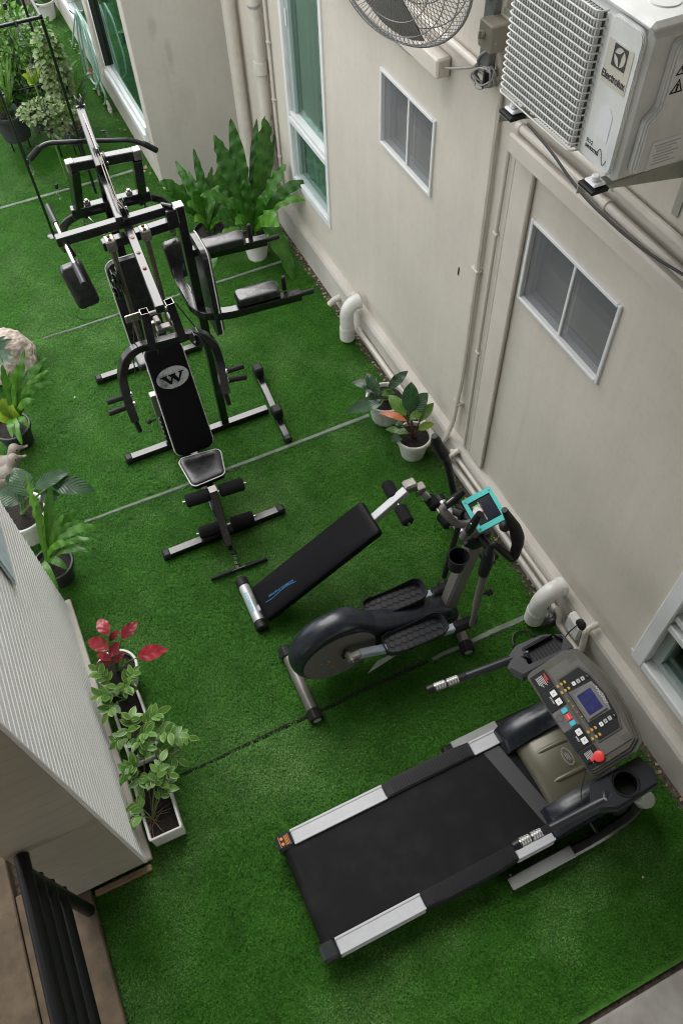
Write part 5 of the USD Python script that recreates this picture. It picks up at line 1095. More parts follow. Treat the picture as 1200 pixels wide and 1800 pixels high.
part(sb_, "front_leg", beam(kn + V(.02, 0, -.02), V(-.30, 2.61, .06), .045, .045), SILVER)
for t in (.3, .42, .54): c = (kn * (1 - t) + V(-.30, 2.61, .06) * t); part(sb_, "leg_hole", cyl(c + V(-.02, 0, .024), c + V(.0, 0, .034), .010, 10), RUBBER)
f2 = part(sb_, "floor_tube", cyl((-.29, 2.42, .045), (-.29, 2.80, .045), .034, 20), SILVER)
for y, d in ((2.42, 1), (2.80, -1)): part(f2, "end_cap", cyl((-.29, y - d * .01, .045), (-.29, y + d * .05, .045), .039, 20, .008), RUBBER)
for (ua, va, ub, vb, z) in ((679, 849, 718, 920, .62), (752, 873, 790, 925, .42)):
    a, b = at(ua, va, z=z), at(ub, vb, z=z); d = unit(b - a); rd = part(sb_, "roller_rod", cyl(a - d * .012, b + d * .012, .010, 12), STEEL)
    for e0, e1 in ((a, a * .6 + b * .4), (a * .4 + b * .6, b)): part(rd, "foam_roller", cyl(e0, e1, .040, 22, .012), FOAM)

# ================================================================== CROSS TRAINER
ct = thing("cross_trainer", "grey elliptical cross trainer with a turquoise framed display", "cross trainer", (-1.2, 1.94, 0))
EY = 1.945
for (a, b) in ((at(500, 1142, z=.042), at(556, 1264, z=.042)), (at(779, 1026, z=.042), at(822, 1144, z=.042))):
    d = unit(b - a); f_ = part(ct, "stabiliser", cyl(a, b, .034, 22), TAUPE)
    for e, s in ((a, 1), (b, -1)):
        k_ = part(f_, "ribbed_cap", cyl(e - d * s * .012, e + d * s * .062, .042, 24, .006), RUBBER)
        for j in range(14):
            an = j / 14 * 2 * math.pi; T = axisT(e + d * s * .025, d); part(k_, "rib", rbox((.006, .006, .062), T=T @ trimesh.transformations.translation_matrix([.0425 * math.cos(an), .0425 * math.sin(an), 0]), r=.002), RUBBER, smooth=False)
        if s < 0: part(k_, "cap_disc", cyl(e - d * s * .0135, e - d * s * .011, .026, 20, .0008), SILVER)
# flywheel housing: outline in the x-z plane, rounded across
cx, cz, R = -1.475, .385, .300
th = np.linspace(math.pi * .36, math.pi * 1.70, 26)
out = [(cx + R * math.cos(a), cz + R * math.sin(a)) for a in th]
out += [(-1.20, .115), (-1.0, .115), (-.80, .095), (-.66, .095), (-.645, .15), (-.70, .27), (-.78, .33), (-.95, .36), (-1.08, .405), (-1.22, .50)]
PH = Polygon(out).buffer(.03).buffer(-.03, quad_segs=4)
def pillow(poly, hw, yc, levels=8, inset=.06):
    """Closed shell: outline in x-z, rounded towards the sides."""
    L = poly.exterior.length; n = 110
    ring0 = np.array([poly.exterior.interpolate(L * i / n).coords[0] for i in range(n)]); c = np.array(poly.centroid.coords[0])
    d1 = np.roll(ring0, -1, 0) - np.roll(ring0, 1, 0); nr = np.stack([d1[:, 1], -d1[:, 0]], 1); nr /= np.linalg.norm(nr, axis=1, keepdims=True)
    if Point(ring0[0] + nr[0] * .002).within(poly): nr = -nr
    rows = []
    for a in np.linspace(-math.pi / 2, math.pi / 2, levels):
        ins = inset * (1 - math.cos(a)); q = ring0 - nr * ins; rows.append(np.stack([q[:, 0], np.full(n, yc + hw * math.sin(a)), q[:, 1]], 1))
    v = np.vstack(rows); k = len(rows); f = []
    for i in range(k - 1):
        for j in range(n): f += [(i*n+j, i*n+(j+1) % n, (i+1)*n+(j+1) % n), (i*n+j, (i+1)*n+(j+1) % n, (i+1)*n+j)]
    m = trimesh.Trimesh(v, f, process=False)
    for row in (0, k - 1):
        pl_ = Polygon(ring0 - nr * inset); vv, ff = trimesh.creation.triangulate_polygon(pl_.buffer(0), engine="earcut")
        m = trimesh.util.concatenate([m, trimesh.Trimesh(np.stack([vv[:, 0], np.full(len(vv), yc + (hw if row else -hw)), vv[:, 1]], 1), ff, process=False)])
    m.merge_vertices(); m.fix_normals(); return m
hs = part(ct, "flywheel_housing", pillow(PH, .078, EY, 9, .05), BLUEBLK, smooth=50)
part(hs, "side_disc", lathe([(0, 0), (.225, 0), (.232, .006), (.232, .010), (0, .014)], 44, axisT((cx - .015, EY - .074, cz - .01), (0, -1, 0))), TAUPE)
sd = part(hs, "side_disc", lathe([(0, 0), (.225, 0), (.232, .006), (.232, .010), (0, .014)], 44, axisT((cx - .015, EY + .074, cz - .01), (0, 1, 0))), TAUPE)
SD = frame((cx - .015, EY - .0885, cz - .01), (1, 0, 0), (0, 0, 1))
part(hs, "orange_print", cat([plate(.028, .009, moved(SD, -.125, .012) @ trimesh.transformations.rotation_matrix(.3, [0, 0, 1]), .001), plate(.012, .022, moved(SD, -.075, .01) @ trimesh.transformations.rotation_matrix(.5, [0, 0, 1]), .001), plate(.022, .012, moved(SD, -.055, -.075) @ trimesh.transformations.rotation_matrix(.8, [0, 0, 1]), .001)]), PRINTO)
part(hs, "blue_print", cat([plate(.03, .006, moved(SD, -.095, .085) @ trimesh.transformations.rotation_matrix(.2, [0, 0, 1]), .001), plate(.03, .007, moved(SD, -.11, -.035) @ trimesh.transformations.rotation_matrix(.9, [0, 0, 1]), .001), plate(.06, .005, moved(SD, -.105, -.075), .001), plate(.02, .006, moved(SD, -.085, -.015), .001)]), PRINTB)
# crank and near link arm, far link arm
for s in (-1, 1):
    y1 = EY + s * .118; pv = V(cx + .02, y1, .37) if s < 0 else V(cx - .02, y1, .30)
    part(ct, "crank", beam((cx, EY + s * .088, cz), pv + V(0, -s * .0, .08 if s < 0 else -.06), .025, .045, .006, up=(0, 1, 0)), BLACK)
    pj = pv + V(0, s * .035, .09 if s < 0 else -.05)
    hubp = part(ct, "crank_joint", cat(cyl(pj - V(0, .03, 0), pj + V(0, .03, 0), .026, 18), rbox((.07, .045, .05), pj + V(.03, 0, 0), .008)), TAUPE); part(hubp, "crank_bolt", cyl(pj + V(0, s * .03, 0), pj + V(0, s * .036, 0), .013, 12), CHROME)
    py = 1.787 if s < 0 else 2.045
    if s < 0: arm_ = [pj + V(.05, 0, 0), V(-1.30, py + .01, .40), V(-1.20, py, .36), V(-.80, py - .01, .27), V(-.70, py - .01, .25)]
    else: arm_ = [pj + V(.05, 0, 0), V(-1.30, py, .31), V(-1.20, py, .30), V(-.80, py, .26), V(-.70, py, .25)]
    part(ct, "link_arm", sq(fillet(arm_, .12), .046, .05, c=.006), BLUESIL)
    if s < 0: part(ct, "link_gusset", slab(Polygon([(-1.36, .22), (-1.16, .30), (-1.10, .33), (-1.14, .345), (-1.30, .33)]).difference(Point(-1.20, .307).buffer(.011)), .004, frame((0, py - .026, 0), (1, 0, 0), (0, 0, 1)), 0), SILVER)
    TPd = frame((-1.045, py, .395), (1, 0, -.10), (0, 1, 0))
    po = roundpoly([(-.195, -.050), (-.14, -.066), (.155, -.072), (.20, -.05), (.20, .05), (.155, .072), (-.14, .066), (-.195, .050)], .03)
    pdl = part(ct, "pedal", slab(po, .014, moved(TPd, 0, 0, -.03), .004), BLACKP, smooth=40)
    rim = []; E = np.array(po.exterior.coords); LL = po.exterior.length
    pe = [po.exterior.interpolate(LL * i / 60).coords[0] for i in range(61)]
    hts = [.010 + .038 * max(0, (x + .02) / .23) ** 1.5 + .012 * (x < -.12) for x, y in pe]
    v = []; 
    for (x, y), h_ in zip(pe, hts): v += [(x * 1.0, y * 1.0, -.03), (x * 1.035, y * 1.08, h_ - .004), (x * 1.01, y * 1.02, h_), (x * .975, y * .92, -.017)]
    f = [(i*4+j, (i+1)*4+j, (i+1)*4+j+1, i*4+j+1) for i in range(60) for j in range(3)]
    m = trimesh.Trimesh(np.array(v), np.vstack([np.array(f)[:, [0, 1, 2]], np.array(f)[:, [0, 2, 3]]]), process=False); m.apply_transform(TPd)
    part(pdl, "pedal_rim", m, GREYBLK, smooth=50)
    for i in range(9):
        for j in range(3):
            x_, y_ = -.165 + .040 * i + .020 * (j % 2), -.042 + .042 * j
            if abs(x_) < .18: part(pdl, "tread_ring", slab(Point(x_, y_).buffer(.0185, quad_segs=4), .0035, moved(TPd, 0, 0, -.0155), .0015), GREYBLK, smooth=False)
    # lever: black shoe, taupe tube, clamp, swinging grip
    sh_ = part(ct, "lever_shoe", rbox((.17, .062, .075), T=frame((-.70, py - .012 * (s < 0), .255), (1, 0, -.12), (0, 1, 0)), r=.018), BLACKP)
    if s < 0:
        yl_ = 1.745; q = [V(-.665, yl_, .27), V(-.665, yl_, .72), V(-.648, yl_, 1.03)]
        lv = part(ct, "lever_tube", tube([q[0], q[0] * .45 + q[1] * .55], .0185, 16), TAUPE); part(lv, "lever_sleeve", tube([q[0] * .47 + q[1] * .53, q[1], q[2]], .0225, 16), TAUPE)
        part(ct, "lever_knob", cat(cyl(V(-.664, yl_, .64), V(-.60, yl_ - .01, .64), .007, 10), cyl(V(-.615, yl_ - .01, .64), V(-.585, yl_ - .01, .64), .020, 10)), BLACKP)
        gp = [at(u, v, y=1.745) for u, v in ((850, 1006), (859, 972), (861, 962), (870, 952), (897, 985), (908, 968), (912, 945), (885, 897))]
        gp = [at(849, 1008, y=1.745), at(857, 985, y=1.745), at(860, 970, y=1.745)]
        part(ct, "lever_clamp", cat(tube([gp[0], gp[1], gp[2]], [.030, .036, .030], 16), cyl(V(-.655, yl_ - .03, 1.02), V(-.655, yl_ + .05, 1.02), .030, 16)), BLACKP)
        gq = fillet([at(859, 978, y=1.74), at(866, 953, y=1.72), at(882, 968, y=1.69), at(901, 984, y=1.68), at(911, 952, y=1.70), at(906, 930, y=1.72), at(886, 896, y=1.75)], .045, 7)
        rr_ = np.interp(np.linspace(0, 1, len(gq)), [0, .40, .55, .78, .97, 1], [.018, .020, .027, .036, .030, .016])
        part(ct, "swing_grip", tube(gq, rr_, 16), RUBBER); part(ct, "grip_boss", trimesh.creation.icosphere(2, .030).apply_translation(at(887, 925, y=1.735)), RUBBER)
    else:
        gq = fillet([V(-.66, 2.10, .30), at(812, 902, y=2.13) , at(800, 880, y=2.16), at(793, 845, y=2.2), at(786, 812, y=2.2), at(780, 800, y=2.2), at(768, 780, y=2.2), at(763, 766, y=2.2)], .05, 6)
        part(ct, "swing_grip", tube(gq, np.interp(np.linspace(0, 1, len(gq)), [0, .4, .7, .75, .97, 1], [.018, .020, .022, .029, .027, .016]), 16), RUBBER)
        part(ct, "lever_clamp", cyl(at(815, 905, y=2.06), at(800, 898, y=2.12), .028, 16), BLACKP)
        part(ct, "lever_knob", cyl(at(770, 1040, z=.33), at(762, 1043, z=.33), .020, 10), RUBBER)
part(ct, "mast", sq([V(-.735, EY, .14), V(-.60, EY, .92), V(-.585, EY, 1.02)], .085, .095, up=(-1, 0, .2), c=.014), TAUPE)
for z in (.50, .56): part(ct, "mast_screw", cyl(V(-.735 + (z - .14) / .78 * .135 + .02, EY - .040, z), V(-.735 + (z - .14) / .78 * .135 + .02, EY - .036, z), .008, 10), BLACK)
cv_ = V(-.640, EY, .90)
bc = part(ct, "bottle_collar", lathe([(0, -.07), (.05, -.07), (.075, .0), (.078, .035), (.07, .042), (0, .042)], 26, axisT(V(-.605, EY, .955), (.17, 0, 1))), BLACKP)
ch_ = at(806, 978, z=.985)
part(bc, "cup_holder", lathe([(0, -.11), (.042, -.11), (.054, .0), (.058, .004), (.053, .004), (.046, -.10), (0, -.10)], 26, axisT(ch_, (.05, 0, 1))), BLACKP)
part(bc, "holder_web", rbox((.10, .10, .05), V(-.645, EY - .0, .955), .015), BLUEBLK)
part(ct, "pivot_tube", cyl(V(-.605, EY - .20, 1.0), V(-.605, EY + .20, 1.0), .024, 16), BLACKP)
part(ct, "upper_mast", sq([V(-.60, EY, .99), V(-.55, EY, 1.16)], .09, .11, up=(-1, 0, .2), c=.016), TAUPE)
# fixed handlebar: curved taupe tube, ends upturned with sensor grips
hb_ = [at(845, 912, z=1.16), at(822, 925, z=1.14), at(800, 903, z=1.2), at(780, 890, z=1.24), at(772, 902, z=1.25)]
for pts_, gr in (([V(-.58, EY - .02, 1.07), at(811, 948, y=1.90), at(822, 933, y=1.87)], (at(822, 936, y=1.87), at(843, 903, y=1.84))), ([V(-.60, EY + .02, 1.06), at(806, 925, y=1.99), at(785, 905, y=2.04), at(776, 895, y=2.07), at(784, 888, y=2.07)], (at(782, 890, y=2.07), at(816, 862, y=2.06)))):
    m = part(ct, "handlebar", tube(fillet(pts_, .05), .0225, 16), TAUPE)
    g_ = part(m, "hand_grip", tube([gr[0], gr[0] * .5 + gr[1] * .5, gr[1]], [.022, .024, .018], 16), BLACKP)
    part(g_, "sensor_plate", rbox((.055, .016, .012), T=frame(gr[0] * .6 + gr[1] * .4 + V(-.018, -.004, .014), unit(gr[1] - gr[0]), (0, -1, .3)), r=.005), CHROME)
# console
E4 = [at(809, 885, z=1.22), at(862, 852, z=1.28), at(889, 910, z=1.24), at(846, 938, z=1.18)]
Xc = unit((E4[3] - E4[0]) + (E4[2] - E4[1])); ce = sum(E4) / 4; Yc = unit((E4[1] - E4[0]) + (E4[2] - E4[3])); TE = frame(ce, Xc, Yc)
wv = (np.linalg.norm(E4[3] - E4[0]) + np.linalg.norm(E4[2] - E4[1])) / 4; hv = (np.linalg.norm(E4[1] - E4[0]) + np.linalg.norm(E4[2] - E4[3])) / 4
po = Polygon([(-wv, -hv), (wv, -hv), (wv, hv), (-wv, hv)]).buffer(-.006).buffer(.006); pi_ = Polygon([(-wv + .030, -hv + .022), (wv - .030, -hv + .022), (wv - .030, hv - .020), (-wv + .030, hv - .020)])
co = part(ct, "console", slab(po.buffer(-.006), .035, moved(TE, 0, 0, -.037), 0), BLACKP)
part(co, "bezel", slab(po.difference(pi_), .010, moved(TE, 0, 0, -.001), 0), TEAL, smooth=False)
part(co, "face", slab(pi_, .004, moved(TE, 0, 0, -.001), 0), PRINTK, smooth=False)
part(co, "screen", plate(2 * wv - .074, hv * .78, moved(TE, 0, hv * .26, .0035), .001), LCD)
part(co, "divider", plate(2 * wv - .09, .006, moved(TE, 0, -hv * .14, .0035), .001), GREYB)
kd = part(co, "dial", lathe([(0, 0), (.027, 0), (.026, .014), (.022, .017), (0, .017)], 28, moved(TE, -.004, -hv * .42, .004)), mat("brushed_dial", (.66, .66, .66), .35, .8))
part(co, "dial_ring", lathe([(.027, 0), (.0305, 0), (.030, .004), (.027, .004)], 28, moved(TE, -.004, -hv * .42, .0035)), PRINTR)
gl = part(co, "green_label", plate(.022, .050, moved(TE, -wv * .33, -hv * .30, .0035), .001), PRINTG); part(gl, "label_print", cat([plate(.014, .005, moved(TE, -wv * .33, -hv * .30 + .012 * k, .0046), .0005) for k in (-1, 0, 1)]), PRINTW)
for sx in (-1, 1):
    for sy in (-1, 1): part(co, "screw", lathe([(0, 0), (.006, 0), (.005, .003), (0, .003)], 12, moved(TE, sx * (wv - .016), sy * (hv - .014), .009)), STEEL)
part(ct, "console_stem", beam(V(-.565, EY, 1.10), ce + V(.01, .0, -.04), .06, .05, .01), TAUPE)
# PART5
# ================================================================== PLANTS
def leaf(base, tip, w, arch=.1, face=(0, 0, 1), fold=.18, ripple=0.0, rn=9, shape="strap", n=14, m=4, seed=0, ctrl=None, curl=0.0):
    """A leaf from base to tip: arched midrib, folded and rippled blade; returns mesh and st coordinates."""
    base, tip = np.asarray(base, float), np.asarray(tip, float); r = np.random.default_rng(seed)
    L = np.linalg.norm(tip - base); c = np.asarray(ctrl, float) if ctrl is not None else (base + tip) / 2 + V(0, 0, 1) * arch
    t = np.linspace(0, 1, n); P = ((1 - t) ** 2)[:, None] * base + (2 * t * (1 - t))[:, None] * c + (t * t)[:, None] * tip
    T = np.gradient(P, axis=0); T /= np.linalg.norm(T, axis=1, keepdims=True) + 1e-9
    F = np.asarray(face, float); N = F - T * (T @ F)[:, None]; N /= np.linalg.norm(N, axis=1, keepdims=True) + 1e-9; S = np.cross(T, N)
    if shape == "strap": prof = np.minimum(1, .22 + 1.25 * t ** .8) * np.clip((1 - t) / .30, 0, 1) ** .62
    elif shape == "oval": prof = np.sin(np.pi * np.clip(t * .985 + .012, 0, 1) ** .82) ** .85
    elif shape == "lance": prof = np.sin(np.pi * np.clip(t * .99 + .01, 0, 1) ** .95) ** 1.05
    elif shape == "heart": prof = np.clip(t / .10, 0, 1) ** .5 * np.clip((1 - t) / .75, 0, 1) ** .75
    ph = r.uniform(0, 6.3, 2); v, uv = [], []
    for i in range(n):
        for s in np.linspace(-1, 1, m + 1):
            h = abs(s) * fold * w * prof[i] + ripple * abs(s) ** 2 * math.sin(rn * 6.283 * t[i] + ph[0 if s < 0 else 1]) * (prof[i] ** .5) - curl * w * (s * s) * prof[i]
            v.append(P[i] + S[i] * s * w * prof[i] + N[i] * h); uv.append((t[i], (s + 1) / 2))
    k = m + 1
    f = [(i * k + j, i * k + j + 1, (i + 1) * k + j + 1, (i + 1) * k + j) for i in range(n - 1) for j in range(m)]
    f = np.array(f); return trimesh.Trimesh(np.array(v), np.vstack([f[:, [0, 1, 2]], f[:, [0, 2, 3]]]), process=False), np.array(uv)
def add_leaf(t, look, *a, name="leaf", label=None, **k):
    g, uv = leaf(*a, **k); return part(t, name, g, look, label, smooth=True, uv=uv)
def pot(t, c, r0, r1, h, m, rim=.010, soil=.03, name="pot"):
    """Round pot standing at c: radius r0 at the foot, r1 at the rim."""
    p = part(t, name, lathe([(0, .004), (r0 - .006, .004), (r0, .0), (r0 + .002, .006), (r1 - .004, h - .035), (r1 + rim, h - .032), (r1 + rim + .002, h - .004), (r1 + rim - .002, h), (r1 - .002, h), (r1 - .006, h - .006), (r0 + (r1 - r0) * .55, h * .5)], 40, o=c), m, smooth=40)
    s = lathe([(0, h - soil + .008), (r1 * .5, h - soil + .006), (r1 * .93, h - soil)], 30, o=c); s.vertices[:, 2] += .012 * (meshkit.fbm(s.vertices * 40, 3, 2) - .5)
    part(t, "soil", s, SOIL); return p

def fern(name, label, potc, r0, r1, h, potm, base, tips, seed=0, m=FERN, group=None):
    t = thing(name, label, "potted plant", potc, group); pot(t, potc, r0, r1, h, potm)
    r = np.random.default_rng(seed)
    for i, q in enumerate(tips):
        u, v, dy, w, arch = q[:5]; mm = q[5] if len(q) > 5 else m
        tip = at(u, v, y=base[1] + dy); b = np.asarray(base) + V(r.normal(0, .012), r.normal(0, .012), 0)
        out = unit((tip - b) * V(1, 1, 0) + V(1e-4, 0, 0)); L = np.linalg.norm(tip - b)
        face = unit(V(r.normal(0, .35), -.6 + r.normal(0, .2), .45) - out * .3) if tip[2] > b[2] + .25 else unit(V(r.normal(0, .15), -.15, 1))
        add_leaf(t, mm, b, tip, w, arch=arch, face=face, fold=-.10, ripple=w * .24, rn=L * 9, n=38, m=4, seed=seed * 50 + i)
    return t
b1 = at(368, 402, z=.20); fern("potted_fern", "bird's nest fern in a dark pot against the extension wall, left of the taller one", V(b1[0], b1[1], 0), .10, .135, .20, POTK, b1 + V(0, 0, -.02),
    [(340, 260, .42, .040, .05), (308, 282, .40, .045, .10), (276, 326, .0, .045, .34), (293, 342, -.12, .04, .22), (388, 283, .40, .040, .04), (329, 362, -.28, .04, .22, FERNL), (372, 292, .48, .045, .03), (420, 330, .10, .04, .20), (318, 300, .30, .042, .14), (345, 335, -.10, .045, .22), (330, 300, .5, .04, .05), (405, 388, -.3, .035, .16, FERNL), (342, 390, -.3, .035, .16, FERNL), (300, 365, -.2, .036, .2), (430, 352, -.1, .036, .22), (385, 325, .1, .04, .16, FERNL)], 3)
b2 = at(447, 408, z=.26); fern("potted_fern", "tall bird's nest fern in a white pot in the corner by the tall window", V(b2[0], b2[1], 0), .085, .125, .25, POTW, b2 + V(0, 0, -.02),
    [(474, 182, .44, .074, .05), (405, 207, .44, .064, .06), (376, 236, .40, .074, .16), (502, 288, .10, .070, .16), (451, 207, .50, .040, .06), (546, 322, -.16, .046, .30), (520, 502, -.46, .082, .62), (368, 480, -.62, .064, .44, FERNL), (490, 398, -.42, .072, .24, FERNL), (420, 250, .40, .048, .03), (482, 235, .42, .05, .03), (400, 360, -.2, .045, .26), (378, 388, -.3, .045, .26), (430, 310, .12, .05, .10), (536, 352, -.2, .04, .26, FERNL), (352, 345, -.0, .05, .30), (470, 345, -.1, .045, .2), (415, 395, -.42, .04, .2, FERNL)], 4)
b5 = at(28, 738, z=.24); fern("potted_fern", "fern in a black pot between the boulder and the stone ducks", V(b5[0] - .05, b5[1] + .0, 0), .10, .128, .20, POTK, b5 + V(0, 0, -.03),
    [(43, 611, .12, .026, .05), (82, 628, .02, .026, .16), (72, 662, -.06, .024, .16), (95, 671, -.12, .022, .20), (17, 652, .02, .028, .08), (4, 640, .02, .028, .10), (39, 782, -.34, .032, .26), (52, 752, -.2, .028, .18), (62, 702, -.10, .024, .14), (-30, 690, .1, .03, .15), (30, 640, .1, .026, .06), (60, 640, .06, .024, .10), (85, 650, -.04, .022, .16), (22, 770, -.3, .026, .2), (58, 680, .0, .024, .12)], 5, FERNL)
tP = "/World/potted_fern_002"
for i, (u, v, w) in enumerate(((3, 700, .055), (24, 712, .060), (-14, 735, .055))): add_leaf(tP, YELL, b5 + V(-.01, 0, 0), at(u, v, z=.44 - .05 * i), w, arch=.06, face=(0, -.3, 1), shape="oval", n=14, seed=60 + i, curl=.1)
b9 = at(80, 985, z=.24); fern("potted_fern", "long leaved fern in a black pot at the corner of the boarded wall", V(b9[0] + .03, b9[1] - .01, 0), .085, .125, .20, POTK, b9 + V(0, 0, -.04),
    [(46, 833, .10, .036, .03), (88, 854, .08, .033, .03), (152, 886, .0, .025, .18), (180, 927, -.16, .027, .28), (169, 949, -.14, .018, .2), (158, 970, -.2, .027, .2), (119, 1001, -.18, .027, .16), (103, 1036, -.24, .028, .26), (112, 905, .0, .024, .10), (140, 915, -.08, .022, .18), (66, 880, .05, .026, .06), (130, 955, -.15, .022, .16)], 6, FERNL)

def broad(name, label, potc, r0, r1, h, potm, leaves, cat_="potted plant", stem=STEM, base=None, soil=.03, group=None, sr=.005):
    """Broad-leaved pot plant: each leaf on its own stalk. leaves: (base px, tip px, z of base, z of tip, half width, material[, label])."""
    t = thing(name, label, cat_, potc, group); pot(t, potc, r0, r1, h, potm, soil=soil); b = np.asarray(potc) + V(0, 0, h - soil) if base is None else base
    for i, q in enumerate(leaves):
        p, e = at(*q[0], z=q[2]), at(*q[1], z=q[3])
        rel = unit(p - b); st = [b + V(.012 * math.cos(i * 2.4), .012 * math.sin(i * 2.4), -.01), b * .45 + p * .55 + V(0, 0, .03), p]
        lf = add_leaf(t, q[5], p, e, q[4], arch=.02 + .12 * np.linalg.norm(e - p) * (.4 if q[3] > q[2] else 1), face=(q[7] if len(q) > 7 else (-.0, -.35, 1)), shape=(q[8] if len(q) > 8 else "oval"), fold=.10, n=16, m=6, ripple=.003, rn=3, seed=i + 7, label=(q[6] if len(q) > 6 else None))
        part(lf, "stalk", tube(fillet(st, .08, 5), sr, 7), stem)
    return t
c = at(685, 745, z=0) + V(.0, .05, 0); 
broad("potted_philodendron", "dark leaved philodendron in the white pot nearer the far drain elbow", V(*at(678, 697, z=.235)[:2], 0), .100, .140, .235, POTW,
    [((668, 712), (617, 725), .42, .30, .045, PHIL), ((664, 692), (642, 655), .46, .52, .044, PHIL), ((660, 684), (617, 672), .46, .44, .040, PHIL), ((683, 684), (717, 652), .42, .50, .038, PHIL), ((672, 700), (605, 728), .34, .22, .040, PHIL), ((670, 694), (694, 690), .38, .36, .030, PHILL), ((658, 690), (630, 684), .36, .28, .03, PHIL)], stem=STEM)
broad("potted_philodendron", "philodendron with one orange young leaf in the white pot nearest the cross trainer", V(*at(727, 764, z=.215)[:2], 0), .085, .122, .215, POTW,
    [((719, 724), (723, 671), .42, .56, .062, PHIL), ((712, 730), (682, 694), .40, .46, .052, PHILL), ((722, 728), (752, 690), .40, .48, .055, PHIL), ((714, 740), (665, 726), .44, .42, .026, PHILO, "orange young leaf"), ((720, 738), (744, 724), .40, .40, .032, PHILL), ((738, 740), (762, 708), .36, .40, .036, PHILL), ((716, 762), (677, 755), .32, .26, .034, PHILL), ((736, 756), (764, 745), .30, .27, .030, YELL), ((712, 764), (685, 776), .28, .20, .042, PHIL), ((708, 748), (690, 742), .34, .30, .03, PHIL)], stem=STEMB)
broad("potted_philodendron", "broad glossy leaves in a white pot half hidden by the boarded wall", V(*at(66, 945, z=0)[:2], 0) + V(-.02, .06, 0), .125, .165, .26, POTW,
    [((50, 872), (25, 822), .50, .58, .075, PHIL), ((62, 858), (122, 829), .54, .60, .050, PHIL), ((92, 852), (168, 864), .54, .50, .065, PHIL), ((40, 880), (-6, 868), .46, .48, .075, PHIL), ((72, 880), (106, 870), .44, .44, .055, PHIL), ((30, 850), (10, 850), .44, .5, .06, PHIL)], stem=STEM, sr=.007)
t = thing("boulder_plant", "dark glossy leaves growing beside the boulder", "plant", at(2, 665, z=0))
for i, (u, v, w) in enumerate(((25, 628, .040), (21, 641, .042), (22, 596, .035), (10, 590, .03), (-10, 605, .04), (5, 650, .04))):
    b = at(2, 655, z=.15); add_leaf(t, PHIL, b + V(0, 0, .18), at(u, v, z=.42), w, arch=.05, shape="oval", face=(0, -.4, 1), n=12, seed=i + 90)
part(t, "stem", cyl(at(2, 668, z=0), at(2, 655, z=.15) + V(0, 0, .2), .010, 8), STEMB)

rc = V(*at(207, 1192, z=0)[:2], 0)
broad("potted_aglaonema", "plant with crimson leaves in a white pot at the end of the planter boxes", at(206, 1178, z=.19) * V(1, 1, 0), .085, .118, .215, POTW,
    [((189, 1116), (174, 1088), .50, .50, .038, REDL), ((214, 1123), (243, 1093), .46, .48, .035, REDL), ((192, 1127), (212, 1108), .44, .48, .022, REDL), ((190, 1142), (154, 1126), .44, .40, .042, REDL), ((243, 1156), (295, 1142), .42, .38, .046, REDL), ((208, 1148), (189, 1144), .40, .40, .036, REDL), ((196, 1160), (169, 1152), .34, .30, .024, REDL), ((197, 1164), (165, 1174), .32, .28, .022, REDL), ((200, 1166), (220, 1147), .33, .36, .020, REDL), ((200, 1138), (212, 1132), .36, .38, .02, REDL), ((213, 1172), (221, 1160), .28, .32, .018, VARI)], stem=STEM, sr=.0035)

# white planter boxes
PX = []
def planter(label, c0, c1, w, h=.165):
    """Trough from c0 to c1 (centres of its short ends, on the turf)."""
    c0, c1 = V(*c0), V(*c1); t = thing("planter_box", label, "planter", (c0 + c1) / 2); X = unit(c1 - c0); L = np.linalg.norm(c1 - c0); Y = unit(np.cross(V(0, 0, 1), X)); T = frame((c0 + c1) / 2, X, Y)
    o = Polygon([(-L/2, -w/2), (L/2, -w/2), (L/2, w/2), (-L/2, w/2)]).buffer(-.008).buffer(.008); i = o.buffer(-.007)
    part(t, "trough", slab(o.difference(i), h - .018, moved(T, 0, 0, .018), 0), POTW, smooth=False)
    part(t, "rim", slab(o.buffer(.006).difference(i.buffer(.0005)), .012, moved(T, 0, 0, h - .002), .003), POTW, smooth=False)
    part(t, "trough_floor", slab(o, .01, moved(T, 0, 0, .0185), 0), POTW)
    for sx in (-1, 1):
        for sy in (-1, 1): part(t, "foot", rbox((.05, .035, .03), T=moved(T, sx * (L/2 - .035), sy * (w/2 - .022), .0155), r=.004), POTW)
    nx, ny = 34, 8; xs, ys = np.linspace(-L/2 + .008, L/2 - .008, nx), np.linspace(-w/2 + .008, w/2 - .008, ny); v = np.array([(x, y, h - .035) for y in ys for x in xs]); v[:, 2] += .022 * (meshkit.fbm(v * 38 + 5, 3, 8) - .5)
    f = np.array([(j * nx + k, j * nx + k + 1, (j + 1) * nx + k + 1, (j + 1) * nx + k) for j in range(ny - 1) for k in range(nx - 1)])
    m = trimesh.Trimesh(v, np.vstack([f[:, [0, 1, 2]], f[:, [0, 2, 3]]]), process=False); m.apply_transform(T); part(t, "soil", m, SOIL, smooth=True); return t
pA, pB = at(292, 1468, z=.165), at(252, 1338, z=.165); pC, pD = at(254, 1328, z=.165), at(213, 1212, z=.165)
planter("near white planter box with bare soil at its open end", (pA[0] + .0, pA[1] + .005, 0), (pB[0], pB[1] + .0, 0), .175)
planter("far white planter box between the red plant and the near box", (pC[0], pC[1] + .012, 0), (pD[0], pD[1], 0), .165)
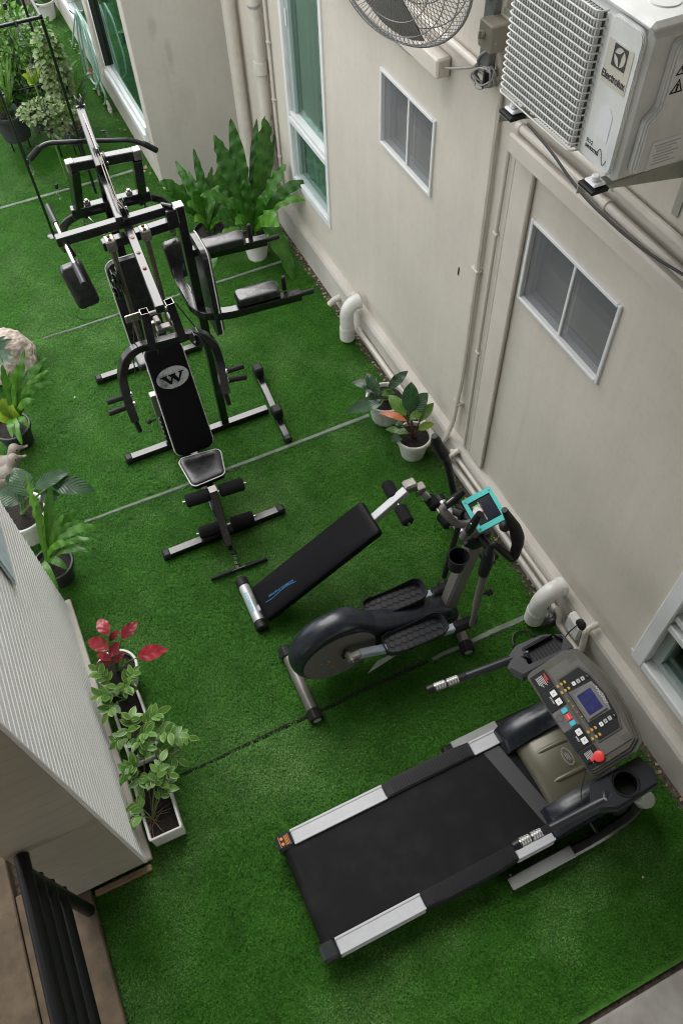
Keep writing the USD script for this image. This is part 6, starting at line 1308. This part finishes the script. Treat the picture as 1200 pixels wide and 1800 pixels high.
def vine(name, label, roots, sprays, seed, per=8, size=.036):
    t = thing(name, label, "plant", (roots[0][0], roots[0][1], .1)); r = np.random.default_rng(seed)
    for k, (ro, (u, v, z)) in enumerate(sprays):
        b, e = np.asarray(roots[ro]), at(u, v, z=z); c_ = (b + e) / 2 + V(0, 0, .09 + .05 * r.random()); ts = np.linspace(0, 1, 10)
        P = ((1 - ts) ** 2)[:, None] * b + (2 * ts * (1 - ts))[:, None] * c_ + (ts ** 2)[:, None] * e
        part(t, "stem", tube(P, np.linspace(.0035, .0018, 10), 5), STEM)
        for j in range(per):
            s = .45 + .55 * (j + .6 * r.random()) / per; i = min(int(s * 9), 8); q = P[i] + (P[i + 1] - P[i]) * (s * 9 - i)
            d = unit(P[min(i + 1, 9)] - P[i]); side = unit(np.cross(d, V(0, 0, 1))) * (1 if j % 2 else -1); o = unit(d * .6 + side * (.9 + .3 * r.random()) + V(0, 0, r.uniform(-.25, .45))); L = size * r.uniform(1.35, 2.3)
            if j == per - 1: o = unit(d + V(0, 0, -.1))
            add_leaf(t, VARI, q, q + o * L, L * .27, arch=L * .08, face=unit(V(r.normal(0, .25), r.normal(0, .25) - .15, 1)), shape="oval", fold=.12, n=8, m=4, seed=seed * 100 + k * 10 + j)
    return t
r1_, r2_, r3_ = at(268, 1440, z=.135), at(255, 1365, z=.135), at(240, 1300, z=.135); r4_ = at(222, 1230, z=.135)
vn = vine("variegated_vine", "variegated cream edged plant sprawling over the near planter box", [r1_, r2_],
     [(0, (285, 1335, .34)), (0, (300, 1375, .25)), (1, (232, 1345, .34)), (1, (262, 1310, .36)), (1, (300, 1362, .30)), (1, (245, 1380, .28)), (0, (232, 1440, .20)), (0, (240, 1412, .2)), (1, (216, 1362, .26)), (1, (278, 1372, .3))], 21, 8)
rr = np.random.default_rng(5); rt = []
for k in range(22):
    a = rr.uniform(0, 6.28); L = rr.uniform(.04, .12); rt.append(tube([r1_ + V(rr.normal(0, .015), rr.normal(0, .015), .0), r1_ + V(math.cos(a) * L * .5, math.sin(a) * L * .5, .03), r1_ + V(math.cos(a) * L, math.sin(a) * L, .0)], .0016, 4))
part(vn, "roots", cat(rt), DRY, smooth=True)
for k, (u, v) in enumerate(((283, 1385), (262, 1390), (275, 1405))): part(vn, "bare_twig", tube([r1_ + V(0, 0, 0), at((268 + u) / 2, (1440 + v) / 2 - 6, z=.19), at(u, v, z=.25)], [.003, .0024, .0016], 5), DRY)
vine("variegated_vine", "variegated cream edged plant spilling from the far planter box towards the wall", [r3_, r4_],
     [(0, (280, 1252, .34)), (0, (318, 1292, .34)), (0, (335, 1297, .22)), (0, (225, 1285, .36)), (0, (205, 1305, .26)), (0, (262, 1290, .38)), (0, (248, 1310, .34)), (0, (318, 1338, .16)), (1, (205, 1208, .36)), (1, (168, 1178, .34)), (1, (172, 1225, .30)), (1, (236, 1180, .34)), (1, (188, 1255, .28)), (1, (228, 1208, .3)), (0, (230, 1262, .34)), (0, (290, 1275, .3))], 22, 9)

# ------------------------------------------------------------------ boulder and stone ducks
m = trimesh.creation.icosphere(5); n1 = meshkit.fbm(m.vertices * 1.5 + 3, 5, 4); n2 = meshkit.fbm(m.vertices * 6, 4, 6)
m.vertices *= (0.72 + .5 * n1 + .10 * n2)[:, None]; m.apply_scale((.20, .215, .25)); bo = at(16, 625, z=.14); m.apply_translation((bo[0] - .015, bo[1] - .01, .13))
single("boulder", m, STONE, "rough pinkish brown boulder at the left edge of the turf", "boulder", smooth=True)
def duck(label, head, s=1.0):
    """A standing stone duck facing +x: round body, S-neck, head with bill and eyes, feet block."""
    h = np.asarray(head, float); t = thing("stone_duck", label, "duck statue", (h[0] - .12, h[1], 0), "grey stone duck statues")
    js = [((-.155, 0, .150), .070), ((-.06, 0, .148), .086), ((.03, 0, .165), .066), ((.068, 0, .212), .040), ((.080, 0, .258), .032), ((.105, 0, .290), .040)]
    hull = lambda a, b: m3.Manifold.batch_hull([m3.Manifold.sphere(a[1], 20).translate(a[0]), m3.Manifold.sphere(b[1], 20).translate(b[0])])
    b = m3.Manifold.batch_boolean([hull(p, q) for p, q in zip(js, js[1:])] + [hull(js[0], ((-.275, 0, .185), .016)), hull(((.125, 0, .288), .022), ((.165, 0, .277), .011))], m3.OpType.Add).refine_to_length(.014).to_mesh()
    m = trimesh.Trimesh(b.vert_properties[:, :3], b.tri_verts); m.merge_vertices(); trimesh.smoothing.filter_taubin(m, iterations=12)
    z = h[2] / .290; m.apply_scale(z); off = V(h[0] - .105 * z, h[1], 0); m.apply_translation(off); bd_ = part(t, "body", m, DUCK, smooth=True)
    for sy in (-1, 1):
        w = trimesh.creation.icosphere(3); w.vertices *= (1 + .12 * (meshkit.noise(w.vertices * 5) - .5))[:, None]; w.apply_scale((.115 * z, .02 * z, .052 * z)); w.apply_translation(off + V(-.09, sy * .074, .160) * z); part(bd_, "wing", w, DUCK, smooth=True)
        part(bd_, "eye", trimesh.creation.icosphere(2, .006 * z).apply_translation(off + V(.120, sy * .032, .302) * z), SOIL)
    part(bd_, "bill", rbox((.055 * z, .022 * z, .012 * z), off + V(.168, 0, .277) * z, .005), DUCK)
    part(t, "base", lathe([(0, .003), (.075 * z, .003), (.07 * z, .03), (.045 * z, .075 * z), (0, .085 * z)], 20, o=off + V(-.05 * z, 0, 0)), DUCK); return t
duck("stone duck further from the viewer, beside the fern in the black pot", at(25, 789, z=.30)); duck("stone duck nearer the viewer, in front of its companion", at(23, 806, z=.29))

# ------------------------------------------------------------------ garden rack with hanging plants, string lights
rk = thing("plant_rack", "black square steel rack with plants and lamp bulbs at the garden end", "plant rack", (-1.9, 8.0, 0))
RZ, RA, RC = 1.625, (-1.495, 7.55), (-2.85, 8.75)
for x, y in (RA, (RC[0], RA[1]), (RA[0], RC[1]), RC): part(rk, "post", box2((x - .0125, y - .0125, .003), (x + .0125, y + .0125, RZ), .003), BLACK)
for a, b in (((RC[0], RA[1]), RA), ((RC[0], RC[1]), (RA[0], RC[1])), (RA, (RA[0], RC[1])), ((RC[0], RA[1]), RC)):
    for z in (RZ + .013,): part(rk, "top_rail", beam((*a, z), (*b, z), .025, .025, ext=.0125), BLACK)
for a, b in (((RC[0], RC[1]), (RA[0], RC[1])), (RA, (RA[0], RC[1]))): part(rk, "lower_rail", beam((*a, .55), (*b, .55), .02, .02), BLACK)
pb = at(95, 415, z=0); pl_ = thing("light_pole", "thin black pole carrying the string of lamps in front of the rack", "pole", (pb[0], pb[1], 0))
part(pl_, "pole", cyl((pb[0], pb[1], .003), (pb[0], pb[1], 1.75), .012, 12), BLACK); part(pl_, "foot", lathe([(0, 0), (.06, 0), (.058, .012), (.015, .02), (0, .02)], 20, o=(pb[0], pb[1], .004)), BLACK)
pb2 = at(110, 278, z=0)
pl2 = thing("light_pole", "short thin black stake standing in the turf below the rack", "pole", (pb2[0], pb2[1], 0)); part(pl2, "pole", cyl((pb2[0], pb2[1], .003), (pb2[0], pb2[1], .62), .010, 12), BLACK); part(pl2, "finial", trimesh.creation.icosphere(2, .014).apply_translation((pb2[0], pb2[1], .625)), BLACK)
bulb = None
bulbs = [((26, 36), 7.55, (0, 0, -1), "clear lamp bulb hanging from the rack's front rail"), ((57, 100), 7.30, (-.5, 0, -.9), "tilted clear lamp bulb beside the small leaved column of foliage"), ((7, 5), 7.6, (0, 0, -1), "clear lamp bulb at the photo's top left corner"),
         ((86, 226), 7.35, (.45, 0, -.9), "clear lamp bulb below the trailing silver plant"), ((46, 280), 7.25, (.05, 0, -1), "clear lamp bulb hanging under the big black pot"), ((98, 323), 7.05, (-.1, 0, -1), "clear lamp bulb hanging above the far turf joint")]
socks = []
for (uv_, yy, d, lab) in bulbs:
    p = at(*uv_, y=yy); socks.append(p); T = axisT(p, d)
    t = thing("lamp_bulb", lab, "lamp bulb", p, "string lamp bulbs")
    part(t, "socket", lathe([(0, 0), (.012, 0), (.016, .006), (.016, .04), (.013, .045), (0, .045)], 16, T), BLACKP)
    gb = part(t, "glass", lathe([(0, .046), (.012, .046), (.014, .06), (.026, .09), (.030, .112), (.026, .132), (.014, .146), (0, .15)], 20, T), BULBG, smooth=True)
    part(gb, "filament", tube([(T @ V(.006 * math.cos(a * 3), .006 * math.sin(a * 3), .055 + .06 * a / 6.28, 1))[:3] for a in np.linspace(0, 6.28, 24)], .001, 4), BRASS)
wl_ = [socks[2], (socks[2] + socks[0]) / 2 + V(0, 0, -.04), socks[0], at(40, 66, y=7.4), socks[1], at(75, 170, y=7.3), socks[3], at(66, 262, y=7.3), socks[4], at(70, 308, y=7.15), socks[5], at(140, 335, y=7.1)]
single("lamp_wire", tube(fillet(wl_, .06), .0028, 5), CABLEK, "thin black wire linking the lamp bulbs", "wire")

def clump(t, c, rad, n, size, m, seed, shape="oval", name="foliage", droop=0.0, narrow=.4, flat=False):
    """Many small leaves through an ellipsoid."""
    r = np.random.default_rng(seed); ms, us = [], []
    for k in range(n):
        d = unit(r.normal(0, 1, 3)); q = np.asarray(c) + d * np.asarray(rad) * r.uniform(.35, 1.0) ** .6
        o = unit(d * V(1, 1, .5) + r.normal(0, .5, 3) + V(0, 0, -droop)); L = size * r.uniform(.7, 1.35)
        g, uv = leaf(q, q + o * L, L * narrow, arch=L * .12, face=unit(d + V(0, -.2, .8)), shape=shape, n=6, m=2, seed=seed + k); ms.append(g); us.append(uv)
    return part(t, name, cat(ms), m, smooth=True, uv=np.vstack(us), kind="stuff")
def blades(t, b, n, L, w, m, seed, spread=.5, up=1.0, lean=(0, 0, 0)):
    r = np.random.default_rng(seed)
    for k in range(n):
        a = r.uniform(0, 6.28); s = spread * r.uniform(.3, 1); ln = L * r.uniform(.65, 1.1); tip = np.asarray(b) + V(math.cos(a) * s * ln, math.sin(a) * s * ln, ln * up * (1 - .5 * s)) + np.asarray(lean) * ln
        add_leaf(t, m, np.asarray(b) + V(math.cos(a), math.sin(a), 0) * .025, tip, w * r.uniform(.8, 1.2), arch=ln * .22 * s, face=unit(V(-math.cos(a) * .3, -math.sin(a) * .3 - .3, 1)), shape="strap", fold=.25, n=12, m=2, seed=seed + k)
def hangpot(t, c, r, h): pot(t, V(c[0], c[1], c[2]), r * .78, r, h, POTK)
pc = at(42, 268, z=0); t = thing("orchid_pot", "big black pot of grassy orchid leaves below the rack", "potted plant", V(pc[0], pc[1], 0)); pot(t, V(pc[0], pc[1], .18), .135, .175, .27, POTK)
part(t, "stand", cat(*[cyl((pc[0] + .1 * math.cos(a), pc[1] + .1 * math.sin(a), .003), (pc[0] + .1 * math.cos(a), pc[1] + .1 * math.sin(a), .184), .008, 8) for a in (0.5, 2.6, 4.7)]), BLACK)
blades(t, (pc[0] - .02, pc[1], .42), 26, .62, .016, ORCH, 31, .55); clump(t, (pc[0] + .06, pc[1] - .05, .46), (.09, .06, .05), 22, .06, PHIL, 32)
rr = np.random.default_rng(8); part(t, "roots", cat([tube([V(pc[0] - .1, pc[1] - .02, .45) + rr.normal(0, .05, 3), V(pc[0] - .15, pc[1] - .04, .58) + rr.normal(0, .06, 3), V(pc[0] - .13, pc[1] - .06, .47) + rr.normal(0, .06, 3)], .003, 4) for _ in range(40)]), DRY, smooth=True, kind="stuff")
hc_ = at(66, 198, y=7.75); t = thing("trailing_plant", "silvery small leaved plant trailing from a black hanging pot", "hanging plant", hc_); hangpot(t, hc_ + V(0, 0, -.13), .10, .13)
clump(t, hc_ + V(.02, 0, .01), (.20, .16, .08), 330, .034, SILV, 41); clump(t, hc_ + V(.13, -.05, -.13), (.13, .09, .16), 150, .034, SILV, 42, droop=.4); clump(t, hc_ + V(.25, -.02, -.05), (.09, .08, .1), 70, .034, SILV, 43, droop=.3)
part(t, "hanger", cat(*[tube([hc_ + V(.1 * math.cos(a), .1 * math.sin(a), .0), V(hc_[0], hc_[1], RZ)], .0025, 5) for a in (0, 2.1, 4.2)]), CABLEK)
cc_ = at(93, 120, y=8.3); t = thing("foliage_column", "tall column of round grey green leaves hanging from the rack", "hanging plant", cc_)
clump(t, cc_, (.14, .13, .36), 520, .046, SILV, 44, droop=.5, narrow=.46); clump(t, cc_ + V(.01, 0, .18), (.12, .1, .16), 110, .046, ORCH, 45, narrow=.46)
part(t, "core", cyl(cc_ + V(0, 0, -.30), cc_ + V(0, 0, .22), .05, 12), DRY); part(t, "hanger", tube([cc_ + V(0, 0, .3), V(cc_[0], cc_[1], RZ + .0)], .003, 5), CABLEK)
oc = at(128, 226, z=.30); t = thing("orchid_pot", "dark pot with bare roots and glossy orchid leaves at the rack's corner", "potted plant", V(oc[0], oc[1], 0)); pot(t, V(oc[0], oc[1], .16), .08, .11, .15, POTK)
part(t, "stand", cat(*[cyl((oc[0] + .05 * math.cos(a), oc[1] + .05 * math.sin(a), .003), (oc[0] + .05 * math.cos(a), oc[1] + .05 * math.sin(a), .164), .007, 8) for a in (0.5, 2.6, 4.7)]), BLACK)
part(t, "roots", cat([tube([V(oc[0], oc[1], .30) + rr.normal(0, .03, 3), V(oc[0], oc[1], .36) + rr.normal(0, .05, 3), V(oc[0], oc[1], .28) + rr.normal(0, .07, 3)], .0035, 4) for _ in range(60)]), DRY, smooth=True, kind="stuff")
for i, (u, v, w) in enumerate(((82, 128, .045), (98, 160, .05), (108, 170, .05), (120, 125, .03), (150, 148, .03), (135, 118, .035), (155, 158, .028), (140, 175, .03), (118, 180, .03), (128, 165, .03), (148, 135, .026))):
    add_leaf(t, ORCH if i < 3 else PHILL if i % 2 else FERN, V(oc[0], oc[1], .32), at(u, v, y=oc[1] + .1), w, arch=.06, face=(0, -.6, .7), shape="lance", n=14, seed=i + 300)
yc_ = at(62, 150, y=7.9); t = thing("yellow_leaf_plant", "bright yellow green leaves above the trailing pot", "plant", V(yc_[0], yc_[1], 0)); part(t, "stem", cyl((yc_[0], yc_[1], .003), yc_, .008, 8), STEM)
for i, (u, v, w) in enumerate(((38, 132, .035), (52, 150, .045), (70, 118, .03), (44, 118, .03))): add_leaf(t, YELL, yc_, at(u, v, y=7.85), w, arch=.05, face=(0, -.5, .8), shape="lance", n=12, seed=i + 330)
def bush(name, label, c, rad, n, size, m, seed, shape="oval", narrow=.4, core=STEMB, cat_="plant"):
    t = thing(name, label, cat_, V(c[0], c[1], 0)); part(t, "stem", cyl((c[0], c[1], .003), (c[0], c[1], max(c[2] - rad[2] * .3, .05)), .018, 10), core); clump(t, c, rad, n, size, m, seed, shape, narrow=narrow); clump(t, np.asarray(c) + V(.05, -.02, .05), np.asarray(rad) * .85, n // 2, size * 1.1, ORCH if m is not ORCH else FERNL, seed + 500, shape, narrow=narrow); return t
bush("small_leaf_bush", "fine leaved yellow green bush at the photo's left edge behind the rack rail", at(12, 75, y=8.9), (.30, .26, .36), 640, .06, ORCH, 51, "lance", .22)
bush("small_leaf_bush", "feathery light green bush behind the hanging bulb", at(42, 72, y=9.2), (.28, .24, .30), 460, .065, FERNL, 52, "lance", .2)
bush("dark_bush", "dark green undergrowth between the black pots", at(40, 165, z=.40), (.28, .22, .26), 260, .09, FERN, 53, "lance", .26)
bush("dark_bush", "deep green bushy plant in the bed below the glazed wall", at(62, 110, z=.3), (.20, .2, .26), 200, .09, PHIL, 54, "oval", .36)
t = thing("orchid_pot", "orchid with long strap leaves behind the yellow green leaves", "plant", V(*at(95, 165, z=.0)[:2], 0)); q = at(95, 165, z=.25); part(t, "basket", lathe([(0, 0), (.07, 0), (.095, .10), (.09, .10), (.06, .02), (0, .02)], 20, o=q + V(0, 0, -.10)), POTK); part(t, "stand", cyl((q[0], q[1], .003), q + V(0, 0, -.1), .01, 8), BLACK); blades(t, q, 22, .50, .030, ORCH, 61, .7)
t = thing("banana_plant", "young plant with broad upright dark green leaves behind the rack", "plant", V(*at(30, 45, z=0)[:2], 0)); q = at(30, 55, z=.10); part(t, "stem", cyl(q * V(1, 1, 0) + V(0, 0, .003), q + V(0, 0, .15), .03, 12), STEM)
for i, (u, v, w) in enumerate(((32, -8, .10), (52, 20, .07), (10, 5, .06), (60, 40, .06), (70, 10, .05))): add_leaf(t, FERN if i else PHIL, q + V(0, 0, .1), at(u, v, y=q[1] - .1), w, arch=.08, face=(0, -.8, .5), shape="oval", n=16, m=6, seed=400 + i)
t = thing("potted_palm", "leafy plant in a pale pot near the far end of the glazed wall", "potted plant", V(*at(86, 32, z=0)[:2], 0)); q = at(86, 32, z=0) * V(1, 1, 0); pot(t, q, .09, .12, .22, POTW)
for i, (u, v, w) in enumerate(((72, -5, .05), (98, 8, .045), (84, -12, .05), (70, 15, .04), (103, 20, .035), (92, -4, .04))): add_leaf(t, FERN if i % 2 else ORCH, q + V(0, 0, .22), at(u, v, y=q[1] - .05), w, arch=.08, face=(0, -.6, .7), shape="lance", n=12, seed=430 + i)
bush("garden_shrub", "green shrub in the pebble bed at the far end of the yard", (-2.3, 11.9, .55), (.5, .4, .5), 420, .12, FERN, 71, "oval", .36)
bush("garden_shrub", "loose shrub growing beyond the rack at the left edge", (-2.6, 10.2, .5), (.4, .35, .45), 320, .11, FERNL, 72, "oval", .34)

# ------------------------------------------------------------------ garden tap and hose
tp = at(161, 128, x=-.985); t = thing("garden_tap", "brass garden tap with a red handle below the hanging hose", "tap", tp)
part(t, "standpipe", cyl((tp[0] + .02, tp[1], .01), tp + V(.02, 0, 0), .014, 12), PVC); part(t, "body", cat(cyl(tp + V(.03, 0, 0), tp + V(-.05, 0, 0), .014, 12), cyl(tp + V(-.045, 0, .0), tp + V(-.055, 0, -.04), .010, 12), cyl(tp, tp + V(0, 0, .035), .010, 12)), BRASS); part(t, "handle", rbox((.05, .012, .012), tp + V(-.01, 0, .042), .004), RED)
t = thing("floor_pipe", "short cream pipe at the foot of the glazed extension below the tap", "pipe", tp * V(1, 1, 0)); part(t, "tube", tube([at(188, 178, x=-.93), at(193, 190, x=-.95), at(200, 212, x=-.95)], .018, 12, rad=.05), PVC); part(t, "collar", cyl(at(193, 190, x=-.95), at(194, 194, x=-.95), .024, 12), PVC)
hk = at(135, 20, x=-.97)
loops = [[(133, 17), (129, 55), (125, 120), (133, 148), (150, 162), (166, 158), (174, 144), (166, 112), (152, 62), (140, 26), (133, 17)],
         [(134, 18), (143, 52), (158, 100), (174, 140), (186, 168), (185, 182), (176, 185), (166, 172), (156, 132), (148, 90), (140, 48), (134, 18)],
         [(133, 18), (137, 60), (146, 110), (153, 140), (158, 155), (168, 156), (172, 148), (164, 118), (150, 74), (141, 40), (133, 18)], [(135, 17), (148, 42), (160, 80), (170, 110), (176, 140), (170, 150), (160, 140), (150, 100), (142, 60), (135, 17)]]
t = thing("garden_hose", "pale green transparent hose hanging in loops on the glazed wall", "hose", hk)
for k, lp in enumerate(loops): part(t, "loop", tube(fillet([at(u, v, x=-.955 - .016 * k) for u, v in lp], .12, 5), .0105, 8), HOSE)
part(t, "hook", tube([V(-.905, hk[1], hk[2]), hk + V(-.04, 0, -.01), hk + V(-.07, 0, .03)], .006, 8), STEEL)
# a few fallen scraps on the turf
for i, (u, v, lab) in enumerate(((130, 700, "dry pale leaf scrap on the turf left of the gym's handles"), (895, 1540 , "tiny pale scrap on the turf near the treadmill's floor plate"), (1128, 1544, "small white scrap on the dark turf right of the treadmill"))):
    g, uv = leaf(at(u, v, z=.032), at(u + 3, v - 3, z=.036), .007, arch=.008, n=5, m=2); single("leaf_scrap", g, mat("dry_scrap", (.5, .45, .33), .8) if i == 0 else "/World/Looks/dry_scrap", lab, "scrap")
